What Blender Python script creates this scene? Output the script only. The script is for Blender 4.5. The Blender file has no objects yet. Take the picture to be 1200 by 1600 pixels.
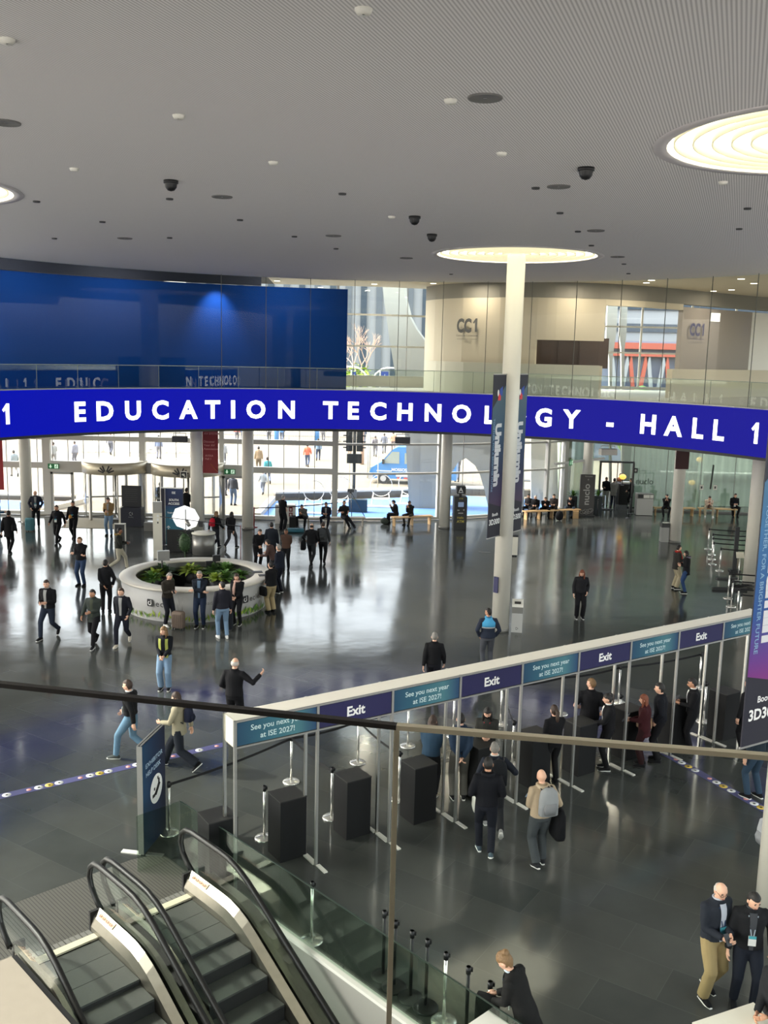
import bpy, bmesh, math, random
from mathutils import Vector, Matrix, Quaternion
PI = math.pi
R = math.radians
scene = bpy.context.scene
col = scene.collection
rnd = random.Random(7)

# ------------------------------------------------------------------ camera
FPX, PITCH, ROLL, EYE = 1500.0, R(9.45), R(1.36), 8.6
FW = Vector((0, math.cos(PITCH), -math.sin(PITCH)))
_up = Vector((0, math.sin(PITCH), math.cos(PITCH)))
_rt = Vector((1, 0, 0))
RT = _rt * math.cos(ROLL) + _up * math.sin(ROLL)
UP = -_rt * math.sin(ROLL) + _up * math.cos(ROLL)
cam_data = bpy.data.cameras.new('camera')
cam = bpy.data.objects.new('camera', cam_data)
col.objects.link(cam)
m = Matrix((RT, UP, -FW)).transposed().to_4x4()
m.translation = Vector((0, 0, EYE))
cam.matrix_world = m
cam_data.sensor_fit = 'VERTICAL'
cam_data.sensor_height = 36.0
cam_data.lens = FPX / 1600.0 * 36.0
cam_data.clip_start = 0.05
cam_data.clip_end = 1000
scene.camera = cam

# ------------------------------------------------------------------ sky, sun, exposure
scene.view_settings.view_transform = 'Standard'
scene.view_settings.look = 'None'
scene.view_settings.exposure = 0.35
scene.view_settings.gamma = 1.0
scene.view_settings.use_curve_mapping = False
scene.cycles.use_denoising = True
scene.cycles.max_bounces = 10
scene.cycles.transparent_max_bounces = 24
scene.cycles.sample_clamp_indirect = 6.0
scene.cycles.caustics_reflective = False
scene.cycles.caustics_refractive = False
world = bpy.data.worlds.new('sky')
scene.world = world
world.use_nodes = True
wn = world.node_tree
sky = wn.nodes.new('ShaderNodeTexSky')
sky.sky_type = 'NISHITA'
sky.sun_disc = False
sky.sun_elevation = R(38)
sky.sun_rotation = R(278)
sky.air_density = 1.5
sky.dust_density = 3.0
bgn = wn.nodes['Background']
hs = wn.nodes.new('ShaderNodeHueSaturation'); hs.inputs['Saturation'].default_value = 0.35
wn.links.new(sky.outputs[0], hs.inputs['Color']); wn.links.new(hs.outputs[0], bgn.inputs[0])
bgn.inputs[1].default_value = 0.85
sun_d = bpy.data.lights.new('sun', 'SUN')
sun_d.energy = 2.7
sun_d.angle = R(1.0)
sun_d.color = (1.0, 0.95, 0.86)
sun = bpy.data.objects.new('sun', sun_d)
col.objects.link(sun)
sun.rotation_euler = (R(52), 0, R(-98))
DISC_EMIT = 2.6       # glow of the round ceiling lights
DISC_WATT = 330       # light each one throws down
GALLERY_WATT = 60     # gallery downlights

# ------------------------------------------------------------------ helpers
def ray(px, py):
    return FW + RT * ((px - 600) / FPX) + UP * ((800 - py) / FPX)
def g(px, py, z=0.0):
    d = ray(px, py)
    t = (z - EYE) / d.z
    return Vector((d.x * t, d.y * t, z))
def aty(px, py, Y):
    d = ray(px, py)
    t = Y / d.y
    return Vector((d.x * t, Y, EYE + d.z * t))
def lin(c):
    c = c / 255.0
    return c / 12.92 if c <= 0.04045 else ((c + 0.055) / 1.055) ** 2.4
def rgb(r, gg, b):
    return (lin(r), lin(gg), lin(b), 1.0)

class MB:
    """collects shapes and links them as one mesh object"""
    def __init__(self, M=None):
        self.v = []; self.f = []; self.mi = []; self.sm = []
        self.M = M or Matrix.Identity(4)
        self.mat = 0; self.smooth = False
    def add(self, vs, fs, smooth=None):
        n = len(self.v)
        M = self.M
        self.v += [M @ Vector(p) for p in vs]
        s = self.smooth if smooth is None else smooth
        for f in fs:
            self.f.append([i + n for i in f]); self.mi.append(self.mat); self.sm.append(s)
        return self
    def box(self, c, s, rz=0.0, mat=None):
        x, y, z = s[0] / 2, s[1] / 2, s[2] / 2
        vs = [Vector((a, b, d)) for d in (-z, z) for a, b in ((-x, -y), (x, -y), (x, y), (-x, y))]
        T = Matrix.Translation(Vector(c)) @ (mat if mat else Matrix.Rotation(rz, 4, 'Z'))
        self.add([T @ p for p in vs], [(3, 2, 1, 0), (4, 5, 6, 7), (0, 1, 5, 4), (1, 2, 6, 5), (2, 3, 7, 6), (3, 0, 4, 7)], False)
        return self
    def bar(self, p, q, w, h, upv=(0, 0, 1)):
        p, q = Vector(p), Vector(q)
        d = q - p; L = d.length
        if L < 1e-6: return self
        x = d / L; u = Vector(upv)
        if abs(x.dot(u)) > 0.99: u = Vector((1, 0, 0))
        y = u.cross(x).normalized(); z = x.cross(y)
        T = Matrix((x, y, z)).transposed().to_4x4()
        self.box((p + q) / 2, (L, w, h), mat=T)
        return self
    def tube(self, path, r, n=10, cap=True, round_cap=False):
        path = [Vector(p) for p in path]
        k = len(path)
        rr = r if isinstance(r, (list, tuple)) else [r] * k
        if round_cap:
            a = (path[0] - path[1]).normalized(); b = (path[-1] - path[-2]).normalized()
            path = [path[0] + a * rr[0] * 0.9, path[0] + a * rr[0] * 0.55] + path + [path[-1] + b * rr[-1] * 0.55, path[-1] + b * rr[-1] * 0.9]
            rr = [rr[0] * 0.35, rr[0] * 0.83] + list(rr) + [rr[-1] * 0.83, rr[-1] * 0.35]
            k = len(path)
        vs = []; prev = None
        for i in range(k):
            d = (path[min(i + 1, k - 1)] - path[max(i - 1, 0)])
            if d.length < 1e-9: d = Vector((0, 0, 1))
            d.normalize()
            if prev is None:
                u = Vector((1, 0, 0)) if abs(d.x) < 0.8 else Vector((0, 1, 0))
            else:
                u = prev
            a = (u - d * u.dot(d))
            if a.length < 1e-6: a = d.orthogonal()
            a.normalize(); prev = a
            b = d.cross(a)
            for j in range(n):
                t = 2 * PI * j / n
                vs.append(path[i] + (a * math.cos(t) + b * math.sin(t)) * rr[i])
        fs = []
        for i in range(k - 1):
            for j in range(n):
                fs.append((i * n + j, i * n + (j + 1) % n, (i + 1) * n + (j + 1) % n, (i + 1) * n + j))
        self.add(vs, fs, True)
        if cap:
            n0 = len(self.v) - len(vs)
            self.f.append([n0 + j for j in range(n)][::-1]); self.mi.append(self.mat); self.sm.append(False)
            self.f.append([n0 + (k - 1) * n + j for j in range(n)]); self.mi.append(self.mat); self.sm.append(False)
        return self
    def cyl(self, c, r, h, n=24, r2=None):
        c = Vector(c)
        return self.tube([c, c + Vector((0, 0, h))], [r, r if r2 is None else r2], n)
    def lathe(self, prof, n=32, c=(0, 0, 0), smooth=True):
        c = Vector(c); vs = []; k = len(prof)
        for r, z in prof:
            for j in range(n):
                t = 2 * PI * j / n
                vs.append(c + Vector((r * math.cos(t), r * math.sin(t), z)))
        fs = [(i * n + j, i * n + (j + 1) % n, (i + 1) * n + (j + 1) % n, (i + 1) * n + j) for i in range(k - 1) for j in range(n)]
        return self.add(vs, fs, smooth)
    def ell(self, c, s, n=12, k=8, M=None):
        vs = [Vector((0, 0, -1))]
        for i in range(1, k):
            t = -PI / 2 + PI * i / k
            for j in range(n):
                a = 2 * PI * j / n
                vs.append(Vector((math.cos(t) * math.cos(a), math.cos(t) * math.sin(a), math.sin(t))))
        vs.append(Vector((0, 0, 1)))
        fs = [(0, 1 + (j + 1) % n, 1 + j) for j in range(n)]
        for i in range(k - 2):
            for j in range(n):
                a = 1 + i * n
                fs.append((a + j, a + (j + 1) % n, a + n + (j + 1) % n, a + n + j))
        last = len(vs) - 1; a = 1 + (k - 2) * n
        fs += [(a + j, a + (j + 1) % n, last) for j in range(n)]
        T = Matrix.Translation(Vector(c)) @ (M.to_4x4() if M else Matrix.Identity(4)) @ Matrix.Diagonal((s[0], s[1], s[2], 1))
        return self.add([T @ p for p in vs], fs, True)
    def loft(self, secs, n=14, p=2.0):
        """secs: (centre, rx, ry, xaxis, yaxis); superellipse rings, closed"""
        vs = []
        for c, rx, ry, ax, ay in secs:
            c = Vector(c); ax = Vector(ax); ay = Vector(ay)
            for j in range(n):
                t = 2 * PI * j / n
                ct, st = math.cos(t), math.sin(t)
                x = math.copysign(abs(ct) ** (2 / p), ct) * rx
                y = math.copysign(abs(st) ** (2 / p), st) * ry
                vs.append(c + ax * x + ay * y)
        k = len(secs)
        fs = [(i * n + j, i * n + (j + 1) % n, (i + 1) * n + (j + 1) % n, (i + 1) * n + j) for i in range(k - 1) for j in range(n)]
        self.add(vs, fs, True)
        n0 = len(self.v) - len(vs)
        for ring in ([n0 + j for j in range(n)][::-1], [n0 + (k - 1) * n + j for j in range(n)]):
            self.f.append(ring); self.mi.append(self.mat); self.sm.append(True)
        return self
    def prism(self, poly, z0, z1):
        n = len(poly)
        vs = [(x, y, z0) for x, y in poly] + [(x, y, z1) for x, y in poly]
        fs = [tuple(range(n))[::-1], tuple(range(n, 2 * n))] + [(i, (i + 1) % n, n + (i + 1) % n, n + i) for i in range(n)]
        return self.add(vs, fs, False)
    def strip(self, pts, z0, z1, th, side=1):
        """upright wall of thickness th along a plan polyline"""
        pts = [Vector((p[0], p[1], 0)) for p in pts]
        k = len(pts); off = []
        for i in range(k):
            d = (pts[min(i + 1, k - 1)] - pts[max(i - 1, 0)]).normalized()
            off.append(pts[i] + Vector((-d.y, d.x, 0)) * th * side)
        vs = []
        for i in range(k):
            for q, z in ((pts[i], z0), (pts[i], z1), (off[i], z1), (off[i], z0)):
                vs.append((q.x, q.y, z))
        fs = []
        for i in range(k - 1):
            a, b = i * 4, i * 4 + 4
            for j in range(4):
                fs.append((a + j, b + j, b + (j + 1) % 4, a + (j + 1) % 4))
        fs += [(0, 1, 2, 3), (4 * k - 1, 4 * k - 2, 4 * k - 3, 4 * k - 4)]
        return self.add(vs, fs, False)
    def build(self, name, mat, parent=None, loc=None):
        me = bpy.data.meshes.new(name)
        me.from_pydata([tuple(p) for p in self.v], [], self.f)
        mats = mat if isinstance(mat, (list, tuple)) else [mat]
        for mm in mats: me.materials.append(mm)
        me.polygons.foreach_set('material_index', self.mi)
        me.polygons.foreach_set('use_smooth', self.sm)
        bm = bmesh.new(); bm.from_mesh(me)
        bmesh.ops.recalc_face_normals(bm, faces=bm.faces)
        bm.to_mesh(me); bm.free()
        o = bpy.data.objects.new(name, me)
        col.objects.link(o)
        if parent: o.parent = parent
        if loc: o.location = loc
        return o

def tag(o, label=None, cat=None, group=None, kind=None):
    if label: o['label'] = label
    if cat: o['category'] = cat
    if group: o['group'] = group
    if kind: o['kind'] = kind
    return o
def thing(name, label, cat, loc=(0, 0, 0), rz=0.0, group=None, kind=None):
    o = bpy.data.objects.new(name, None)
    o.empty_display_size = 0.2
    col.objects.link(o)
    o.location = loc; o.rotation_euler = (0, 0, rz)
    return tag(o, label, cat, group, kind)
def copy_tree(o, parent=None):
    c = o.copy(); col.objects.link(c)
    if parent: c.parent = parent
    for ch in list(o.children): copy_tree(ch, c)
    return c

_txt = {}
def text_geo(s, bold=0.0, spacing=1.0):
    """flat mesh of a word in the xy plane, left-aligned, one unit of cap height"""
    key = (s, bold, spacing)
    if key in _txt: return _txt[key]
    if s == '1':      # a flagged figure one, drawn by hand
        pg = [(0.0, 0.70), (0.24, 1.0), (0.40, 1.0), (0.40, 0.0), (0.19, 0.0), (0.19, 0.72), (0.09, 0.60)]
        _txt[key] = ([Vector((x, y, 0)) for x, y in pg], [(0, 6, 5, 2, 1), (5, 4, 3, 2)], 0.40)
        return _txt[key]
    cu = bpy.data.curves.new('word', 'FONT')
    cu.body = s; cu.size = 1.0; cu.offset = bold; cu.space_character = spacing; cu.resolution_u = 3
    ob = bpy.data.objects.new('word', cu)
    me = bpy.data.meshes.new_from_object(ob)
    vs = [v.co.copy() for v in me.vertices]; fs = [tuple(p.vertices) for p in me.polygons]
    bpy.data.objects.remove(ob); bpy.data.curves.remove(cu); bpy.data.meshes.remove(me)
    k = 1 / 0.73
    vs = [v * k for v in vs]
    x0 = min(v.x for v in vs); x1 = max(v.x for v in vs)
    vs = [Vector((v.x - x0, v.y, 0)) for v in vs]
    _txt[key] = (vs, fs, x1 - x0)
    return _txt[key]
def put_text(mb, s, o, xa, ya, h, bold=0.0, align='C', spacing=1.0, width=None):
    """write s with cap height h; o = point on the baseline, xa/ya = reading and up directions"""
    vs, fs, w = text_geo(s, bold, spacing)
    o = Vector(o); xa = Vector(xa).normalized(); ya = Vector(ya).normalized()
    kx = h if width is None else width / w
    sh = {'C': -w / 2, 'L': 0.0, 'R': -w}[align]
    mb.add([o + xa * ((v.x + sh) * kx) + ya * (v.y * h) for v in vs], fs, False)

# ------------------------------------------------------------------ materials
def mat(name, color, rough=0.6, metal=0.0, spec=0.5, emit=None, es=1.0, vary=0.0, scale=8.0, bump=0.0):
    m = bpy.data.materials.new(name); m.use_nodes = True
    nt = m.node_tree; b = nt.nodes['Principled BSDF']
    b.inputs['Base Color'].default_value = color
    b.inputs['Roughness'].default_value = rough
    b.inputs['Metallic'].default_value = metal
    b.inputs['Specular IOR Level'].default_value = spec
    if emit:
        b.inputs['Emission Color'].default_value = emit
        b.inputs['Emission Strength'].default_value = es
    if vary or bump:
        tc = nt.nodes.new('ShaderNodeTexCoord'); nz = nt.nodes.new('ShaderNodeTexNoise')
        nz.inputs['Scale'].default_value = scale; nz.inputs['Detail'].default_value = 4
        nt.links.new(tc.outputs['Object'], nz.inputs['Vector'])
        if vary:
            mx = nt.nodes.new('ShaderNodeMixRGB'); mx.blend_type = 'MIX'
            mx.inputs[1].default_value = tuple(c * (1 - vary) for c in color[:3]) + (1,)
            mx.inputs[2].default_value = tuple(min(1, c * (1 + vary)) for c in color[:3]) + (1,)
            nt.links.new(nz.outputs['Fac'], mx.inputs[0])
            nt.links.new(mx.outputs[0], b.inputs['Base Color'])
        if bump:
            bp = nt.nodes.new('ShaderNodeBump'); bp.inputs['Strength'].default_value = bump; bp.inputs['Distance'].default_value = 0.02
            nt.links.new(nz.outputs['Fac'], bp.inputs['Height']); nt.links.new(bp.outputs[0], b.inputs['Normal'])
    return m
def glass(name, tint=(1, 1, 1, 1), refl=1.0, rough=0.0):
    """thin pane: clear straight through, mirror by the angle"""
    m = bpy.data.materials.new(name); m.use_nodes = True
    nt = m.node_tree; nt.nodes.clear()
    out = nt.nodes.new('ShaderNodeOutputMaterial')
    tr = nt.nodes.new('ShaderNodeBsdfTransparent'); tr.inputs[0].default_value = tint
    gl = nt.nodes.new('ShaderNodeBsdfGlossy'); gl.inputs['Roughness'].default_value = rough
    fr = nt.nodes.new('ShaderNodeFresnel'); fr.inputs[0].default_value = 1.5
    mu = nt.nodes.new('ShaderNodeMath'); mu.operation = 'MULTIPLY'; mu.use_clamp = True
    mu.inputs[1].default_value = 1.7 * refl
    mx = nt.nodes.new('ShaderNodeMixShader')
    # same reflection from either side of the sheet
    ge = nt.nodes.new('ShaderNodeNewGeometry')
    dt = nt.nodes.new('ShaderNodeVectorMath'); dt.operation = 'DOT_PRODUCT'
    ab = nt.nodes.new('ShaderNodeMath'); ab.operation = 'ABSOLUTE'
    nt.links.new(ge.outputs['Normal'], dt.inputs[0]); nt.links.new(ge.outputs['Incoming'], dt.inputs[1])
    nt.links.new(dt.outputs['Value'], ab.inputs[0])
    inv = nt.nodes.new('ShaderNodeMath'); inv.operation = 'SUBTRACT'; inv.inputs[0].default_value = 1.0
    nt.links.new(ab.outputs[0], inv.inputs[1])
    pw = nt.nodes.new('ShaderNodeMath'); pw.operation = 'POWER'; pw.inputs[1].default_value = 5.0
    nt.links.new(inv.outputs[0], pw.inputs[0])
    ma = nt.nodes.new('ShaderNodeMath'); ma.operation = 'MULTIPLY_ADD'
    ma.inputs[1].default_value = 0.96; ma.inputs[2].default_value = 0.04
    nt.links.new(pw.outputs[0], ma.inputs[0])
    nt.nodes.remove(fr)
    nt.links.new(ma.outputs[0], mu.inputs[0])
    nt.links.new(mu.outputs[0], mx.inputs[0]); nt.links.new(tr.outputs[0], mx.inputs[1]); nt.links.new(gl.outputs[0], mx.inputs[2])
    nt.links.new(mx.outputs[0], out.inputs[0])
    return m
def grad_mat(name, stops, axis='Z', lo=0.0, hi=1.0, rough=0.5, es=0.0, spec=0.4):
    """printed colour blend along an object axis"""
    m = bpy.data.materials.new(name); m.use_nodes = True
    nt = m.node_tree; b = nt.nodes['Principled BSDF']
    tc = nt.nodes.new('ShaderNodeTexCoord'); sp = nt.nodes.new('ShaderNodeSeparateXYZ')
    nt.links.new(tc.outputs['Object'], sp.inputs[0])
    mr = nt.nodes.new('ShaderNodeMapRange'); mr.inputs[1].default_value = lo; mr.inputs[2].default_value = hi
    nt.links.new(sp.outputs[axis], mr.inputs[0])
    cr = nt.nodes.new('ShaderNodeValToRGB')
    el = cr.color_ramp.elements
    while len(el) > 1: el.remove(el[-1])
    el[0].position = stops[0][0]; el[0].color = stops[0][1]
    for p, c in stops[1:]:
        e = el.new(p); e.color = c
    nt.links.new(mr.outputs[0], cr.inputs[0]); nt.links.new(cr.outputs[0], b.inputs['Base Color'])
    b.inputs['Roughness'].default_value = rough; b.inputs['Specular IOR Level'].default_value = spec
    if es:
        nt.links.new(cr.outputs[0], b.inputs['Emission Color']); b.inputs['Emission Strength'].default_value = es
    return m

WHITE = mat('white paint', rgb(225, 222, 212), 0.55)
CREAM = mat('cream panel', rgb(226, 221, 205), 0.5, vary=0.04, scale=3)
COLPAINT = mat('column paint', rgb(216, 212, 200), 0.45, vary=0.03, scale=2)
STEEL = mat('brushed steel', rgb(190, 188, 180), 0.28, 1.0, vary=0.08, scale=30)
CHROME = mat('polished steel', rgb(228, 226, 220), 0.22, 0.75)
ALU = mat('grey aluminium', rgb(150, 149, 145), 0.4, 0.6)
FRAME = mat('light grey frame', rgb(196, 194, 186), 0.5)
BLACK = mat('black', rgb(16, 16, 18), 0.5)
BLACKM = mat('black matt plinth', rgb(13, 14, 16), 0.75, spec=0.3)
RUBBER = mat('handrail rubber', rgb(13, 13, 13), 0.45, spec=0.4)
BELT = mat('black webbing', rgb(12, 12, 15), 0.8)
DGREY = mat('dark grey', rgb(60, 60, 60), 0.55)
MGREY = mat('mid grey', rgb(118, 117, 112), 0.6)
WOOD = mat('light wood', rgb(196, 160, 112), 0.55, vary=0.12, scale=12)
BROWN = mat('brown wood', rgb(56, 31, 10), 0.5, vary=0.25, scale=5)
GLASS = glass('clear glass', (0.93, 0.96, 0.94, 1), 0.2)
GLASSG = glass('green tinted glass', (0.80, 0.87, 0.81, 1))
GLASSF = glass('facade glass', (0.97, 0.98, 0.97, 1), 0.8)
RAILGLASS = glass('balcony glass', (0.92, 0.94, 0.92, 1), 0.4)
LEAF = mat('leaf green', rgb(86, 125, 52), 0.55, vary=0.35, scale=9)
LEAFD = mat('dark leaf', rgb(52, 78, 44), 0.6, vary=0.35, scale=9)
LEAFY = mat('yellow green leaf', rgb(150, 170, 60), 0.55, vary=0.3, scale=9)
GLYPH = mat('white lettering', rgb(235, 235, 232), 0.5)
REDB = mat('red banner', rgb(122, 28, 30), 0.65)
# ================================================================== THE SETTING
RC, RR = Vector((-0.5, 25.5, 0)), 15.05        # the oval opening: arc centre and radius
def opening(off=0.0, a0=-12.0, a1=192.0, step=3.0, legs=9.0):
    """plan curve of the opening, left to right, offset outwards"""
    pts = []
    r = RR + off
    if legs: pts.append((RC.x - r, legs))
    n = int((180) / step)
    for i in range(n + 1):
        a = PI - PI * i / n
        pts.append((RC.x + r * math.cos(a), RC.y + r * math.sin(a)))
    if legs: pts.append((RC.x + r, legs))
    return pts
def arc(off, px0, px1, step=1.5):
    """part of that curve between two bearings"""
    def ang(px):
        d = ray(px, 600); best = None
        dx, dy = d.x, d.y
        a = dx * dx + dy * dy; b = -2 * (dx * RC.x + dy * RC.y); c = RC.x ** 2 + RC.y ** 2 - (RR + off) ** 2
        t = (-b + math.sqrt(b * b - 4 * a * c)) / (2 * a)
        return math.atan2(dy * t - RC.y, dx * t - RC.x)
    a0, a1 = ang(px0), ang(px1)
    n = max(2, int(abs(math.degrees(a1 - a0)) / step))
    return [(RC.x + (RR + off) * math.cos(a0 + (a1 - a0) * i / n), RC.y + (RR + off) * math.sin(a0 + (a1 - a0) * i / n)) for i in range(n + 1)], a0, a1

# escalator axes: EO = right end of the near comb, EU runs down towards the balcony, EV to the right
EO = Vector((-4.05, 12.87, 0)); EU = Vector((0.69, -0.724, 0)).normalized(); EV = Vector((-EU.y, EU.x, 0))
def esc(s, t, z=0.0):
    return EO + EU * s + EV * t + Vector((0, 0, z))

# ---- floor: dark polished slabs with the escalator well left open
m = bpy.data.materials.new('dark polished slabs'); m.use_nodes = True
nt = m.node_tree; b = nt.nodes['Principled BSDF']
tc = nt.nodes.new('ShaderNodeTexCoord')
mp = nt.nodes.new('ShaderNodeMapping'); mp.inputs['Rotation'].default_value = (0, 0, R(33))
nt.links.new(tc.outputs['Object'], mp.inputs['Vector'])
br = nt.nodes.new('ShaderNodeTexBrick')
br.inputs['Scale'].default_value = 1.0; br.inputs['Brick Width'].default_value = 1.6; br.inputs['Row Height'].default_value = 0.8
br.inputs['Mortar Size'].default_value = 0.006; br.inputs['Mortar Smooth'].default_value = 0.3
br.inputs['Color1'].default_value = rgb(62, 65, 63); br.inputs['Color2'].default_value = rgb(72, 74, 71); br.inputs['Mortar'].default_value = rgb(77, 79, 77)
nt.links.new(mp.outputs[0], br.inputs['Vector'])
nz = nt.nodes.new('ShaderNodeTexNoise'); nz.inputs['Scale'].default_value = 0.55; nz.inputs['Detail'].default_value = 6
nt.links.new(tc.outputs['Object'], nz.inputs['Vector'])
mx = nt.nodes.new('ShaderNodeMixRGB'); mx.blend_type = 'OVERLAY'; mx.inputs[0].default_value = 0.5
nt.links.new(br.outputs['Color'], mx.inputs[1]); nt.links.new(nz.outputs['Fac'], mx.inputs[2])
nt.links.new(mx.outputs[0], b.inputs['Base Color'])
mr = nt.nodes.new('ShaderNodeMapRange'); mr.inputs[1].default_value = 0.3; mr.inputs[2].default_value = 0.7; mr.inputs[3].default_value = 0.13; mr.inputs[4].default_value = 0.24
mr.inputs[3].default_value = 0.09; mr.inputs[4].default_value = 0.17
nt.links.new(nz.outputs['Fac'], mr.inputs[0]); nt.links.new(mr.outputs[0], b.inputs['Roughness'])
n2 = nt.nodes.new('ShaderNodeTexNoise'); n2.inputs['Scale'].default_value = 1.6; n2.inputs['Detail'].default_value = 2
nt.links.new(tc.outputs['Object'], n2.inputs['Vector'])
bp = nt.nodes.new('ShaderNodeBump'); bp.inputs['Strength'].default_value = 0.06; bp.inputs['Distance'].default_value = 0.05
nt.links.new(n2.outputs['Fac'], bp.inputs['Height']); nt.links.new(bp.outputs[0], b.inputs['Normal'])
b.inputs['Specular IOR Level'].default_value = 0.5; b.inputs['IOR'].default_value = 1.52
FLOORM = m
W0, W1, WS = -1.5, 2.12, 12.0
hole = [esc(0, W0), esc(0, W1), esc(WS, W1), esc(WS, W0)]
hole = [(p.x, p.y) for p in hole]
outer = [(-34, 48.2), (34, 53.4), (34, -3), (-34, -3)]
front = [(-2.5, 48.5), (0.0, 48.85), (2.7, 49.6), (4.5, 50.25), (8.9, 52.5), (10.2, 53.8), (12.2, 54.3)]
vs = [(x, y, 0) for x, y in outer] + [(x, y, 0) for x, y in hole] + [(x, y, 0) for x, y in front]
fl = MB(); fl.add(vs, [tuple([0] + list(range(8, 15)) + [1, 5, 4]), (1, 2, 6, 5), (2, 3, 7, 6), (3, 0, 4, 7)], False)
o = fl.build('floor', FLOORM); tag(o, kind='structure')

# ---- escalator well: white side walls and a lower floor
WELLW = mat('white well wall', rgb(160, 158, 149), 0.5)
w = MB()
for a, bb in ((hole[1], hole[2]),):
    w.strip([a, bb], -6, -0.002, 0.12, 1)
o = w.build('wall_well_right', WELLW); tag(o, kind='structure')
w = MB(); w.strip([hole[0], hole[3]], -6, -0.002, 0.12, -1); w.strip([hole[0], hole[1]], -6, -0.45, 0.12, 1)
o = w.build('wall_well_left', WELLW); tag(o, kind='structure')
w = MB(); w.prism(hole, -6.1, -6.0); o = w.build('floor_lower', DGREY); tag(o, kind='structure')
w = MB()
w.bar(esc(0.02, W1 + 0.02, 0.02), esc(WS, W1 + 0.02, 0.02), 0.12, 0.05)
o = w.build('trim_well_kerb', WHITE); tag(o, kind='structure')

# ---- main ceiling: ribbed grey panels inside the opening
CEIL = 11.52
m = bpy.data.materials.new('ribbed grey ceiling'); m.use_nodes = True
nt = m.node_tree; b = nt.nodes['Principled BSDF']
tc = nt.nodes.new('ShaderNodeTexCoord'); mp = nt.nodes.new('ShaderNodeMapping')
mp.inputs['Rotation'].default_value = (0, 0, R(20))
nt.links.new(tc.outputs['Object'], mp.inputs['Vector'])
wv = nt.nodes.new('ShaderNodeTexWave'); wv.wave_type = 'BANDS'; wv.bands_direction = 'X'
wv.inputs['Scale'].default_value = 8.0; wv.inputs['Distortion'].default_value = 0.0
nt.links.new(mp.outputs[0], wv.inputs['Vector'])
cr = nt.nodes.new('ShaderNodeValToRGB')
cr.color_ramp.elements[0].color = rgb(196, 191, 190); cr.color_ramp.elements[0].position = 0.25
cr.color_ramp.elements[1].color = rgb(236, 232, 230); cr.color_ramp.elements[1].position = 0.6
nt.links.new(wv.outputs['Fac'], cr.inputs[0]); nt.links.new(cr.outputs[0], b.inputs['Base Color'])
b.inputs['Roughness'].default_value = 0.7; b.inputs['Specular IOR Level'].default_value = 0.25
CEILM = m
c = MB(); c.prism([(-16.1, -3)] + opening(0.55, legs=0) + [(15.1, -3)], CEIL, CEIL + 0.1)
ceiling = c.build('ceiling', CEILM); tag(ceiling, kind='structure')
w = MB(); w.strip([(-17, -2.95), (16, -2.95)], 6.9, CEIL, 0.1, 1)
tag(w.build('wall_back_blocker', mat('dim reflected wall', rgb(136, 132, 124), 0.8)), kind='structure')  # unseen wall added to give the balcony glass a dim reflection

# ---- gallery soffit beyond the opening (beige), with a dark panel standing in for shade over the blue wall
SOFF = mat('beige soffit', rgb(204, 194, 172), 0.65)
RECSHADE = mat('recess shade', rgb(20, 24, 38), 0.7)  # shade above the blue wall put into the colour
FACADE = [(-34, 48.2), (-19, 48.3), (-8.5, 48.45), (-2.5, 48.5), (0.0, 48.85), (2.7, 49.6), (4.5, 50.25), (8.9, 52.5), (10.2, 53.8)]
NUCLO = [(10.2, 53.8), (12.2, 54.3), (34, 53.4)]
def gallery(px0, px1, off, far, z0, z1):
    pts, a0, a1 = arc(off, px0, px1)
    f0 = pts[0]; f1 = pts[-1]
    return pts
apts, _, _ = arc(0.62, 408, 1330)
c = MB(); c.prism(apts + [(34, 27), (34, 53.5), (12, 54.4), (10.2, 53.8), (4.5, 50.2), (0, 48.8), (-3, 48.5), (apts[0][0] - 0.4, 48.4)], 11.78, 11.9)
o = c.build('ceiling_gallery', SOFF); tag(o, kind='structure')
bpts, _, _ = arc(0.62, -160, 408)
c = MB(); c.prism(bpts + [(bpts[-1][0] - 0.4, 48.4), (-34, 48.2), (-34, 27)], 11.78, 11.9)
o = c.build('ceiling_recess_shade', RECSHADE); tag(o, kind='structure')
# thin dark gap round the edge of the main ceiling
c = MB(); c.strip(opening(0.56), CEIL + 0.02, CEIL + 0.3, 0.05, 1)
o = c.build('trim_ceiling_edge', mat('gap', rgb(40, 40, 40), 0.8)); tag(o, kind='structure')

# ---- gallery floor slab behind the ring
c = MB(); gp = opening(0.15, legs=9.0)
c.prism(gp + [(34, 9), (34, 53.4), (12.2, 54.2), (10.3, 53.7), (8.9, 52.4), (4.5, 50.15), (2.7, 49.5), (0, 48.75), (-2.5, 48.4), (-34, 48.1), (-34, 9)], 6.55, 6.85)
o = c.build('floor_gallery', mat('gallery slab', rgb(188, 184, 174), 0.6)); tag(o, kind='structure')

# ---- blue wall on the left of the gallery
BLUEW = mat('deep blue wall', rgb(10, 54, 116), 0.8, spec=0.1)
bw, _, _ = arc(3.2, -150, 541)
c = MB(); c.strip(bw, 6.85, 11.32, 0.15, 1)
o = c.build('wall_blue', BLUEW); tag(o, kind='structure')
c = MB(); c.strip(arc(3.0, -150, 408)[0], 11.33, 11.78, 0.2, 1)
o = c.build('trim_blue_wall_top', RECSHADE); tag(o, kind='structure')  # dark band carries the shade over the wall in its colour

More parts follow.
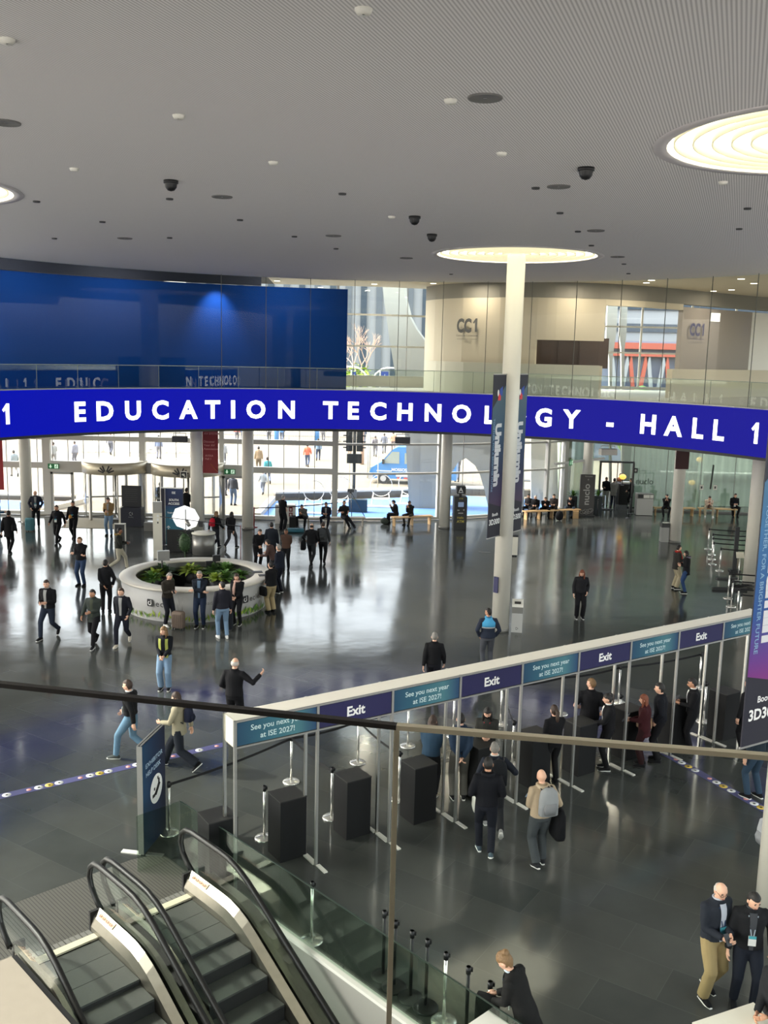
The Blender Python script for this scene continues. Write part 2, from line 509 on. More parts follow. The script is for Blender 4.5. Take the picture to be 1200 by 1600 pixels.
# ---- curved beige walls of the conference centre on the right of the gallery
BEIGEW = mat('beige wall', rgb(196, 186, 166), 0.7, vary=0.02, scale=1)
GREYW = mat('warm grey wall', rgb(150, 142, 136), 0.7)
drum = {663: 47.8, 676: 46.6, 690: 45.8, 720: 44.7, 780: 43.5, 837: 42.9, 860: 42.8, 900: 42.8, 940: 43.0, 1000: 43.9, 1060: 45.5, 1090: 46.4, 1120: 47.4, 1160: 48.7, 1200: 50.0, 1260: 52.4}
def dpt(px, back=0.0):
    ks = sorted(drum)
    px = min(max(px, ks[0]), ks[-1])
    for a, bb in zip(ks, ks[1:]):
        if a <= px <= bb:
            Y = drum[a] + (drum[bb] - drum[a]) * (px - a) / (bb - a)
            p = aty(px, 560, Y + back); return (p.x, p.y)
def drumline(p0, p1, back=0.0):
    n = max(2, int((p1 - p0) / 14))
    return [dpt(p0 + (p1 - p0) * i / n, back) for i in range(n + 1)]
w = MB()
w.strip(drumline(663, 836), 6.85, 11.12, 0.25, 1)
w.strip(drumline(836, 942), 6.85, 8.22, 0.25, 1)
w.strip(drumline(836, 942), 9.3, 11.12, 0.25, 1)
o = w.build('wall_drum_left', BEIGEW); tag(o, kind='structure')
w = MB()
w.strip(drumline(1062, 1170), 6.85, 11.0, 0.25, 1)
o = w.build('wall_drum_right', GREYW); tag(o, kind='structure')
w = MB()
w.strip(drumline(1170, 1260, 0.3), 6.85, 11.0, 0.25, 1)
o = w.build('wall_drum_lit', mat('pale wall', rgb(225, 222, 216), 0.6)); tag(o, kind='structure')  # lit right end of the curved wall, brightness put into the colour
w = MB(); w.strip(drumline(942, 1062), 10.85, 11.12, 0.25, 1)
o = w.build('trim_drum_lintel', BEIGEW); tag(o, kind='structure')
w = MB(); w.strip(drumline(663, 1260, -0.02), 11.12, 11.78, 0.4, 1)
o = w.build('trim_drum_fascia', mat('grey fascia', rgb(128, 124, 116), 0.7)); tag(o, kind='structure')
w = MB(); w.strip(drumline(653, 938, -1.6), 6.85, 8.25, 0.3, 1); o = w.build('wall_parapet_left', mat('pale parapet', rgb(205, 200, 182), 0.6)); tag(o, kind='structure')
w = MB(); w.strip(drumline(1052, 1230, -1.6), 6.85, 8.15, 0.3, 1); o = w.build('wall_parapet_right', BEIGEW); tag(o, kind='structure')
# brown hatch behind the opening in the drum
w = MB(); w.strip(drumline(830, 950, 1.1), 8.1, 9.45, 0.1, 1)
o = w.build('wall_hatch_back', BROWN); tag(o, kind='structure')
w = MB()
for px in (872, 905): 
    p = dpt(px, 1.0); w.box((p[0], p[1], 8.75), (0.04, 0.04, 1.1))
o = w.build('trim_hatch_joints', mat('dark brown', rgb(60, 36, 18), 0.5)); tag(o, kind='structure')
# lit wall sign beside the second mark
p = dpt(1112, -0.1)
wl = MB(); wl.box((p[0], p[1], 10.62), (0.52, 0.14, 0.4), 0.4)
tag(wl.build('wall_light', mat('wall light', rgb(235, 235, 230), 0.5, emit=rgb(240, 238, 230), es=0.7)), 'small white box light high on the grey curved wall', 'light')

def drum_sign(px, ph, mt, label, kw):
    p0 = Vector((*dpt(px - 14, -0.02), 0)); p1 = Vector((*dpt(px + 14, -0.02), 0)); c0 = Vector((*dpt(px, -0.2), 0))
    xa = (p1 - p0).normalized()
    t = thing('wall_sign', label, 'sign', (0, 0, 0))
    k = MB()
    z = aty(px, ph, c0.y).z
    put_text(k, 'CC', c0 + Vector((0, 0, z)) - xa * 0.17, xa, (0, 0, 1), kw, 0.045, width=0.82); put_text(k, '1', c0 + Vector((0, 0, z)) + xa * 0.44, xa, (0, 0, 1), kw, 0.0)
    k.build('letters', mt, t)
    k = MB()
    put_text(k, 'Centre de Convencions', c0 + Vector((0, 0, z - 0.2)), xa, (0, 0, 1), 0.085, 0.01, width=1.18); k.build('caption', mt, t); k = MB()
    put_text(k, 'Convention Centre', c0 + Vector((0, 0, z - 0.34)), xa, (0, 0, 1), 0.05, 0.0, width=1.1)
    k.build('caption', mt, t)
drum_sign(728, 518.5, mat('grey letters', rgb(84, 84, 84), 0.6), 'grey CC1 wall lettering on the beige curved wall near the white column', 0.6)
drum_sign(1086, 524, mat('navy letters', rgb(34, 36, 88), 0.6), 'navy CC1 wall lettering on the darker grey curved wall at right', 0.56)

# ================================================================== GLASS FACADE
facade_no = [0]
def facade(name, pts, z0, z1, mull, thick, trans, th_t, panes, gap=None):
    """panes between two levels; mull = distances along the line, trans = heights"""
    o = tag(bpy.data.objects.new(name, None), kind='structure'); col.objects.link(o)
    P = [Vector((x, y, 0)) for x, y in pts]
    seg = [(P[i + 1] - P[i]).length for i in range(len(P) - 1)]
    def at(d):
        for i, L in enumerate(seg):
            if d <= L or i == len(seg) - 1:
                return P[i].lerp(P[i + 1], d / L), (P[i + 1] - P[i]).normalized()
            d -= L
    tot = sum(seg)
    if gap is None: gap = []
    k = MB()
    last = 0.0
    for a, bb in list(gap) + [(tot, tot)]:
        n = max(1, int((a - last) / 2))
        line = [at(last + (a - last) * i / n)[0] for i in range(n + 1)]
        if a - last > 0.05:
            k.add([(p.x, p.y, z) for p in line for z in (z0, z1)], [(2 * i, 2 * i + 2, 2 * i + 3, 2 * i + 1) for i in range(n)], False)
        last = bb
    for a, bb in gap:
        n = 2
        line = [at(a + (bb - a) * i / n)[0] for i in range(n + 1)]
        if z1 > 2.8:
            k.add([(p.x, p.y, z) for p in line for z in (2.8, z1)], [(2 * i, 2 * i + 2, 2 * i + 3, 2 * i + 1) for i in range(n)], False)
    k.build('pane', GLASSF, o)
    k = MB()
    for d, wd in mull:
        p, t = at(d)
        k.box((p.x, p.y, (z0 + z1) / 2), (wd, thick, z1 - z0), math.atan2(t.y, t.x))
    k.build('mullions', FRAME, o)
    k = MB()
    line = [at(tot * i / 16)[0] for i in range(17)]
    for z, hh in trans:
        for p, q in zip(line, line[1:]):
            k.bar((p.x, p.y, z), (q.x, q.y, z), th_t, hh)
    k.build('transoms', FRAME, o)
    k = MB()
    n = int(tot / panes)
    for i in range(1, n):
        d = i * panes
        if any(a - 0.1 < d < bb + 0.1 for a, bb in gap): zz = 2.8
        else: zz = z0
        p, t = at(d)
        k.box((p.x, p.y, (zz + z1) / 2), (0.03, 0.03, z1 - zz), math.atan2(t.y, t.x))
    k.build('glazing_joints', MGREY, o)
    return at
# left straight part, ground floor; distances are from x = -34
LX = -34.0
def dx(px, py=812): return g(px, py).x - LX
atL = facade('window_1', [(-34, 48.2), (-2.5, 48.5)], 0.05, 6.55,
             [(dx(-30), 0.35), (dx(60), 0.38), (dx(218), 0.3), (dx(345), 0.22), (31.4, 0.16)], 0.3,
             [(0.12, 0.16), (2.68 - 0.12, 0.3), (3.98, 0.24)], 0.28, 0.78,
             gap=[(dx(66), dx(104)), (dx(110), dx(217)), (dx(221), dx(340)), (dx(347), dx(388))])
facade('window_2', [(-2.5, 48.5), (0.0, 48.85), (2.7, 49.6), (4.5, 50.25), (8.9, 52.5), (10.2, 53.8)], 0.05, 6.55,
       [(0.02, 0.16), (5.45, 0.2), (12.2, 0.2), (13.9, 0.3)], 0.2, [(0.1, 0.12), (2.45, 0.1), (3.95, 0.1)], 0.14, 6.8)
facade('window_3', [(-34, 48.2), (-2.5, 48.5), (0.0, 48.85), (2.7, 49.6), (4.5, 50.25), (8.9, 52.5), (10.2, 53.8)], 6.86, 11.78,
       [(31.5, 0.1), (37.0, 0.06)], 0.1, [(7.15, 0.55), (8.88, 0.09), (10.42, 0.09)], 0.12, 7.0)
facade('window_4', [(10.2, 53.8), (12.2, 54.3), (34, 53.4)], 6.86, 11.78, [(3.9, 0.1), (6.6, 0.1), (9, 0.1)], 0.1, [(6.95, 0.15), (8.88, 0.09), (10.3, 0.09)], 0.12, 7.0)

# header panel and doorways in the left facade
k = MB()
for a, bb in ((63, 108), (108, 225), (222, 345), (345, 390)):
    p, q = g(a, 812), g(bb, 812)
    k.box(((p.x + q.x) / 2, 48.28, 2.52), (q.x - p.x, 0.22, 0.56))
o = k.build('trim_door_header', FRAME); tag(o, kind='structure')
DOORN = [0]
def swing_door(px0, px1):
    DOORN[0] += 1
    t = tag(bpy.data.objects.new('door_%d' % DOORN[0], None), kind='structure'); col.objects.link(t)
    p, q = g(px0, 812), g(px1, 812)
    k = MB()
    for x in (p.x + 0.06, q.x - 0.06): k.box((x, 48.3, 1.12), (0.12, 0.14, 2.24))
    k.box(((p.x + q.x) / 2, 48.3, 2.18), (q.x - p.x, 0.14, 0.12))
    k.build('door_frame', ALU, t)
swing_door(66, 104); swing_door(347, 388)
k = MB(); k.box(((g(66, 812).x + g(104, 812).x) / 2, 48.22, 0.012), (1.5, 1.2, 0.02)); 
o = k.build('trim_threshold', MGREY); tag(o, kind='structure')
# beige entrance mat between the doors
k = MB(); k.prism([(g(100, 822).x, 44.9), (g(178, 830).x, 44.9), (g(182, 822).x, 47.6), (g(104, 812).x, 47.6)], 0.004, 0.016)
tag(k.build('entrance_mat', mat('beige mat', rgb(150, 142, 122), 0.9, vary=0.15, scale=20)), 'beige entrance mat in front of the revolving door', 'mat')

# green running-man exit signs over the two side doors
EXITG = mat('exit green', rgb(24, 92, 52), 0.5, emit=rgb(24, 92, 52), es=0.35)
EXITW = mat('exit pale', rgb(196, 226, 200), 0.5, emit=rgb(196, 226, 200), es=0.6)
def exit_sign(px, py, label, Y=48.1, wd=0.55, hh=0.26, rz=0.0):
    c = aty(px, py, Y)
    t = thing('exit_sign', label, 'sign', c, rz)
    k = MB(); k.box((0, 0, 0), (wd, 0.05, hh)); k.build('panel', EXITG, t)
    k = MB(); y = -0.028
    k.add([(x, y, z) for x, z in ((-0.17, 0.09), (-0.11, 0.09), (-0.11, 0.0), (-0.06, 0.0), (-0.14, -0.1), (-0.22, 0.0), (-0.17, 0.0))], [tuple(range(7))], False)
    k.build('arrow', EXITW, t)
    k = MB(); k.box((0.15, -0.027, 0), (0.18, 0.004, 0.2)); k.build('pictogram_panel', EXITW, t)
    k = MB()
    k.ell((0.17, -0.03, 0.06), (0.022, 0.004, 0.022)); k.bar((0.165, -0.031, 0.04), (0.14, -0.031, -0.02), 0.03, 0.004, (0, 1, 0))
    k.bar((0.14, -0.031, -0.02), (0.17, -0.031, -0.08), 0.02, 0.004, (0, 1, 0)); k.bar((0.14, -0.031, -0.02), (0.09, -0.031, -0.05), 0.02, 0.004, (0, 1, 0))
    k.bar((0.16, -0.031, 0.03), (0.2, -0.031, 0.0), 0.016, 0.004, (0, 1, 0))
    k.build('running_figure', EXITG, t)
exit_sign(83.5, 728.5, 'green exit sign with down arrow over the left side door')
exit_sign(359, 737, 'green exit sign with down arrow beside the red banner')
exit_sign(892, 723, 'small green exit sign hanging over the vestibule door at right', 51.6, 0.4, 0.3, R(60))

# ---- revolving doors
DRUM = mat('steel drum', rgb(206, 196, 172), 0.42, 0.4, vary=0.2, scale=2.5)
def revolving(pxl, pxr, label, ypx, mark):
    xl, xr = g(pxl, 815).x, g(pxr, 815).x
    r = (xr - xl) / 2 * 0.98
    t = thing('revolving_door', label, 'door', ((xl + xr) / 2, 48.3, 0))
    k = MB(); k.lathe([(0.02, 2.9), (r, 2.9), (r, 2.32), (r - 0.06, 2.32), (0.02, 2.34)], 40); k.build('canopy', DRUM, t)
    k = MB(); k.lathe([(0.02, 2.93), (r * 0.86, 2.93), (r * 1.02, 2.9)], 40); k.build('canopy_top', CREAM, t)
    for a0 in (-55, 125):
        k = MB(); n = 10; vs = []
        for i in range(n + 1):
            a = R(a0 + 180 - 70 + 140 * i / n) if a0 < 0 else R(a0 - 90 - 70 + 140 * i / n)
            a = R((180 if a0 < 0 else 0) - 55 + 110 * i / n)
            vs += [(r * 0.97 * math.cos(a), r * 0.97 * math.sin(a), 0.05), (r * 0.97 * math.cos(a), r * 0.97 * math.sin(a), 2.32)]
        k.add(vs, [(2 * i, 2 * i + 2, 2 * i + 3, 2 * i + 1) for i in range(n)], True); k.build('curved_pane', GLASSF, t)
    for a in (125, 235, 305, 55):
        k = MB(); k.box((r * 0.97 * math.cos(R(a)), r * 0.97 * math.sin(R(a)), 1.17), (0.12, 0.1, 2.3), R(a)); k.build('post', ALU, t)
    for a in (20, 110, 200, 290):
        wg = MB(); d = Vector((math.cos(R(a)), math.sin(R(a)), 0)); e = d * (r * 0.9)
        for q0, q1 in ((Vector((0, 0, 0.08)), e + Vector((0, 0, 0.08))), (Vector((0, 0, 2.26)), e + Vector((0, 0, 2.26))), (Vector((0, 0, 1.05)), e + Vector((0, 0, 1.05)))):
            wg.bar(q0, q1, 0.05, 0.08)
        wg.bar(e + Vector((0, 0, 0.05)), e + Vector((0, 0, 2.3)), 0.06, 0.05)
        f = wg.build('wing_frame', ALU, t)
        k = MB(); k.add([(0, 0, 0.1), (e.x, e.y, 0.1), (e.x, e.y, 2.25), (0, 0, 2.25)], [(0, 1, 2, 3)], False); k.build('wing_glass', GLASSF, f)
    k = MB(); k.cyl((0, 0, 0.02), 0.06, 2.3, 12); k.build('centre_post', ALU, t)
    # fan of leaf shapes on the drum
    k = MB()
    for i in range(7):
        if i == 3: continue
        a = R(22 + 136 * i / 6) ; L = 0.42
        ca = -PI / 2 + 0.0
        base = Vector((0, -r - 0.012, 2.4))
        d = Vector((math.cos(a), 0, math.sin(a)))
        c0 = base + d * 0.12; c1 = base + d * L
        k.bar(c0 + Vector((0, c0.x ** 2 / (2 * r) - 0.015, 0)), c1 + Vector((0, c1.x ** 2 / (2 * r) - 0.015, 0)), 0.06, 0.02, (0, 1, 0))
    k.build('fan_emblem', BLACK, t)
    return t
revolving(114, 222, 'left revolving door with steel drum near the exit sign', 815, 0)
revolving(228, 348, 'right revolving door behind the column with red banner', 815, 1)
p = aty(287, 742, 46.4)
k = MB(); k.box((p.x, p.y, p.z), (0.34, 0.03, 0.36)); t_ = tag(k.build('door_notice', WHITE), 'white framed notice on the right revolving door drum', 'sign')
k = MB(); k.box((p.x, p.y - 0.02, p.z), (0.26, 0.01, 0.28)); k.build('pictogram', BLACK, t_)
k = MB(); k.box((p.x, p.y - 0.027, p.z + 0.02), (0.1, 0.004, 0.08)); k.bar((p.x - 0.08, p.y - 0.028, p.z + 0.03), (p.x + 0.08, p.y - 0.028, p.z - 0.08), 0.05, 0.004, (0, 1, 0)); k.build('mark', WHITE, t_)

# ================================================================== COLUMNS
COLR = 0.27
def column(px, py, top, label, top_px=None, grp=None):
    b = g(px, py)
    t = thing('column', label, 'column', b)
    k = MB(); k.cyl((0, 0, 0.1), COLR, top - 0.1, 36); k.build('shaft', COLPAINT, t)
    k = MB(); k.lathe([(0.02, 0.0), (COLR + 0.015, 0.0), (COLR + 0.015, 0.1), (0.02, 0.1)], 36); k.build('base_ring', mat('column foot', rgb(120, 118, 112), 0.5), t)
    return b
C1 = column(43, 817, 6.55, 'leftmost pale column by the side door with exit sign')
C2 = column(308, 845, 6.55, 'pale column carrying the red banner beside the round desk')
C3 = column(387, 826, 6.55, 'pale column right of the doorway with the green exit sign')
C4 = column(694, 825, 6.55, 'pale column left of the black cash machine')
C5 = column(781, 985, CEIL, 'tall white column rising to the round ceiling light')
C6 = column(1054, 847, 6.55, 'pale column with brown banner before the cafe glass')
C7 = column(1171, 912, 6.55, 'pale column behind the belt barriers at right')
C10 = column(914, 799, 6.55, 'pale column behind the grey restaurant board')
c8p = aty(1232, 1172, 13.9)
t = thing('column', 'nearest white column at the right edge behind the large purple banner', 'column', (c8p.x, c8p.y, 0))
k = MB(); k.cyl((0, 0, 0), COLR, CEIL, 36); k.build('shaft', COLPAINT, t)
C8 = Vector((c8p.x, c8p.y, 0))

# ================================================================== LED RING
m = bpy.data.materials.new('led blue'); m.use_nodes = True
nt = m.node_tree; b = nt.nodes['Principled BSDF']
tc = nt.nodes.new('ShaderNodeTexCoord'); sp = nt.nodes.new('ShaderNodeSeparateXYZ'); nt.links.new(tc.outputs['Object'], sp.inputs[0])
mr = nt.nodes.new('ShaderNodeMapRange'); mr.inputs[1].default_value = -13.5; mr.inputs[2].default_value = 4
nt.links.new(sp.outputs['X'], mr.inputs[0])
mx = nt.nodes.new('ShaderNodeMixRGB'); mx.inputs[1].default_value = rgb(0, 16, 196); mx.inputs[2].default_value = rgb(32, 30, 168)
nt.links.new(mr.outputs[0], mx.inputs[0])
b.inputs['Base Color'].default_value = rgb(4, 4, 12); b.inputs['Roughness'].default_value = 0.6; b.inputs['Specular IOR Level'].default_value = 0.1
nt.links.new(mx.outputs[0], b.inputs['Emission Color']); b.inputs['Emission Strength'].default_value = 0.62
LEDB = m
LEDW = mat('led white', rgb(250, 250, 255), 0.6, emit=(1, 1, 1, 1), es=1.8)
ring = thing('led_ring_display', 'long curved blue LED display reading EDUCATION TECHNOLOGY - HALL 1', 'display')
k = MB(); k.strip(opening(0.0, legs=9.0), 5.36, 6.98, 0.1, 1); k.build('screen', LEDB, ring)
k = MB(); k.strip(opening(-0.03, legs=9.0), 5.26, 5.36, 0.3, 1); k.build('lower_rim', BLACK, ring)
k = MB(); k.strip(opening(0.0, legs=9.0), 6.98, 7.02, 0.22, 1); k.build('upper_rim', ALU, ring)
def ring_at(px, off=-0.02):
    pts, a0, a1 = arc(off, px, px + 1, 90)
    return a0
def ring_letter(ch, a, off=-0.025, h=0.72):
    r = RR + off
    c0 = Vector((RC.x + r * math.cos(a), RC.y + r * math.sin(a), 6.17 - h / 2))
    k = MB(); put_text(k, ch, c0, (math.sin(a), -math.cos(a), 0), (0, 0, 1), h, 0.035); k.build('letter', LEDW, ring)
LET = [('E', 124), ('D', 163), ('U', 207), ('C', 250), ('A', 294), ('T', 332), ('I', 364), ('O', 400), ('N', 448), ('T', 517), ('E', 553), ('C', 592), ('H', 634), ('N', 678), ('O', 723), ('L', 768), ('O', 810), ('G', 852), ('Y', 896), ('-', 957), ('H', 1017), ('A', 1057), ('L', 1096), ('L', 1129), ('1', 1186)]
for ch, px in LET: ring_letter(ch, ring_at(px))
# the same line goes on round the sides of the opening
a_last = ring_at(1186); a_first = ring_at(124)
for i, ch in enumerate('EDUC'): ring_letter(ch, a_last - 0.2 - 0.075 * i)
for i, ch in enumerate('1LLAH-'): ring_letter(ch, a_first + 0.2 + 0.075 * i)
for side in (0, 1):
    r = RR - 0.025
    for i, ch in enumerate('EDUCATION TECHNOLOGY'):
        if ch == ' ': continue
        y = (24 - i * 0.85) if side else (8.5 + i * 0.85)
        if 9.3 < y < 24.2:
            k = MB(); put_text(k, ch, (RC.x + (r if side else -r), y, 6.17 - 0.36), (0, -1 if side else 1, 0), (0, 0, 1), 0.72, 0.035); k.build('letter', LEDW, ring)

# ---- glass over the ring: waist-high balustrade all along and full-height panes
t = tag(bpy.data.objects.new('window_5', None), kind='structure'); col.objects.link(t)
pts = opening(0.1, legs=9.0)
k = MB(); k.add([(x, y, z) for x, y in pts for z in (7.02, CEIL)], [(2 * i, 2 * i + 2, 2 * i + 3, 2 * i + 1) for i in range(len(pts) - 1)], True)
k.build('pane', GLASS, t)
k = MB()
nn = 26
for i in range(3, nn - 2):
    a = PI - PI * (i + 0.5) / nn
    if a > 2.0: continue
    k.box((RC.x + (RR + 0.1) * math.cos(a), RC.y + (RR + 0.1) * math.sin(a), (7.0 + CEIL) / 2), (0.022, 0.022, CEIL - 7.0), a)
k.build('glazing_joints', mat('joint', rgb(96, 96, 88), 0.6), t)
bal = thing('glass_balustrade', 'green tinted glass balustrade along the upper gallery above the blue display', 'balustrade')
pts = opening(0.85, legs=9.0)
k = MB(); k.add([(x, y, z) for x, y in pts for z in (6.86, 7.85)], [(2 * i, 2 * i + 2, 2 * i + 3, 2 * i + 1) for i in range(len(pts) - 1)], True)
k.build('pane', GLASSG, bal)
k = MB()
for i in range(len(pts) - 1):
    k.bar((pts[i][0], pts[i][1], 7.86), (pts[i + 1][0], pts[i + 1][1], 7.86), 0.03, 0.025)
k.build('top_edge', mat('pale glass edge', rgb(170, 178, 165), 0.4), bal)
k = MB(); 
for i in range(0, len(pts) - 1, 2):
    k.box((pts[i][0], pts[i][1], 7.35), (0.015, 0.015, 1.0))
k.build('glass_joints', mat('joint green', rgb(120, 130, 118), 0.5), bal)
# ================================================================== CEILING LIGHTS AND FITTINGS
LAMP = mat('warm light plate', rgb(255, 250, 226), 0.6, emit=rgb(255, 251, 228), es=DISC_EMIT)
RINGM = mat('glowing cream baffle', rgb(205, 198, 168), 0.6, emit=rgb(255, 246, 206), es=0.4)  # baffles given their own glow to look lit
CRIM = mat('ceiling rim', rgb(206, 200, 200), 0.6)
def disc_light(x, y, r, z, label, grp=None):
    t = thing('ceiling_light', label, 'light', (x, y, z), 0, grp)
    dp = 0.12 if grp is None else 0.0
    k = MB(); k.lathe([(r * 1.08, 0.0), (r * 1.08, -0.012), (r * 1.0, -0.012), (r * 1.0, 0.0)], 64); k.build('rim', CRIM, t)
    k = MB(); k.lathe([(0.02, dp - 0.015), (r + 0.02, dp - 0.015)], 64); k.build('light_plate', LAMP, t)
    if dp: k = MB(); k.lathe([(r + 0.01, 0.0), (r + 0.01, dp)], 64); k.build('glowing_recess_wall', LAMP, t)  # recess wall shares the plate's glow to look lit
    n = 9
    for i in range(1, n + 1):
        rr_ = r * (i - 0.35) / n
        k = MB(); k.lathe([(rr_, 0.1), (rr_, 0.02), (rr_ - 0.02, 0.02), (rr_ - 0.02, 0.1)] if dp else [(rr_, -0.02), (rr_, -0.05), (rr_ - 0.012, -0.05), (rr_ - 0.012, -0.02)], 64); k.build('baffle_ring', RINGM, t)
    return t
disc_light(C5.x, C5.y, 2.36, CEIL, 'round white ceiling light with the tall column rising into it')
disc_light(6.04, 13.5, 2.29, CEIL, 'largest round ringed ceiling light at the upper right edge')
disc_light(-9.75, 19.1, 2.36, CEIL, 'round ceiling light cut by the left edge of the view')
disc_light(-6.0, 3.4, 2.5, CEIL, 'round ceiling light added out of view to brighten the hall')  # extra disc out of view, added for its light
p = aty(806, 444.5, 47.0)
disc_light(p.x, p.y - 0.6, 1.55, 11.775, 'small round gallery light seen behind the tall column', 'gallery round lights')
del bpy.data.objects[[o_.name for o_ in col.objects if o_.get('group') == 'gallery round lights'][0]]['group']

# cut the round recesses through the ceiling panel
cut = MB()
for x_, y_, r_ in ((C5.x, C5.y, 2.37), (6.04, 13.5, 2.3), (-9.75, 19.1, 2.37), (-6.0, 3.4, 2.51)): cut.cyl((x_, y_, CEIL - 0.5), r_, 1.0, 64)
co = cut.build('cutter', CRIM)
md = ceiling.modifiers.new('holes', 'BOOLEAN'); md.operation = 'DIFFERENCE'; md.solver = 'EXACT'; md.object = co
bpy.context.view_layer.update()
ceil_me = bpy.data.meshes.new_from_object(ceiling.evaluated_get(bpy.context.evaluated_depsgraph_get()))
ceiling.modifiers.clear(); ceiling.data = ceil_me
bpy.data.objects.remove(co)

def fitting(name, shape, label, cat, grp, spots, z=CEIL):
    for i, (px, py) in enumerate(spots):
        q = g(px, py, z)
        k = MB()
        k.M = Matrix.Translation((q.x, q.y, z))
        mt = shape(k)
        o = k.build(name, mt); tag(o, label, cat, grp)
GRILLE = mat('grey grille', rgb(112, 110, 108), 0.7)
def sh_speaker(k): k.lathe([(0.02, -0.012), (0.17, -0.012), (0.18, -0.02), (0.2, -0.02), (0.205, 0.0)], 28); return GRILLE
def sh_det(k): k.lathe([(0.01, -0.045), (0.06, -0.045), (0.075, -0.02), (0.08, 0.0)], 20); return WHITE
def sh_dark(k): k.lathe([(0.01, -0.03), (0.07, -0.03), (0.075, 0.0)], 16); return DGREY
def sh_cam(k):
    k.cyl((0, 0, -0.05), 0.13, 0.05, 20); k.lathe([(0.11, -0.05), (0.1, -0.12), (0.06, -0.17), (0.01, -0.185)], 20); return BLACK
fitting('ceiling_speaker', sh_speaker, 'round grey speaker grille set flush in the ribbed ceiling', 'speaker', 'ceiling speakers', [(758, 152), (8, 191), (347, 307), (873, 291), (931, 360), (195, 372), (965, 401), (521, 368), (635, 403)])
fitting('smoke_detector', sh_det, 'small white round detector on the ribbed grey ceiling', 'detector', 'ceiling detectors', [(568, 14), (704, 156), (427, 253), (784, 239), (11, 61), (279, 180), (116, 263), (1130, 284), (612, 338)])
fitting('recessed_fitting', sh_dark, 'small dark round fitting in the ribbed grey ceiling', 'fitting', 'small dark ceiling fittings', [(265, 310), (57, 314), (160, 346), (375, 343), (85, 372), (265, 371), (535, 302), (837, 293), (875, 332), (903, 361), (924, 383), (975, 412), (460, 369), (525, 388), (1168, 325), (1155, 357), (982, 427), (705, 428)])
fitting('dome_camera', sh_cam, 'black dome camera hanging under the ceiling left of the column light', 'camera', None, [(648, 338)])
fitting('dome_camera', sh_cam, 'small black dome camera on the ceiling near the right disc light', 'camera', None, [(916, 262)])
fitting('dome_camera', sh_cam, 'small black dome camera on the ceiling above the blue wall', 'camera', None, [(267, 282)])
fitting('dome_camera', sh_cam, 'small black dome camera just above the column light', 'camera', None, [(675, 366)])
DL = mat('downlight glow', rgb(255, 246, 220), 0.5, emit=rgb(255, 240, 205), es=6.0)
def sh_dl(k): k.lathe([(0.01, -0.01), (0.12, -0.01), (0.14, 0.0)], 18); return DL
spots_dl = [(433, 439), (501, 449), (585, 444), (677, 443), (692, 453), (888, 446), (983, 447), (1010, 442), (1018, 438), (1143, 453), (1115, 455), (1158, 436), (1178, 443)]
fitting('downlight', sh_dl, 'small glowing downlight in the beige gallery soffit', 'light', 'gallery downlights', spots_dl, 11.78)
for px, py in ((585, 444), (888, 446), (1010, 442), (1143, 453), (728, 447)):
    q = g(px, py, 11.78)
    L = bpy.data.lights.new('downlight_lamp', 'AREA'); L.shape = 'DISK'; L.size = 0.3; L.energy = GALLERY_WATT; L.color = (1.0, 0.88, 0.7)
    lo = bpy.data.objects.new('downlight_lamp', L); col.objects.link(lo); lo.location = (q.x, min(q.y, dpt(px)[1] - 1.2) if px > 663 else q.y, 11.7)
# wash lights on the blue wall
for px in (345, -20):
    pp, _, _ = arc(2.3, px, px + 2, 90)
    L = bpy.data.lights.new('wall_wash_lamp', 'SPOT'); L.energy = 420 if px in (345, -20) else 150; L.spot_size = R(74 if px in (345, -20) else 120); L.spot_blend = 1.0; L.shadow_soft_size = 0.05; L.color = (0.9, 0.85, 1.0)
    lo = bpy.data.objects.new('wall_wash_lamp', L); col.objects.link(lo)
    lo.location = (pp[0][0], pp[0][1], 11.5)
    out = Vector((pp[0][0] - RC.x, pp[0][1] - RC.y, 0)).normalized()
    lo.rotation_euler = (out * 0.62 + Vector((0, 0, -1.15))).to_track_quat('-Z', 'Y').to_euler()
for px in (60, 210, 450):  # soft fill lamps added only to brighten the blue wall
    pp, _, _ = arc(1.2, px, px + 2, 90)
    L = bpy.data.lights.new('blue_wall_fill', 'AREA'); L.shape = 'DISK'; L.size = 1.6; L.energy = 85; L.color = (0.9, 0.92, 1.0)
    lo = bpy.data.objects.new('blue_wall_fill', L); col.objects.link(lo); lo.location = (pp[0][0], pp[0][1], 11.7)
    out = Vector((pp[0][0] - RC.x, pp[0][1] - RC.y, 0)).normalized(); lo.rotation_euler = (out * 0.8 + Vector((0, 0, -1))).to_track_quat('-Z', 'Y').to_euler()
# boxes hung under the ring
for px, py, wd, hh, lab, Y in ((281, 686, 0.62, 0.25, 'grey hanging box under the ring left of the red banner', 41.5), (629, 688, 0.66, 0.27, 'dark hanging box under the ring above the blue van', 42.0), (950, 706, 0.72, 0.26, 'beige hanging box under the ring above the restaurant doorway', 41.0)):
    q = aty(px, py, Y)
    t = thing('hanging_box', lab, 'sign box', (q.x, q.y, q.z - hh / 2), R(12) if px > 900 else 0)
    k = MB(); k.box((0, 0, hh / 2), (wd, 0.3, hh)); k.build('box_body', DGREY if px < 900 else CREAM, t)
    k = MB()
    for sx in (-1, 1): k.bar((sx * wd * 0.42, 0, hh), (sx * wd * 0.42, 0, hh + 0.13), 0.02, 0.02)
    k.bar((-wd * 0.45, 0, hh + 0.13), (wd * 0.45, 0, hh + 0.13), 0.03, 0.03); k.bar((0, 0, hh + 0.13), (0, 0, 6.55 - q.z + hh / 2), 0.025, 0.025)
    k.build('hanger', ALU, t)

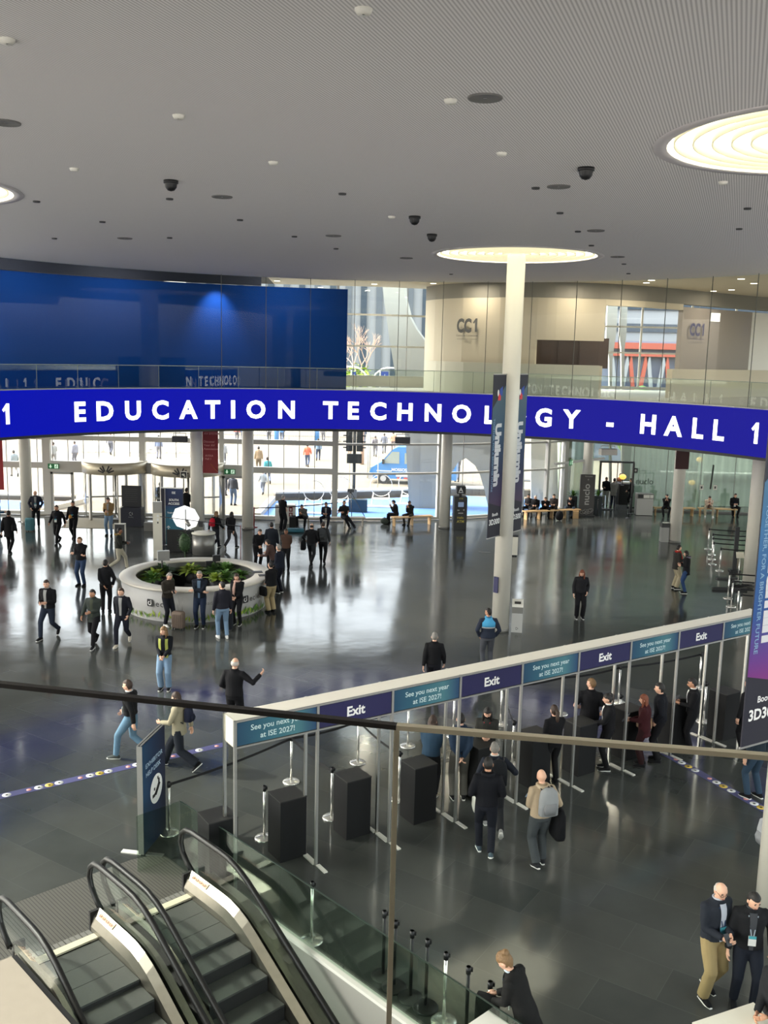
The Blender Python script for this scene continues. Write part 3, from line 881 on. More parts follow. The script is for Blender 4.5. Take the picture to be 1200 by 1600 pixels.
# ================================================================== OUTSIDE
PLAZA = mat('pale plaza paving', rgb(132, 123, 106), 0.85, vary=0.10, scale=0.6)
k = MB(); k.prism([(-120, 48.34), (-2.5, 48.64), (0.0, 49.0), (2.7, 49.75), (4.5, 50.4), (8.9, 52.65), (10.2, 54.6), (14, 62), (36, 62), (36, 54), (120, 54), (120, 240), (-120, 240)], -0.3, -0.02)
o = k.build('ground_plaza', PLAZA); tag(o, kind='structure')
k = MB(); k.prism([(-60, -70), (60, -70), (60, -5), (-60, -5)], -0.3, -0.02); o = k.build('ground_bounce_behind', mat('white bounce ground', rgb(232, 228, 220), 0.85)); tag(o, kind='structure')  # unseen white ground added to bounce sunlight up to the ceiling
POOL = mat('blue outdoor carpet', rgb(96, 140, 204), 0.8, vary=0.08, scale=1.5)
k = MB(); k.prism([(g(404, 813).x, 48.75), (-2.4, 48.75), (0, 49.1), (2.6, 49.8), (4.4, 50.5), (8.7, 52.7), (9.9, 54), (9.9, 57), (5, 58.4), (1, 57), (-3, 55.5), (-6.2, 54.6)], -0.02, 0.012)
o = k.build('blue_carpet', POOL); tag(o, 'bright blue carpet strip outside beyond the benches', 'carpet')
k = MB(); k.prism([(-30, 49.0), (-17.9, 49.0), (-17.2, 52.5), (-30, 52.5)], -0.02, 0.012)
o = k.build('blue_carpet', POOL); tag(o, 'bright blue carpet patch outside at far left', 'carpet')
KERB = mat('dark kerb', rgb(92, 88, 82), 0.8); KERBT = mat('pale kerb top', rgb(214, 206, 190), 0.8)
def kerb(pts, label, h=0.38):
    t = thing('plaza_kerb', label, 'kerb')
    k = MB(); k.strip(pts, -0.02, h, 0.5, 1); k.build('kerb_face', KERB, t)
    k = MB(); k.strip(pts, h, h + 0.1, 0.7, 1); k.build('kerb_top', KERBT, t)
kerb([(-6.3, 54.9), (-3, 55.9), (1, 57.4), (5, 58.8), (9.7, 58.8)], 'dark kerb with pale top behind the right blue carpet')
kerb([(-32, 53), (-17.4, 53)], 'pale kerb behind the left blue carpet', 0.2)
k = MB(); k.bar((g(404, 813).x - 0.15, 48.8, 0.12), (-6.45, 54.7, 0.12), 0.35, 0.28); tag(k.build('ramp_edge', KERBT), 'white sloping edge beside the entrance path outside', 'kerb')
k = MB(); k.bar((-17.8, 49.0, 0.1), (-16.6, 53.0, 0.1), 0.35, 0.24); tag(k.build('ramp_edge', KERBT), 'white sloping edge left of the entrance path outside', 'kerb')

# concrete tree columns outside, cut from thick slabs
CONC = mat('pale concrete', rgb(172, 172, 163), 0.8, vary=0.05, scale=0.8)
def slab(name, label, polys, Y, th, rz=0.0):
    t = thing(name, label, 'support')
    for nm, pl in polys:
        P = [aty(a, bb, Y) for a, bb in pl]
        n = len(P)
        vs = [(p.x, Y, p.z) for p in P] + [(p.x + th * 0.12, Y + th, p.z) for p in P]
        k = MB(); k.add(vs, [tuple(range(n)), tuple(range(n, 2 * n))[::-1]] + [(i, (i + 1) % n, n + (i + 1) % n, n + i) for i in range(n)], False)
        k.build(nm, CONC, t)
    return t
apex = (728, 716)
leftp = [(640, 816), (637, 750), (634, 690), (628, 645), (620, 600), (610, 540), (600, 470), (596, 430), (630, 430), (632, 462), (640, 495), (650, 514), (662, 530), (684, 552), (728, 578), apex, (716, 722), (706, 738), (698, 765), (690, 790), (683, 816)]
rightp = [(728, 578), (770, 592), (819, 606), (819, 812), (767, 812), (762, 790), (757, 766), (750, 742), (742, 727), apex]
slab('concrete_support', 'large pale concrete support with an arched opening outside the glass', [('left_leg', leftp), ('right_leg', rightp)], 53.2, 1.5)
slab('concrete_support', 'narrow pale concrete support outside right of the bannered column', [('wall_slab', [(830, 806), (829, 430), (868, 430), (872, 806)])], 55.8, 1.2)
slab('concrete_support', 'pale concrete support narrowing to a point seen through the right gallery window', [('shaft', [(950, 470), (966, 470), (963, 520), (957, 562), (956, 640), (956, 800), (953, 800), (953, 640), (952, 562), (947, 530)])], 57.0, 0.7)
slab('concrete_support', 'second pale concrete support beyond the right gallery window', [('shaft', [(972, 470), (981, 470), (979, 520), (976, 545), (975, 640), (975, 800), (972, 800), (972, 640), (971, 545), (968, 520)])], 57.5, 0.7)

# grey strip-window building far off
BLD = mat('grey metal facade', rgb(92, 100, 108), 0.6); BLDL = mat('pale facade strip', rgb(150, 154, 158), 0.6); BGL = mat('building glass', rgb(62, 74, 86), 0.4, spec=0.3)
t = thing('office_building', 'tall grey building with vertical window strips across the plaza', 'building', (0, 0, 0))
k = MB(); k.box((-2, 125, 8.5), (46, 8, 19)); k.build('wall', BLDL, t)
for i in range(24):
    k = MB(); k.box((-24 + i * 1.9, 120.9, 8.5), (0.75, 0.5, 18.6)); k.build('window_strip', BGL if i % 2 else BLD, t)
t = thing('exhibition_hall', 'red trussed hall building seen through the right gallery window', 'building', (0, 0, 0))
q0, q1 = aty(1005, 487, 80), aty(1066, 560, 80)
REDT = mat('red truss', rgb(170, 84, 66), 0.7)
k = MB(); k.box((27, 82, 5), (22, 2, 10)); k.build('wall', mat('blue grey wall', rgb(120, 130, 150), 0.7), t)
k = MB(); k.box((27, 80.6, 9.6), (22, 1.0, 0.5)); k.build('red_beam', REDT, t)
k = MB(); k.box((27, 80.4, 8.9), (22, 0.5, 0.3)); k.build('lower_beam', REDT, t)
for i in range(10):
    x = 18.5 + i * 1.5
    k = MB(); k.bar((x, 80.4, 8.8), (x + 0.7, 80.4, 4.0), 0.25, 0.3); k.bar((x + 1.4, 80.4, 8.8), (x + 0.7, 80.4, 4.0), 0.25, 0.3); k.build('truss_brace', REDT if i % 2 else BLDL, t)
k = MB(); k.box((27, 88, 13), (26, 6, 7)); k.build('upper_wall', BLDL, t)
for j in range(3):
    k = MB(); k.box((27, 84.9, 11.2 + j * 1.9), (24, 0.2, 0.7)); k.build('window_band', BGL, t)
k = MB()
for i in range(60):
    k.ell((rnd.uniform(17, 36), rnd.uniform(70, 74), rnd.uniform(2.0, 6.0)), (0.7, 0.7, 0.6), 7, 5)
tag(k.build('hedge', LEAF), 'green hedge in front of the red trussed hall', 'hedge')

# bare tree with a yellow-green shrub, curved lamp posts and blue banners, seen over the ring
BARK = mat('pale bark', rgb(196, 168, 150), 0.85)
def bare_tree(x, y, h, label, seed):
    r_ = random.Random(seed)
    k = MB()
    def grow(p, d, L, r, n):
        q = p + d * L
        k.tube([p, (p + q) / 2 + Vector((r_.uniform(-.05, .05), 0, r_.uniform(-.05, .05))) * L, q], [r, r * 0.85, r * 0.7], 5, False)
        if n == 0: return
        for i in range(3):
            e = (d + Vector((r_.uniform(-.75, .75), r_.uniform(-.75, .75), r_.uniform(-.1, .5)))).normalized()
            grow(q, e, L * r_.uniform(.6, .8), r * 0.62, n - 1)
    t = thing('bare_tree', label, 'tree', (x, y, 0))
    k.tube([(0, 0, 0), (0, 0, h * 0.4)], [0.16, 0.12], 8)
    grow(Vector((0, 0, h * 0.4)), Vector((0, 0, 1)), h * 0.2, 0.11, 5)
    k.build('trunk_and_branches', BARK, t)
q = aty(568, 600, 74)
bare_tree(q.x, 74, 10.5, 'bare pale tree outside seen left of the concrete support', 3)
q = aty(548, 600, 78)
bare_tree(q.x, 78, 9.5, 'second bare tree outside beside the blue wall edge', 8)
def bush(x, y, z, rx, rz, mt, label, n=140, name='shrub', seed=1, core=0.0, sr=0.08):
    r_ = random.Random(seed); k = MB()
    if core: k.ell((0, 0, z), (rx * core, rx * core, rz * core), 12, 8)
    for i in range(n):
        d = Vector((r_.gauss(0, 1), r_.gauss(0, 1), r_.gauss(0, 1))).normalized() * r_.uniform(.4, 1)
        c0 = Vector((d.x * rx, d.y * rx, z + d.z * rz))
        s = rx * r_.uniform(.1, .2)
        M = Matrix.Rotation(r_.uniform(0, 6), 3, 'Z') @ Matrix.Rotation(r_.uniform(-1, 1), 3, 'X')
        vs = [c0 + M @ Vector(v) * s for v in ((-1, 0, 0), (0, -.5, .15), (1, 0, 0), (0, .5, .15))]
        k.add(vs, [(0, 1, 2, 3)], True)
    t = thing(name, label, 'plant', (x, y, 0))
    f = k.build('foliage', mt, t)
    k = MB(); k.tube([(0, 0, 0), (0, 0, z)], [sr, sr * 0.6], 6); k.build('stem', BARK if sr > 0.05 else LEAFD, t)
    return t
q = aty(556, 580, 70)
bush(q.x, 70, 6.2, 1.5, 1.7, LEAFY, 'yellow green tree outside beside the blue wall', 420, 'leafy_tree', 5)
LAMPP = mat('pale lamp post', rgb(222, 218, 206), 0.6)
for px, Y, lab, sgn in ((577, 66, 'left curved white lamp post outside over the ring', -1), (580, 67, 'right curved white lamp post outside over the ring', 1)):
    q = aty(px, 603, Y)
    t = thing('street_lamp', lab, 'lamp', (q.x, Y, 0))
    k = MB()
    k.tube([(0, 0, 0), (0, 0, q.z)] + [(sgn * 1.3 * (1 - math.cos(a)), 0, q.z + 1.3 * math.sin(a)) for a in (0.3, 0.7, 1.1, 1.45)] , 0.06, 8); k.build('post', LAMPP, t)
    k = MB(); k.box((sgn * 1.5, 0, q.z + 1.27), (0.8, 0.25, 0.1)); k.build('lamp_head', LAMPP, t)
BLUEF = mat('blue street banner', rgb(66, 84, 156), 0.7)
for px, w_, lab in ((553, 0.22, 'narrow blue street banner outside beside the blue wall'), (601, 0.45, 'blue street banner with white letters outside left of the concrete support')):
    q = aty(px, 591, 60)
    t = thing('street_banner', lab, 'banner', (q.x, 60, 0))
    k = MB(); k.tube([(-w_ / 2 - 0.06, 0, 0), (-w_ / 2 - 0.06, 0, q.z + 0.5)], 0.03, 8); k.build('pole', LAMPP, t)
    k = MB(); k.box((0, 0, q.z), (w_, 0.03, 0.82)); cl = k.build('cloth', BLUEF, t)
    k = MB()
    for j, ch in enumerate('ISE'): put_text(k, ch, (0, -0.02, q.z + 0.12 - j * 0.22), (1, 0, 0), (0, 0, 1), 0.14, 0.02)
    k.build('lettering', GLYPH, cl)

# police van
vq = g(602, 752)
t = thing('police_van', 'blue and white police van parked outside, front showing left of the concrete support', 'van', (vq.x - 0.95, vq.y, -0.02), R(-8))
VB = mat('van blue', rgb(62, 130, 196), 0.35, spec=0.6); VG = mat('van glass', rgb(150, 160, 150), 0.1, spec=0.8); VGREY = mat('van grey', rgb(178, 180, 184), 0.4); TYRE = mat('tyre', rgb(34, 34, 36), 0.8)
prof = [(0.0, 0.35), (0.02, 0.8), (0.18, 1.08), (0.55, 1.3), (0.8, 1.42), (1.55, 2.3), (1.9, 2.48), (5.6, 2.5), (5.75, 2.3), (5.8, 0.4)]
k = MB(); n = len(prof)
k.add([(x, -0.98, z) for x, z in prof] + [(x, 0.98, z) for x, z in prof], [tuple(range(n)), tuple(range(n, 2 * n))[::-1]] + [(i, (i + 1) % n, n + (i + 1) % n, n + i) for i in range(n)], False)
k.build('body', VB, t)
k = MB(); k.add([(0.86, -1.0, 1.42), (1.52, -1.0, 2.16), (2.0, -1.0, 2.16), (2.0, -1.0, 1.38), (1.1, -1.0, 1.38)], [(0, 1, 2, 3, 4)], False); k.build('side_window', VG, t)
k = MB(); k.add([(2.35, -1.0, 1.38), (2.35, -1.0, 2.1), (3.4, -1.0, 2.1), (3.4, -1.0, 1.38)], [(0, 1, 2, 3)], False); k.build('side_window', VG, t)
k = MB(); k.add([(0.86, -0.9, 1.46), (1.5, -0.9, 2.22), (1.5, 0.9, 2.22), (0.86, 0.9, 1.46)], [(0, 1, 2, 3)], False); k.v = [v + Vector((-0.03, 0, 0.03)) for v in k.v]; k.build('windscreen', VG, t)
k = MB(); k.box((0.1, 0, 0.45), (0.34, 1.98, 0.36)); k.build('bumper', VGREY, t)
k = MB(); k.box((3.6, -0.99, 0.62), (3.6, 0.03, 0.2)); k.box((1.0, -0.985, 0.86), (1.0, 0.03, 0.07)); k.build('white_stripe', WHITE, t)
k = MB()
for i in range(8): k.box((2.0 + i * 0.45, -1.0, 0.42), (0.25, 0.02, 0.1))
k.build('red_chequers', mat('red reflective', rgb(200, 84, 74), 0.5), t)
k = MB(); k.box((0.95, -1.12, 1.5), (0.14, 0.2, 0.3)); k.build('mirror', BLACK, t)
k = MB(); k.box((0.1, -0.7, 0.95), (0.16, 0.4, 0.2)); k.build('headlamp', VG, t)
for x in (0.95, 4.7):
    for s in (-1, 1):
        k = MB(); k.tube([(x, s * 0.99, 0.36), (x, s * 0.76, 0.36)], 0.36, 24); wv_ = k.build('wheel', TYRE, t)
        k = MB(); k.tube([(x, s * 1.0, 0.36), (x, s * 0.97, 0.36)], 0.2, 16); k.build('hub_cap', VGREY, wv_)
k = MB(); put_text(k, "MOSSOS D'ESQUADRA", (1.5, -1.0, 0.88), (1, 0, 0), (0, 0, 1), 0.2, 0.02, 'L'); k.build('lettering', GLYPH, t)

# traffic light, tripod, hoops, barriers
TLM = mat('traffic light grey', rgb(52, 56, 54), 0.6)
q = aty(552, 806, 51.6)
t = thing('traffic_light', 'dark traffic light on a pole outside beyond the lounging man', 'traffic light', (q.x, 51.6, 0))
k = MB(); k.tube([(0, 0, 0), (0, 0, 5.2)], 0.085, 12); k.tube([(0, 0, 0), (0, 0, 1.2)], 0.12, 12); k.build('pole', TLM, t)
for s in (-1, 1):
    hd = MB(); hd.box((s * 0.28, 0, 3.95), (0.34, 0.3, 1.3)); h_ = hd.build('signal_head', TLM, t)
    for j in range(4):
        k = MB(); k.box((s * 0.5, 0, 3.5 + j * 0.32), (0.22, 0.3, 0.05)); k.build('visor', BLACK, h_)
k = MB(); k.box((0, 0, 2.9), (0.8, 0.28, 0.5)); k.build('repeater_head', TLM, t)
k = MB(); k.box((0.02, -0.14, 1.0), (0.3, 0.12, 0.5)); k.build('control_box', MGREY, t)
k = MB(); k.box((0.06, -0.13, 0.55), (0.1, 0.02, 0.45)); k.build('yellow_stripe', mat('yellow', rgb(206, 196, 60), 0.6), t)
q = aty(548, 804, 50.3)
t = thing('camera_tripod', 'black camera tripod standing behind the lounging man', 'tripod', (q.x, 49.75, 0))
for dx_, dy_ in ((-0.75, 0.3), (0.75, 0.3), (0.1, -0.6)):
    k = MB(); k.tube([(0, 0, 1.35), (dx_, dy_, 0.0)], 0.02, 6); k.build('leg', BLACK, t)
k = MB(); k.box((0, 0, 1.42), (0.34, 0.2, 0.16)); k.build('camera_head', BLACK, t)
k = MB(); k.box((0.0, 0.25, 0.35), (1.0, 0.4, 0.7)); k.v = [v + Vector((q.x + 0.35, 51.2, 0)) for v in k.v]
tag(k.build('equipment_case', mat('dark teal case', rgb(30, 66, 84), 0.6)), 'dark teal case at the foot of the traffic light outside', 'case')
HOOP = mat('white hoop', rgb(226, 222, 214), 0.5)
for i, (px, py, r_, lab) in enumerate(((595, 790, 0.62, 'white hoop chair outside right of the traffic light'), (531, 795, 0.62, 'white hoop chair outside left of the traffic light'), (490, 800, 0.55, 'white hoop chair outside beyond the seated men'), (640, 786, 0.66, 'white hoop chair outside near the blue van'))):
    q = g(px, py)
    t = thing('hoop_chair', lab, 'chair', (q.x, q.y, 0.012))
    k = MB(); k.tube([(r_ * math.sin(2 * PI * j / 28), 0, 1.15 + r_ * math.cos(2 * PI * j / 28)) for j in range(29)], 0.022, 6, False); k.build('hoop', HOOP, t)
    k = MB(); k.box((0, -0.2, 0.42), (0.9, 0.5, 0.05)); k.build('seat', HOOP, t)
    for s in (-1, 1):
        k = MB(); k.bar((s * 0.42, 0, 0.75), (s * 0.55, -0.1, 0), 0.05, 0.05); k.build('leg', HOOP, t)
    k = MB(); k.box((0, -0.6, 0.03), (1.5, 0.5, 0.06)); k.build('base', HOOP, t)
# letters standing on the plaza, read from behind
LETS = mat('white standing letters', rgb(236, 232, 222), 0.6)
for i, (ch, px) in enumerate(zip('gnabri', (119, 129, 141, 153, 162, 168))):
    q = g(px, 706); k = MB()
    put_text(k, ch, (q.x, q.y, -0.02), (1, 0, 0), (0, 0, 1), 1.2, 0.05)
    k.v += [v + Vector((0, 0.3, 0)) for v in k.v]; n = len(k.v) // 2
    fs = list(k.f); k.f += [[i_ + n for i_ in f] for f in fs]; k.mi += k.mi; k.sm += k.sm
    tag(k.build('standing_letter', LETS), 'white standing plaza letter %s beyond the left revolving door' % ch, 'letter')
for i, (ch, px) in enumerate(zip('nioerydo', (205, 214, 224, 235, 246, 257, 272, 288))):
    q = g(px, 707); k = MB()
    put_text(k, ch, (q.x, q.y, -0.02), (1, 0, 0), (0, 0, 1), 1.2, 0.05)
    k.v += [v + Vector((0, 0.3, 0)) for v in k.v]; n = len(k.v) // 2
    fs = list(k.f); k.f += [[i_ + n for i_ in f] for f in fs]; k.mi += k.mi; k.sm += k.sm
    tag(k.build('standing_letter', LETS), 'white standing plaza letter %s left of the red banner outside' % (ch if i < 7 else ch + ', the last of its row,'), 'letter')
POLEB = mat('blue pole', rgb(74, 140, 206), 0.6)
for px, lab in ((432, 'bright blue post outside right of the third column'), (495, 'bright blue post outside near the orange jacket')):
    q = g(px, 692); k = MB(); k.cyl((q.x, q.y, 0), 0.22, 3.6, 14); tag(k.build('blue_post', POLEB), lab, 'post')
FENCE = mat('metal barrier', rgb(160, 158, 150), 0.5, 0.4)
proto = None
for i, (px, py) in enumerate(((395, 691), (470, 693), (515, 692), (545, 690))):
    q = g(px, py)
    if proto is None:
        proto = thing('crowd_barrier', 'metal crowd barrier outside across the plaza', 'barrier', q, 0, 'plaza crowd barriers')
        k = MB(); k.tube([(-1.1, 0, 0.15), (-1.1, 0, 1.1), (1.1, 0, 1.1), (1.1, 0, 0.15), (-1.1, 0, 0.15)], 0.025, 6); k.build('frame', FENCE, proto)
        k = MB()
        for j in range(12): k.bar((-1 + j * 0.18, 0, 0.15), (-1 + j * 0.18, 0, 1.1), 0.02, 0.02)
        k.build('bars', FENCE, proto)
        for s in (-1, 1):
            k = MB(); k.bar((s * 0.9, -0.25, 0.02), (s * 0.9, 0.25, 0.02), 0.05, 0.04); k.bar((s * 0.9, 0, 0.02), (s * 0.9, 0, 0.2), 0.04, 0.04); k.build('foot', FENCE, proto)
    else:
        c_ = copy_tree(proto); c_.location = q
# pale low wall across the far side of the plaza
k = MB(); k.box((-30, 98, 0.4), (90, 1.0, 0.8)); tag(k.build('plaza_wall', KERBT), 'low pale wall across the far side of the plaza', 'wall')
# ================================================================== BANNERS ON COLUMNS
NAVYB = mat('banner navy', rgb(20, 20, 36), 0.6)
GRADB = grad_mat('banner blend', [(0.0, rgb(56, 28, 64)), (0.12, rgb(44, 30, 70)), (0.3, rgb(28, 40, 74)), (0.65, rgb(40, 70, 96)), (1.0, rgb(66, 92, 104))], 'Z', 0.9, 4.5)
GRADN = grad_mat('near banner blend', [(0.0, rgb(124, 40, 112)), (0.12, rgb(96, 52, 130)), (0.3, rgb(38, 76, 138)), (0.65, rgb(50, 104, 150)), (1.0, rgb(66, 100, 118))], 'Z', 0.9, 4.5)
PALEBL = mat('pale blue print', rgb(132, 168, 196), 0.6)
GREYW_ = mat('pale grey print', rgb(206, 206, 208), 0.6)
LOGR = mat('logo red', rgb(206, 56, 62), 0.6); LOGB = mat('logo blue', rgb(44, 74, 156), 0.6)
def tall_banner(col_c, w, side, z0, label, H=4.93, W=0.74):
    w = Vector((w[0], w[1], 0)).normalized()
    o0 = col_c + (w * -(COLR + 0.02 + W) if side < 0 else w * (COLR + 0.02))
    t = thing('column_banner', label, 'banner', (o0.x, o0.y, z0), math.atan2(w.y, w.x))
    k = MB(); k.box((W / 2, 0, H / 2), (W, 0.02, H)); cl = k.build('cloth', NAVYB, t)
    k = MB(); y = -0.013
    k.add([(0.0, y, 1.09), (W, y, 0.9), (W, y, 4.63), (0.0, y, 3.93)], [(0, 1, 2, 3)], False); k.build('printed_blend', GRADN if col_c is C8 else GRADB, cl)
    y = -0.018
    k = MB(); put_text(k, 'Unilumin', (W * 0.30, y, 2.52), (0, 0, -1), (1, 0, 0), 0.33, 0.06, width=1.9); k.build('lettering', GREYW_, cl)
    k = MB(); put_text(k, 'TOGETHER, FOR A BRIGHTER FUTURE', (W * 0.1, y, 2.52), (0, 0, -1), (1, 0, 0), 0.085, 0.01, width=2.2); k.build('slogan', PALEBL, cl)
    k = MB(); put_text(k, 'Booth', (W * 0.52, y, 0.66), (1, 0, 0), (0, 0, 1), 0.1, 0.02); put_text(k, '3D300', (W * 0.5, y, 0.4), (1, 0, 0), (0, 0, 1), 0.17, 0.03); k.build('booth_number', GLYPH, cl)
    k = MB(); k.ell((W * 0.38, y, 4.38), (0.05, 0.003, 0.1)); k.build('logo_white', GLYPH, cl)
    k = MB(); k.add([(W * .5, y, 4.3), (W * .72, y, 4.3), (W * .72, y, 4.58), (W * .5, y, 4.5)], [(0, 1, 2, 3)], False); k.build('logo_blue', LOGB, cl)
    k = MB(); k.add([(W * .36, y - .002, 4.16), (W * .58, y - .002, 4.16), (W * .58, y - .002, 4.28), (W * .47, y - .002, 4.38), (W * .38, y - .002, 4.28)], [(0, 1, 2, 3, 4)], False); k.build('logo_red', LOGR, cl)
    k = MB()
    for zz in (0.0, H): k.bar((-0.02, 0, zz), (W + COLR if side < 0 else W, 0, zz), 0.03, 0.03)
    if side > 0: k.bar((-COLR, 0, H), (0, 0, H), 0.03, 0.03)
    k.build('banner_rod', ALU, t)
    k = MB(); k.bar((W + 0.005 if side < 0 else -0.005, 0, 0), (W + 0.005 if side < 0 else -0.005, 0, H), 0.02, 0.02); k.build('pale_edge', CREAM, t)
tall_banner(C5, (0.6, 0.8), -1, 3.1, 'tall navy Unilumin banner on the left of the tall white column')
tall_banner(C5, (0.6, 0.8), 1, 3.1, 'tall navy Unilumin banner on the right of the tall white column')
tall_banner(C8, (0.86, 0.51), -1, 3.0, 'large purple and navy Unilumin banner at the right edge nearest the view', W=0.83)
def short_banner(c, x0, x1, z0, z1, mt, label, lines=(), off=-0.05):
    t = thing('column_banner', label, 'banner', (c.x, c.y + off, 0))
    k = MB(); k.box(((x0 + x1) / 2, 0, (z0 + z1) / 2), (x1 - x0, 0.02, z1 - z0)); cl = k.build('cloth', mt, t)
    k = MB()
    for s, x, z, h in lines: put_text(k, s, (x, -0.014, z), (1, 0, 0), (0, 0, 1), h, 0.01, 'L')
    if lines:
        k.build('lettering', mat('faded print', rgb(190, 130, 126), 0.6), cl)
        k = MB(); k.bar((x0 + 0.35, -0.014, z0 + 0.42), (x0 + 0.68, -0.014, z0 + 0.05), 0.01, 0.06, (0, 1, 0)); k.build('orange_stroke', mat('orange print', rgb(186, 104, 44), 0.6), cl)
    k = MB(); k.bar((x0, 0, z1), (x1, 0, z1), 0.03, 0.03); k.bar((x0 if x0 < 0 else 0, 0, z1), (0, 0, z1), 0.03, 0.03); k.build('banner_rod', ALU, t)
za, zb = aty(328, 739, C2.y).z, 5.6
short_banner(C2, 0.29, 0.98, za, zb, REDB, 'red banner with faded lettering on the column beside the round desk', (('AV SYSTEM', 0.36, za + 1.72, 0.1), ('Discover', 0.34, za + 1.36, 0.1), ('Your AV', 0.34, za + 1.2, 0.1), ('Association', 0.34, za + 1.04, 0.1), ('AVIXA', 0.4, za + 0.74, 0.09), ('Hall 1', 0.4, za + 0.6, 0.09)))
short_banner(C1, -1.75, -1.05, aty(2, 765, C1.y).z, 5.6, mat('left red banner', rgb(150, 30, 34), 0.65), 'red banner cut by the left edge of the view')
short_banner(C6, -0.32, 0.3, aty(1060, 733, C6.y - 0.3).z, 5.6, mat('brown banner', rgb(74, 44, 44), 0.65), 'brown banner wrapped on the column before the cafe glass', (), -0.3)

# ================================================================== EXIT PORTAL
PO = Vector((-2.25, 14.25, 0)); PA = math.atan2(0.55, 0.835); PITCHM = 1.48; NB = 9; DEP = 0.4
ZT, ZB = 2.86, 2.4
portal = thing('exit_portal', 'long white exit gateway with navy Exit and teal See you next year signs', 'gateway', PO, PA)
PM = Matrix.Translation(PO) @ Matrix.Rotation(PA, 4, 'Z')
L = NB * PITCHM
k = MB(); k.box((L / 2, DEP / 2, ZT - 0.01), (L, DEP, 0.02)); k.box((L / 2, DEP - 0.01, (ZT + ZB) / 2), (L, 0.02, ZT - ZB)); k.box((0.01, DEP / 2, (ZT + ZB) / 2), (0.02, DEP, ZT - ZB)); k.box((L / 2, DEP / 2, ZB + 0.01), (L, DEP, 0.02))
k.build('header_box', mat('portal white', rgb(226, 220, 206), 0.6), portal)
TEALS = grad_mat('teal blend', [(0.0, rgb(28, 66, 94)), (0.4, rgb(48, 98, 116)), (0.75, rgb(70, 118, 128)), (1.0, rgb(30, 62, 100))], 'X', 0.0, PITCHM - 0.06)
NAVYS = mat('navy sign', rgb(22, 20, 72), 0.55)
for i in range(NB):
    x0 = i * PITCHM + 0.03
    k = MB(); W_ = PITCHM - 0.06
    k.box((W_ / 2, 0, 0), (W_, 0.012, ZT - ZB - 0.08))
    sg = k.build('sign_panel', NAVYS if i % 2 else TEALS, portal, (x0, -0.006, (ZT + ZB) / 2))
    k = MB()
    if i % 2:
        put_text(k, 'Exit', (W_ / 2, -0.008, -0.085), (1, 0, 0), (0, 0, 1), 0.17, 0.03)
    else:
        put_text(k, 'See you next year', (W_ / 2, -0.008, 0.03), (1, 0, 0), (0, 0, 1), 0.095, 0.012)
        put_text(k, 'at ISE 2027!', (W_ / 2, -0.008, -0.125), (1, 0, 0), (0, 0, 1), 0.095, 0.012)
    k.build('lettering', GLYPH if i % 2 else mat('pale teal print', rgb(196, 218, 220), 0.6), sg)
k = MB(); k.box((L / 2, -0.006, ZT - 0.015), (L, 0.03, 0.03)); k.box((L / 2, -0.006, ZB + 0.015), (L, 0.03, 0.03)); k.build('sign_rails', ALU, portal)
for i in range(NB + 1):
    x = i * PITCHM
    for y in (0.0, DEP):
        k = MB(); k.box((x, y, ZT / 2), (0.045, 0.045, ZT)); k.build('post', STEEL if y else ALU, portal)
    if i:
        k = MB(); k.box((x, DEP / 2, 0.012), (0.09, DEP - 0.05, 0.024)); k.build('base_plate', WHITE, portal)
        k = MB(); k.box((x + 0.02, -0.17, 0.012), (0.07, 0.28, 0.022)); k.build('foot', WHITE, portal)
        k = MB(); k.box((x - 0.02, DEP + 0.12, 0.012), (0.07, 0.2, 0.022)); k.build('foot', WHITE, portal)

# black plinth counters behind it
cnt = [(340, 1272, 'empty black plinth at the far left behind the glass balustrade'), (449, 1240, 'empty black plinth under the leftmost See you next year sign'), (551, 1210, 'empty black plinth under the leftmost Exit sign'), (655, 1190, 'black plinth beside the person in the blue denim jacket'), (752, 1160, 'black plinth hidden behind the group leaving through the second Exit sign'), (836, 1143, 'black plinth left of the person with the blonde ponytail'), (908, 1126, 'black plinth where the man in black T-shirt leans'), (983, 1105, 'black plinth beside the person with long auburn hair'), (1055, 1092, 'black plinth in front of the person in dark suit with tablet'), (1133, 1078, 'empty black plinth beside the large purple banner')]
for i, (px, py, lab) in enumerate(cnt):
    q = g(px, py, 1.1)
    t = thing('plinth_counter', lab, 'counter', (q.x, q.y, 0), PA, 'black plinth counters')
    k = MB(); k.box((0, 0, 0.54), (0.5, 0.47, 1.08)); k.build('body', BLACKM, t)
    k = MB(); k.box((0, 0, 1.09), (0.51, 0.48, 0.02)); k.build('top', mat('plinth top', rgb(30, 30, 29), 0.6) if i == 0 else bpy.data.materials['plinth top'], t)

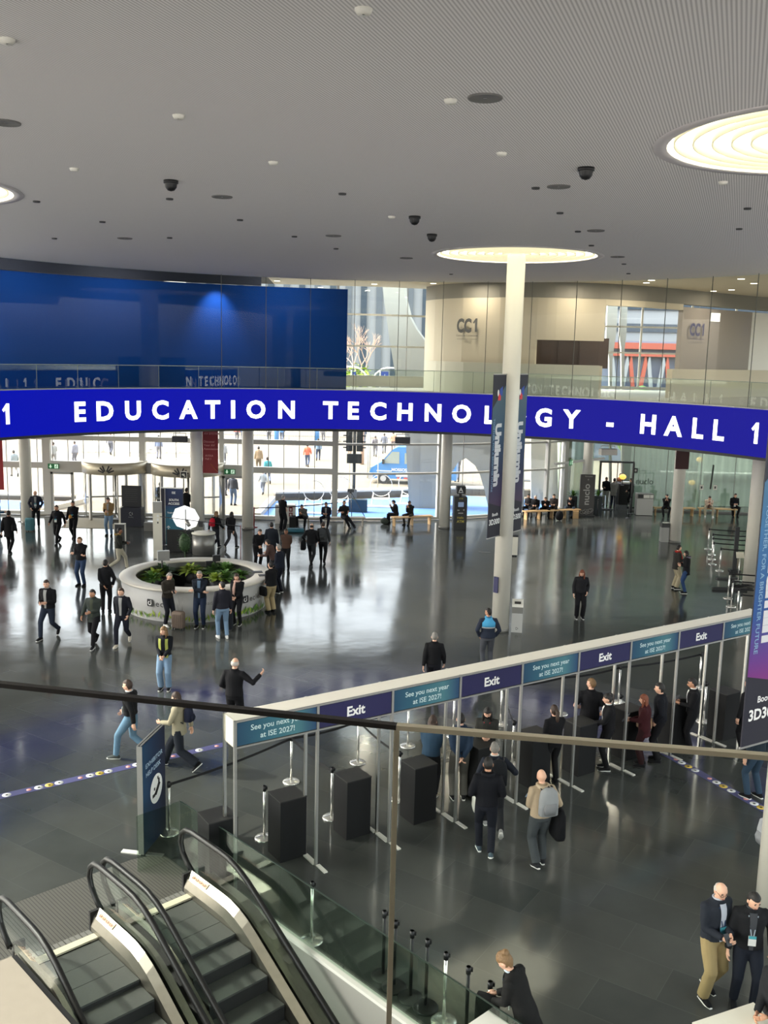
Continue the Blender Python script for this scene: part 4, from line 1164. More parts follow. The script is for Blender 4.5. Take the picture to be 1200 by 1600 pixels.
# ---- stanchions with belts
def stanchion(x, y, label, grp, mt=CHROME, h=0.98, base=True):
    t = thing('barrier_post', label, 'barrier post', (x, y, 0), 0, grp)
    k = MB(); k.tube([(0, 0, 0.02), (0, 0, h)], 0.024, 12); k.build('pole', mt, t)
    if base:
        k = MB(); k.lathe([(0.005, 0.0), (0.17, 0.0), (0.175, 0.012), (0.16, 0.03), (0.04, 0.05), (0.005, 0.052)], 28); k.build('base_disc', CHROME if mt is CHROME else BLACK, t)
    k = MB(); k.tube([(0, 0, h - 0.1), (0, 0, h)], 0.033, 12); k.box((0.03, 0, h - 0.04), (0.05, 0.03, 0.05)); k.build('belt_head', BLACK, t)
    return t
def belt(t, a, b_, z=0.93, z2=None):
    z2 = z if z2 is None else z2
    a = Vector(a); b_ = Vector(b_); k = MB()
    n = 6
    P = [a.lerp(b_, i / n) - a for i in range(n + 1)]
    for i in range(n):
        s0 = -0.05 * math.sin(PI * i / n); s1 = -0.05 * math.sin(PI * (i + 1) / n)
        k.bar((P[i].x, P[i].y, z + (z2 - z) * i / n + s0), (P[i + 1].x, P[i + 1].y, z + (z2 - z) * (i + 1) / n + s1), 0.008, 0.05)
    k.build('belt', BELT, t)
row = [(265, 1302), (455, 1222), (559, 1192), (637, 1166), (708, 1150), (782, 1132), (876, 1116), (966, 1098), (1092, 1075)]
rp = [g(*q) for q in row]
for i, q in enumerate(rp):
    t = stanchion(q.x, q.y, 'chrome belt post %s' % ['at the head of the escalators', 'behind the leftmost exit plinth', 'behind the second exit plinth', 'behind the person in denim jacket', 'behind the third teal sign posts', 'behind the masked woman at the second Exit sign', 'behind the man in black T-shirt', 'behind the fourth Exit sign', 'behind the man with tablet'][i], 'chrome belt posts by the exit')
    if i + 1 < len(rp): belt(t, q, rp[i + 1])
row2 = [(413, 1310), (518, 1278), (623, 1250), (800, 1196), (966, 1150), (1099, 1128)]
for i, (px, py) in enumerate(row2):
    q = g(px, py)
    t = stanchion(q.x, q.y, 'chrome belt post %s' % ['left of the leftmost exit plinth', 'left of the second exit plinth', 'left of the third exit plinth', 'left of the ponytailed person', 'left of the auburn haired person', 'right of the man with tablet'][i], 'chrome belt posts by the exit', h=1.0)
    q2 = rp[i] if i < 3 else rp[[5, 7, 8][i - 3]]
    if i: belt(t, q, q2)
# one by the escalator glass, and the posts along the balustrade
q = g(487, 1470); t = stanchion(q.x, q.y, 'lone belt post on a chrome disc base right of the escalators', 'belt posts along the balustrade', h=0.95)
bl = [(576, 1436, 0), (593, 1452, 0), (619, 1468, 0), (643, 1482, 0), (672, 1503, 1), (707, 1526, 0), (741, 1550, 1)]
od = ['first black', 'second black', 'third black, partly behind the steel upright', 'fourth black', 'first chrome', 'fifth black', 'last chrome']
pp = [g(px, py, 1.0) + EV * 0.3 for px, py, _ in bl]
for i, (q, b_) in enumerate(zip(pp, bl)):
    t = stanchion(q.x, q.y, '%s belt post in the row along the escalator balustrade' % od[i], 'belt posts along the balustrade', CHROME if b_[2] else BLACK, 1.0)
# queue lanes at the far right
lq = [(1106, 858), (1112, 867), (1112, 874), (1113, 882), (1124, 892), (1137, 935), (1142, 948), (1151, 962), (1155, 972)]
for i, (px, py) in enumerate(lq):
    q = g(px, py)
    nm = ['farthest', 'second farthest', 'third farthest', 'fourth farthest', 'fifth farthest', 'fourth nearest', 'third nearest', 'second nearest', 'nearest'][i]
    t = stanchion(q.x, q.y, '%s chrome post on the left side of the queue lanes at right' % nm, 'queue lane posts')
    e = Vector((q.x + 2.4, q.y - 0.1, 0)); belt(t, q, e)
    t2 = stanchion(e.x, e.y, '%s black post on the right side of the queue lanes' % nm, 'queue lane posts', BLACK)
q = g(1147, 892); t = thing('queue_panel', 'tall narrow black panel standing in the queue lanes', 'panel', q)
k = MB(); k.box((0, 0, 0.95), (0.16, 0.08, 1.8)); k.build('panel', BLACK, t); k = MB(); k.box((0, 0, 0.03), (0.4, 0.4, 0.05)); k.build('foot', BLACK, t)
q = g(1153, 908); t = thing('info_stand', 'small white sign plate on a pole beside the queue lanes', 'sign', q)
k = MB(); k.tube([(0, 0, 0), (0, 0, 0.95)], 0.018, 8); k.build('pole', CHROME, t)
k = MB(); k.lathe([(0.01, 0), (0.16, 0), (0.16, 0.02), (0.01, 0.03)], 20); k.build('base_disc', CHROME, t)
k = MB(); k.box((0, 0, 1.05), (0.3, 0.03, 0.24), mat=Matrix.Rotation(R(-25), 4, 'X')); k.build('plate', CREAM, t)
# cables heaped beside the column
k = MB(); q = g(1163, 917)
for j in range(5):
    k.tube([(q.x - 0.4 + 0.25 * math.cos(a + j) + j * 0.12, q.y + 0.12 * math.sin(a + j), 0.02 + j * 0.012) for a in [i_ * 0.5 for i_ in range(14)]], 0.015, 5)
tag(k.build('cable_coil', BLACK), 'heap of black and yellow cables beside the column at right', 'cable')
k = MB(); q = g(1140, 922); k.box((q.x, q.y, 0.05), (1.3, 0.12, 0.1)); tag(k.build('barrier_bar', BLACK), 'black bar lying on the floor beside the queue lanes', 'bar')
k = MB(); q = g(1137, 905); k.box((q.x, q.y, 0.03), (0.9, 0.2, 0.06)); tag(k.build('floor_strip', DGREY), 'dark flat strip lying on the floor behind the black bar', 'bar')

# ================================================================== FLOOR TAPE
TAPE = mat('blue floor tape', rgb(74, 74, 118), 0.5)
DW, DY_, DP = mat('white dot', rgb(226, 226, 224), 0.5), mat('yellow dot', rgb(214, 184, 72), 0.5), mat('pink dot', rgb(216, 150, 146), 0.5)
def tape(p0, p1, label, dots, wd=0.22):
    a, b_ = g(*p0), g(*p1); d = (b_ - a); ang = math.atan2(d.y, d.x)
    t = thing('floor_tape', label, 'floor tape', a, ang)
    k = MB(); k.box((d.length / 2, 0, 0.0045), (d.length, wd, 0.003)); k.build('strip', TAPE, t)
    for px, py, c in dots:
        q = g(px, py); s = (q - a).dot(d.normalized())
        r_ = {'w': 0.085, 'y': 0.085, 'p': 0.05}[c]
        k = MB(); k.lathe([(0.001, 0.008), (r_, 0.008), (r_, 0.005)], 18, (s, 0, 0)); ob = k.build('dot', {'w': DW, 'y': DY_, 'p': DP}[c], t)
        if c != 'p':
            k = MB(); k.lathe([(0.001, 0.0095), (r_ * .35, 0.0095)], 8, (s, 0, 0)); k.build('dot_mark', BLACK, ob)
tape((-60, 1259), (352, 1163), 'blue floor tape with white and yellow dots running left behind the help desk totem', [(10, 1242, 'w'), (45, 1234, 'p'), (60, 1230, 'w'), (77, 1227, 'y'), (92, 1223, 'w'), (126, 1216, 'p'), (141, 1212, 'w'), (156, 1209, 'y'), (170, 1206, 'w'), (201, 1199, 'p'), (214, 1196, 'w'), (228, 1193, 'y'), (246, 1189, 'w'), (272, 1183, 'p'), (286, 1179, 'w'), (312, 1173, 'w'), (340, 1167, 'p')])
tape((1024, 1169), (1210, 1274), 'blue floor tape with white and yellow dots under the right end of the exit gateway', [(1035, 1175, 'w'), (1056, 1187, 'p'), (1066, 1192, 'w'), (1076, 1198, 'y'), (1086, 1204, 'w'), (1108, 1217, 'p'), (1119, 1223, 'w'), (1130, 1229, 'y'), (1142, 1236, 'w'), (1165, 1249, 'p'), (1179, 1256, 'w'), (1190, 1262, 'y')])

# ================================================================== HELP DESK TOTEM
a = g(221, 1337); dirn = Vector((0.16, 0.95, 0)).normalized()
t = thing('help_desk_totem', 'dark blue help desk totem with round white wrench emblem by the escalators', 'totem', (a.x, a.y, 0), math.atan2(dirn.y, dirn.x))
TB = grad_mat('totem blend', [(0.0, rgb(22, 66, 100)), (0.45, rgb(15, 44, 80)), (1.0, rgb(10, 20, 50))], 'X', 0.0, 0.95, 0.45)
k = MB(); k.box((0.48, 0, 1.0), (0.96, 0.1, 1.95)); k.build('panel', TB, t)
k = MB(); k.box((0.48, -0.02, 1.985), (0.96, 0.03, 0.012)); k.box((0.48, 0.03, 1.985), (0.96, 0.03, 0.012)); k.box((-0.005, 0, 1.0), (0.012, 0.1, 1.95)); k.build('edge_trim', ALU, t)
k = MB(); k.box((0.06, 0.2, 0.012), (0.1, 0.36, 0.02)); k.build('foot', WHITE, t)
k = MB(); k.box((0.06, -0.22, 0.012), (0.1, 0.3, 0.02)); k.build('foot', ALU, t)
k = MB(); y = -0.054
put_text(k, 'EXHIBITOR', (0.48, y, 1.52), (1, 0, 0), (0, 0, 1), 0.085, 0.012, width=0.72); put_text(k, 'HELP DESK', (0.44, y, 1.36), (1, 0, 0), (0, 0, 1), 0.085, 0.012, width=0.62); k.build('lettering', mat('pale blue letters', rgb(170, 196, 220), 0.6), t)
k = MB(); n = 40; k.add([(0.55 + 0.26 * math.cos(2 * PI * i / n), y, 0.98 + 0.26 * math.sin(2 * PI * i / n)) for i in range(n)], [tuple(range(n))], False); em = k.build('emblem_disc', GLYPH, t)
k = MB(); y = -0.056
k.bar((0.46, y, 0.9), (0.64, y, 1.06), 0.004, 0.075, (0, 1, 0)); k.box((0.44, y, 0.89), (0.11, 0.004, 0.06)); k.box((0.66, y, 1.07), (0.06, 0.004, 0.11)); k.box((0.47, y, 1.0), (0.05, 0.004, 0.05)); k.box((0.62, y, 1.15), (0.04, 0.004, 0.05))
k.build('wrench_mark', BLACK, em)

# ================================================================== ESCALATORS
LAND = bpy.data.materials.new('ribbed steel plate'); LAND.use_nodes = True
nt = LAND.node_tree; b = nt.nodes['Principled BSDF']
tc = nt.nodes.new('ShaderNodeTexCoord'); wv = nt.nodes.new('ShaderNodeTexWave'); wv.bands_direction = 'Y'; wv.inputs['Scale'].default_value = 6.0
nt.links.new(tc.outputs['Object'], wv.inputs['Vector'])
cr = nt.nodes.new('ShaderNodeValToRGB'); cr.color_ramp.elements[0].color = rgb(58, 57, 54); cr.color_ramp.elements[0].position = 0.0; cr.color_ramp.elements[1].color = rgb(100, 98, 92); cr.color_ramp.elements[1].position = 0.22
nt.links.new(wv.outputs['Fac'], cr.inputs[0]); nt.links.new(cr.outputs[0], b.inputs['Base Color'])
b.inputs['Roughness'].default_value = 0.45; b.inputs['Metallic'].default_value = 0.35
ea = math.atan2(EU.y, EU.x)      # local x runs down the escalator, local y to the right as seen from the landing looking at us -> -EV
TREAD = mat('step tread', rgb(82, 85, 81), 0.6, 0.3, vary=0.08, scale=30); RISER = mat('step riser', rgb(34, 35, 35), 0.7)
SKIRT = mat('bright skirt', rgb(138, 134, 124), 0.36, 0.95, vary=0.15, scale=6)
WGL = glass('balustrade glass', (0.80, 0.88, 0.84, 1), 0.9)
k = MB(); EMt = Matrix.Translation(EO) @ Matrix.Rotation(ea, 4, 'Z')
pl = [(-1.68, -0.42), (-1.66, 1.45), (-1.5, 1.95), (0.0, 1.95), (0.0, -1.5), (-1.6, -1.5)]
k.prism([(s, t_) for s, t_ in pl], 0.004, 0.014)
o = k.build('landing_plate', LAND); o.matrix_world = EMt; tag(o, 'ribbed grey steel landing plate at the head of the escalators', 'plate')
def zline(s):
    """step-nosing height along the run"""
    if s < 0.85: return 0.0
    if s < 1.65: return -0.5 * math.tan(R(30)) * (s - 0.85) ** 2 / 0.8
    return -0.5 * math.tan(R(30)) * 0.8 - math.tan(R(30)) * (s - 1.65)
def escalator(t0, t1, label):
    T = thing('escalator', label, 'escalator', EO, ea)
    tc_ = (t0 + t1) / 2; wd = t1 - t0
    k = MB(); k.box((-0.06, tc_, 0.018), (0.13, wd, 0.03)); k.build('comb_plate', mat('comb', rgb(214, 206, 180), 0.45) if 'comb' not in bpy.data.materials else bpy.data.materials['comb'], T)
    k = MB()
    for j in range(12): k.box((-0.2 - 0.0, t0 + (j + .5) * wd / 12, 0.014), (0.14, wd / 12 - 0.02, 0.012))
    k.build('comb_studs', MGREY, T)
    s = 0.02; n = 0
    for i in range(18):
        x0, x1 = s + i * 0.4, s + (i + 1) * 0.4
        z = zline(x0 + 0.1); z2 = zline(x1 + 0.1)
        k = MB(); k.box(((x0 + x1) / 2, tc_, z - 0.02), (0.392, wd - 0.02, 0.04)); st = k.build('step', TREAD, T)
        if z - z2 > 0.01:
            k = MB(); k.box((x1 - 0.012, tc_, (z + z2) / 2 - 0.03), (0.02, wd - 0.02, z - z2)); k.build('riser', RISER, st)
    run = [(-0.24, 0.0)] + [(x * 0.25 - 0.2, 0) for x in range(1, 36)]
    xs = [-0.22 + i * 0.22 for i in range(36)]
    for side, tt in ((-1, t0), (1, t1)):
        sgn = side
        # steel skirt and sloping inner deck
        k = MB(); vs = []
        for x in xs:
            z = zline(x + 0.15)
            hgt = 0.30 + 0.06 * (1 if x > 0.4 else 0)
            vs += [(x, tt - sgn * 0.005, z - 0.5), (x, tt - sgn * 0.005, z + 0.1), (x, tt + sgn * 0.04, z + 0.24), (x, tt + sgn * 0.15, z + 0.33), (x, tt + sgn * 0.15, z - 0.5)]
        nx = len(xs); fs = []
        for i in range(nx - 1):
            for j in range(5):
                fs.append((i * 5 + j, i * 5 + (j + 1) % 5, i * 5 + 5 + (j + 1) % 5, i * 5 + 5 + j))
        fs += [(0, 1, 2, 3, 4), tuple(5 * (nx - 1) + j for j in range(5))[::-1]]
        k.add(vs, fs, False); k.build('skirt_deck', SKIRT, T)
        k = MB(); k.box((-0.24, tt + sgn * 0.075, 0.16), (0.05, 0.17, 0.32)); k.tube([(-0.3, tt + sgn * 0.1, 0.24), (-0.24, tt + sgn * 0.1, 0.24)], 0.05, 12); k.build('newel_box', BLACK, T)
        # pictogram plate on the deck
        k = MB(); M0 = Matrix.Translation((0.1, tt + sgn * 0.098, 0.302)) @ Matrix.Rotation(sgn * R(38), 4, 'X')
        k.box((0, 0, 0), (0.42, 0.095, 0.006), mat=M0); pc = k.build('pictogram_plate', mat('pictogram plate', rgb(214, 176, 140), 0.5) if 'pictogram plate' not in bpy.data.materials else bpy.data.materials['pictogram plate'], T)
        k = MB()
        for j in range(4):
            c0 = M0 @ Vector((-0.15 + j * 0.1, 0, 0.005)); k.lathe([(0.03, 0.0), (0.04, 0.0), (0.04, 0.002), (0.03, 0.002)], 12, c0)
            k.box(c0, (0.01, 0.03, 0.004), mat=Matrix.Rotation(sgn * R(38), 4, 'X'))
        k.build('pictograms', mat('pictogram ink', rgb(120, 60, 40), 0.6) if 'pictogram ink' not in bpy.data.materials else bpy.data.materials['pictogram ink'], pc)
        # handrail loop
        tg = tt + sgn * 0.19
        nose = [(-0.26, 0.26), (-0.42, 0.36), (-0.56, 0.5), (-0.62, 0.66), (-0.58, 0.82), (-0.46, 0.92), (-0.28, 0.95)]
        top = [(x, zline(x + 0.3) + 0.95 - 0.0) for x in [0.0 + i * 0.25 for i in range(30)]]
        path = nose + top
        k = MB(); k.tube([(x, tg, z) for x, z in path], 0.044, 10); k.build('handrail', RUBBER, T)
        k = MB(); k.tube([(x + (0.04 if i < 5 else 0), tg - sgn * 0.0, z - (0.045 if i > 4 else 0.01)) for i, (x, z) in enumerate(path)], 0.013, 8); k.build('handrail_guide', DGREY, T)
        inner = [(x + 0.03, z) for x, z in nose] + top
        vs = [(x, tg, z) for x, z in inner]
        bot = [(-0.2, 0.25)] * 7 + [(x, zline(x + 0.15) + 0.28) for x, z in top]
        vs += [(x, tg, z) for x, z in bot]
        n = len(inner)
        k = MB(); k.add(vs, [(i, i + 1, n + i + 1, n + i) for i in range(n - 1)], False); k.build('balustrade_glass', WGL, T)
    return T
escalator(-1.0, 0.0, 'left escalator with black handrails descending towards the lower left')
escalator(0.59, 1.59, 'right escalator with black handrails beside the white well wall')
# bright decks between and outside the two runs
def deck(t0, t1, label, name='steel_deck'):
    k = MB(); xs = [-0.1 + i * 0.25 for i in range(30)]; vs = []
    for x in xs:
        z = zline(x + 0.15)
        vs += [(x, t0, z + 0.24), (x, t1, z + 0.24), (x, t1, z - 0.9), (x, t0, z - 0.9)]
    fs = []
    for i in range(len(xs) - 1):
        for j in range(4): fs.append((i * 4 + j, i * 4 + 4 + j, i * 4 + 4 + (j + 1) % 4, i * 4 + (j + 1) % 4))
    fs += [(0, 1, 2, 3), tuple(4 * (len(xs) - 1) + j for j in range(4))[::-1]]
    k.add(vs, fs, False); o = k.build(name, SKIRT); o.matrix_world = EMt; tag(o, label, 'deck')
deck(0.24, 0.35, 'steel deck strip between the two escalators')
deck(1.83, 2.05, 'steel deck strip between the right escalator and the well wall')
deck(-1.4, -1.24, 'grey deck strip on the outer left of the left escalator')
# glass balustrade round the well
t = thing('glass_balustrade', 'green tinted glass balustrade along the white kerb right of the escalators', 'balustrade', EO, ea)
s0, s1, tb = -1.25, 8.2, 2.16
cuts = [s0, 0.1, 1.55, 3.0, 4.45, 5.9, 7.3, s1]
for a_, b_ in zip(cuts, cuts[1:]):
    k = MB(); k.box(((a_ + b_) / 2, tb, 0.5), (b_ - a_ - 0.012, 0.016, 1.0)); k.build('glass_panel', GLASSG, t)
k = MB(); k.box(((s0 + s1) / 2, tb, 1.004), (s1 - s0, 0.02, 0.01)); k.build('top_edge', mat('dark glass edge', rgb(44, 56, 50), 0.3), t)
k = MB(); k.box((s0, tb - 0.42, 0.5), (0.016, 0.8, 1.0)); k.build('return_panel', GLASSG, t)
# stone parapet at the lower left
k = MB(); STONE = mat('warm stone', rgb(150, 140, 126), 0.75, vary=0.08, scale=6, bump=0.1)
k.prism([(0.74, -1.56), (0.74, -4.5), (6, -4.5), (6, -1.56)], -5, 0.8)
o = k.build('wall_stone_parapet', STONE); o.matrix_world = EMt; tag(o, kind='structure')
k = MB(); k.prism([(0.66, -1.46), (6.5, -1.46), (6.5, -1.55), (0.66, -1.55)], -4, 0.74); o = k.build('trim_parapet_gap', BLACK); o.matrix_world = EMt; tag(o, kind='structure')

# ================================================================== BALCONY RAIL AT THE VIEWPOINT
t = thing('balcony_railing', 'frameless glass balcony railing with thin dark cap nearest the viewer', 'railing', (0, 0, 0))
ra, rb, rc = Vector((-2.6, 2.05, 8.0)), g(620, 1135, 8.0), g(1200, 1182, 8.0)
rc = rb + (rc - rb) * 4
for p_, q_ in ((ra, rb), (rb, rc)):
    k = MB(); k.add([p_, q_, (q_.x, q_.y, 6.9), (p_.x, p_.y, 6.9)], [(0, 1, 2, 3)], False); k.build('glass_panel', RAILGLASS, t)
k = MB(); k.bar(ra, rb, 0.014, 0.008); k.build('cap_rail', mat('dark cap', rgb(52, 49, 48), 0.45, 0.2), t)
k = MB(); k.bar(rb, rc, 0.014, 0.008); k.build('cap_rail', mat('highlight cap', rgb(232, 222, 196), 0.35), t)  # pale colour stands in for the gold highlight along this stretch
k = MB(); k.box((rb.x, rb.y, 7.44), (0.009, 0.012, 1.12)); k.build('upright', mat('highlight upright', rgb(236, 226, 200), 0.3), t)  # bright highlight on the upright painted as a pale colour
k = MB(); k.prism([(-6, -3), (6, -3), (6, 1.3), (-6, 1.9)], 6.5, 6.88); o = k.build('floor_balcony', FLOORM); tag(o, kind='structure')
# ================================================================== ROUND INFORMATION DESK
DC = Vector((-6.32, 31.72, 0)); DR0, DR1, DH = 2.32, 2.5, 1.08
desk = thing('round_desk', 'large round pale grey reception desk with green leaf print round its foot', 'desk', DC)
CONCD = mat('pale concrete finish', rgb(172, 171, 168), 0.65, vary=0.06, scale=2.5)
k = MB(); k.lathe([(DR0, 0.0), (DR0 + 0.06, 0.4), (DR1 - 0.03, DH - 0.06), (DR1 - 0.12, DH - 0.06), (DR1 - 0.16, 0.0)], 72); k.build('body', CONCD, desk)
k = MB(); k.lathe([(DR1, DH - 0.06), (DR1 + 0.02, DH - 0.02), (DR1, DH), (DR1 - 0.52, DH), (DR1 - 0.52, DH - 0.06), (DR1, DH - 0.06)], 72); k.build('counter_top', mat('cream counter', rgb(198, 192, 178), 0.45), desk)
def dang(px): 
    q = g(px, 945); 
    # bearing on the desk front hit by that sight line
    d = ray(px, 945); dx_, dy_ = d.x, d.y; r_ = DR0 + 0.1
    a_ = dx_ * dx_ + dy_ * dy_; b_ = -2 * (dx_ * DC.x + dy_ * DC.y); c_ = DC.x ** 2 + DC.y ** 2 - r_ * r_
    dsc = max(0, b_ * b_ - 4 * a_ * c_); tt = (-b_ - math.sqrt(dsc)) / (2 * a_)
    return math.atan2(dy_ * tt - DC.y, dx_ * tt - DC.x)
def desk_word(s, a0, z, h, step, mt, nm):
    k = MB(); a = a0; r_ = DR0 + 0.06 + (z - 0.4) * 0.19 + 0.035
    for ch in s:
        if ch != ' ':
            w_ = text_geo(ch, 0.0)[2] * h / (r_)
            put_text(k, ch, (r_ * math.cos(a + w_ / 2), r_ * math.sin(a + w_ / 2), z), (-math.sin(a + w_ / 2), math.cos(a + w_ / 2), 0), (0, 0, 1), h, 0.0)
            a += w_ + step / r_
        else: a += h * 0.4 / r_
    return k.build(nm, mt, desk)
def desk_logo(a, z, h):
    r_ = DR0 + 0.06 + (z - 0.4) * 0.19 + 0.03
    xa = Vector((-math.sin(a), math.cos(a), 0)); c0 = Vector((r_ * math.cos(a), r_ * math.sin(a), z))
    nrm = Vector((math.cos(a), math.sin(a), 0))
    def P(u, v, o=0.0): return c0 + xa * u + Vector((0, 0, v)) + nrm * o
    k = MB(); s = h / 2; q = []
    for cx, cy, a0 in ((s * .7, s * .7, 0), (-s * .7, s * .7, 90), (-s * .7, -s * .7, 180), (s * .7, -s * .7, 270)):
        for j in range(4): q.append(P(cx + s * .3 * math.cos(R(a0 + j * 30)), cy + s * .3 * math.sin(R(a0 + j * 30))))
    k.add(q, [tuple(range(16))], False); lg = k.build('logo_tile', BLACK, desk)
    k = MB(); n = 22; vs = []
    for j in range(n):
        t_ = R(100 + 300 * j / (n - 1)); 
        for rr_ in (s * .55, s * .36): vs.append(P(rr_ * math.cos(t_) - s * .12, rr_ * math.sin(t_) - s * .1, 0.006))
    k.add(vs, [(2 * j, 2 * j + 2, 2 * j + 3, 2 * j + 1) for j in range(n - 1)], False)
    k.add([P(s * .2, -s * .1, 0.006), P(s * .36, -s * .1, 0.006), P(s * .36, s * .75, 0.006), P(s * .2, s * .75, 0.006)], [(0, 1, 2, 3)], False)
    k.build('logo_mark', GLYPH, lg)
a0 = dang(235.5); desk_logo(a0, 0.6, 0.24); desk_word('ecler', a0 + 0.085, 0.5, 0.2, 0.05, BLACK, 'lettering')
a1 = dang(383); desk_logo(a1, 0.6, 0.24); desk_word('ecler', a1 + 0.085, 0.5, 0.2, 0.05, BLACK, 'lettering')
am = dang(318); desk_word('leading', am, 0.6, 0.12, 0.02, MGREY, 'caption')
# printed leaves round the foot
r_ = random.Random(4); k = MB(); k2 = MB()
for i in range(260):
    a = r_.uniform(0, 2 * PI); z = r_.uniform(0.0, 0.12); L_ = r_.uniform(0.12, 0.3); tl = r_.uniform(-0.9, 0.9)
    rr_ = DR0 + 0.035 + r_.uniform(0, 0.03)
    xa = Vector((-math.sin(a), math.cos(a), 0)); nrm = Vector((math.cos(a), math.sin(a), 0))
    d = (xa * math.sin(tl) + Vector((0, 0, 1)) * math.cos(tl)) ; e = d.cross(nrm)
    c0 = nrm * rr_ + Vector((0, 0, z))
    (k if i % 3 else k2).add([c0, c0 + d * L_ * .5 + e * L_ * .14 + nrm * 0.02, c0 + d * L_ + nrm * 0.03, c0 + d * L_ * .5 - e * L_ * .14 + nrm * 0.02], [(0, 1, 2, 3)], False)
o = k.build('leaf_border', LEAF, desk); o['kind'] = 'stuff'
o = k2.build('pale_leaf_border', LEAFY, desk); o['kind'] = 'stuff'

def fern(c, label, n, L_, mt, seed, name='potted_fern', up_=0.8, z=0.0, pot=True):
    r_ = random.Random(seed); t = thing(name, label, 'plant', (c[0], c[1], z))
    k = MB()
    for i in range(n):
        a = r_.uniform(0, 2 * PI); el = r_.uniform(0.3, 1.35) * up_ + 0.1; Lf = L_ * r_.uniform(.6, 1.1)
        d = Vector((math.cos(a) * math.cos(el), math.sin(a) * math.cos(el), math.sin(el)))
        sd = Vector((-math.sin(a), math.cos(a), 0)); w_ = Lf * r_.uniform(.07, .13)
        P = []
        for j in range(5):
            u = j / 4; p_ = d * Lf * u + Vector((0, 0, -0.45 * Lf * u * u)) + Vector((0, 0, 0.38))
            ww = w_ * (math.sin(PI * min(u * 0.9 + 0.1, 1)) + 0.05)
            P += [p_ - sd * ww, p_ + sd * ww]
        k.add(P, [(2 * j, 2 * j + 1, 2 * j + 3, 2 * j + 2) for j in range(4)], True)
    k.build('fronds', mt, t)
    if pot:
        k = MB(); k.box((0, 0, -z / 2), (0.36, 0.36, z)); k.lathe([(0.01, 0.0), (0.15, 0.0), (0.2, 0.38), (0.17, 0.38), (0.01, 0.34)], 18); k.build('pot', DGREY, t)
    return t
def inside(px, py, z): q = g(px, py, z); return q
pl = [(217, 888, 0.95, 30, LEAFD, 'tall dark spiky plant at the left inside the round desk', 0.8), (228, 898, 0.75, 30, LEAFY, 'yellow green fern at the left inside the round desk', 0.7), (237, 904, 0.7, 26, LEAF, 'green fern low at the left inside the round desk', 0.7), (292, 880, 0.75, 34, LEAFY, 'bright green plant at the back inside the round desk', 0.7), (303, 882, 0.6, 26, LEAF, 'green plant on the table at the back of the round desk', 0.7), (345, 886, 0.7, 30, LEAF, 'green fern behind the table inside the round desk', 0.8), (358, 884, 0.75, 30, LEAFD, 'dark green fern at the back right inside the round desk', 0.8), (372, 888, 0.85, 34, LEAF, 'spreading palm at the right inside the round desk', 0.9), (336, 905, 0.65, 26, LEAFY, 'yellow green fern behind the man with crossed arms', 0.8), (352, 903, 0.75, 30, LEAF, 'green fern behind the woman with pink scarf', 0.8), (378, 899, 0.65, 28, LEAF, 'green fern low at the right inside the round desk', 0.7)]
for i, (px, py, L_, n, mt_, lab, u_) in enumerate(pl):
    q = inside(px, py, 0.75); d = q - DC; d.z = 0
    if d.length > 1.75: q = DC + d.normalized() * 1.75
    fern((q.x, q.y), lab, n * 3, L_ * 0.85, mt_, 20 + i, 'potted_fern', u_ * 1.25, 0.32)
# black tables, chairs, lights inside
for i, (px, py, lab) in enumerate(((285, 886, 'black table at the left inside the round desk'), (325, 886, 'black table at the right inside the round desk covered in papers'))):
    q = inside(px, py, 0.8); t = thing('table', lab, 'table', (q.x, q.y, 0), R(-8))
    k = MB(); k.box((0, 0, 0.74), (1.35, 0.6, 0.04)); k.build('tabletop', BLACK, t)
    k = MB(); k.box((0, -0.29, 0.36), (1.34, 0.02, 0.72)); k.box((-0.66, 0, 0.36), (0.02, 0.58, 0.72)); k.box((0.66, 0, 0.36), (0.02, 0.58, 0.72)); k.build('skirt', BLACK, t)
    if i == 1:
        for j in range(6):
            k = MB(); k.box((q.x - 0.5 + j * 0.19, q.y + r_.uniform(-.15, .15), 0.768), (0.15, 0.21, 0.012), r_.uniform(-.5, .5)); tag(k.build('paper', WHITE), 'white paper sheet on the black table inside the round desk', 'paper', 'papers on the desk table')
q = inside(325, 878, 0.9); t = thing('armchair', 'pale grey rounded chair at the back inside the round desk', 'chair', (q.x, q.y, 0))
k = MB(); k.ell((0, 0.1, 0.75), (0.42, 0.16, 0.3), 18, 10); k.build('backrest', MGREY, t); k = MB(); k.ell((0, -0.1, 0.45), (0.4, 0.34, 0.12), 18, 8); k.build('seat', MGREY, t)
for sx in (-1, 1):
    for sy in (-1, 1):
        k = MB(); k.tube([(sx * .25, sy * .2 - .05, 0.4), (sx * .3, sy * .25 - .05, 0)], 0.02, 6); k.build('leg', BLACK, t)
for px, py, z, lab, sz in ((253, 868, 1.45, 'grey studio light on a black stand at the left of the round desk', 0.34), (336, 872, 1.2, 'small black monitor on a stand at the back of the round desk', 0.22), (325, 881, 0.98, 'black screen in the middle of the round desk', 0.2)):
    q = inside(px, py, z); t = thing('studio_light' if sz > .3 else 'monitor', lab, 'light' if sz > .3 else 'monitor', (q.x, q.y, 0), R(20))
    k = MB(); k.tube([(0, 0, 0), (0, 0, z)], 0.022, 8); k.build('stand_pole', BLACK, t)
    for a in (0, 2.1, 4.2):
        k = MB(); k.tube([(0, 0, 0.3), (0.32 * math.cos(a), 0.32 * math.sin(a), 0.01)], 0.015, 6); k.build('leg', BLACK, t)
    k = MB(); k.box((0.05, 0, z), (sz * 1.2, sz * .5, sz)); k.build('head', ALU if sz > .3 else BLACK, t)
q = DC + Vector((1.62, -0.75, 0)); t = thing('display_stand', 'thin reddish pole stand at the right inside the round desk', 'stand', (g(376, 880, 0.7).x, g(376, 880, 0.7).y, 0))
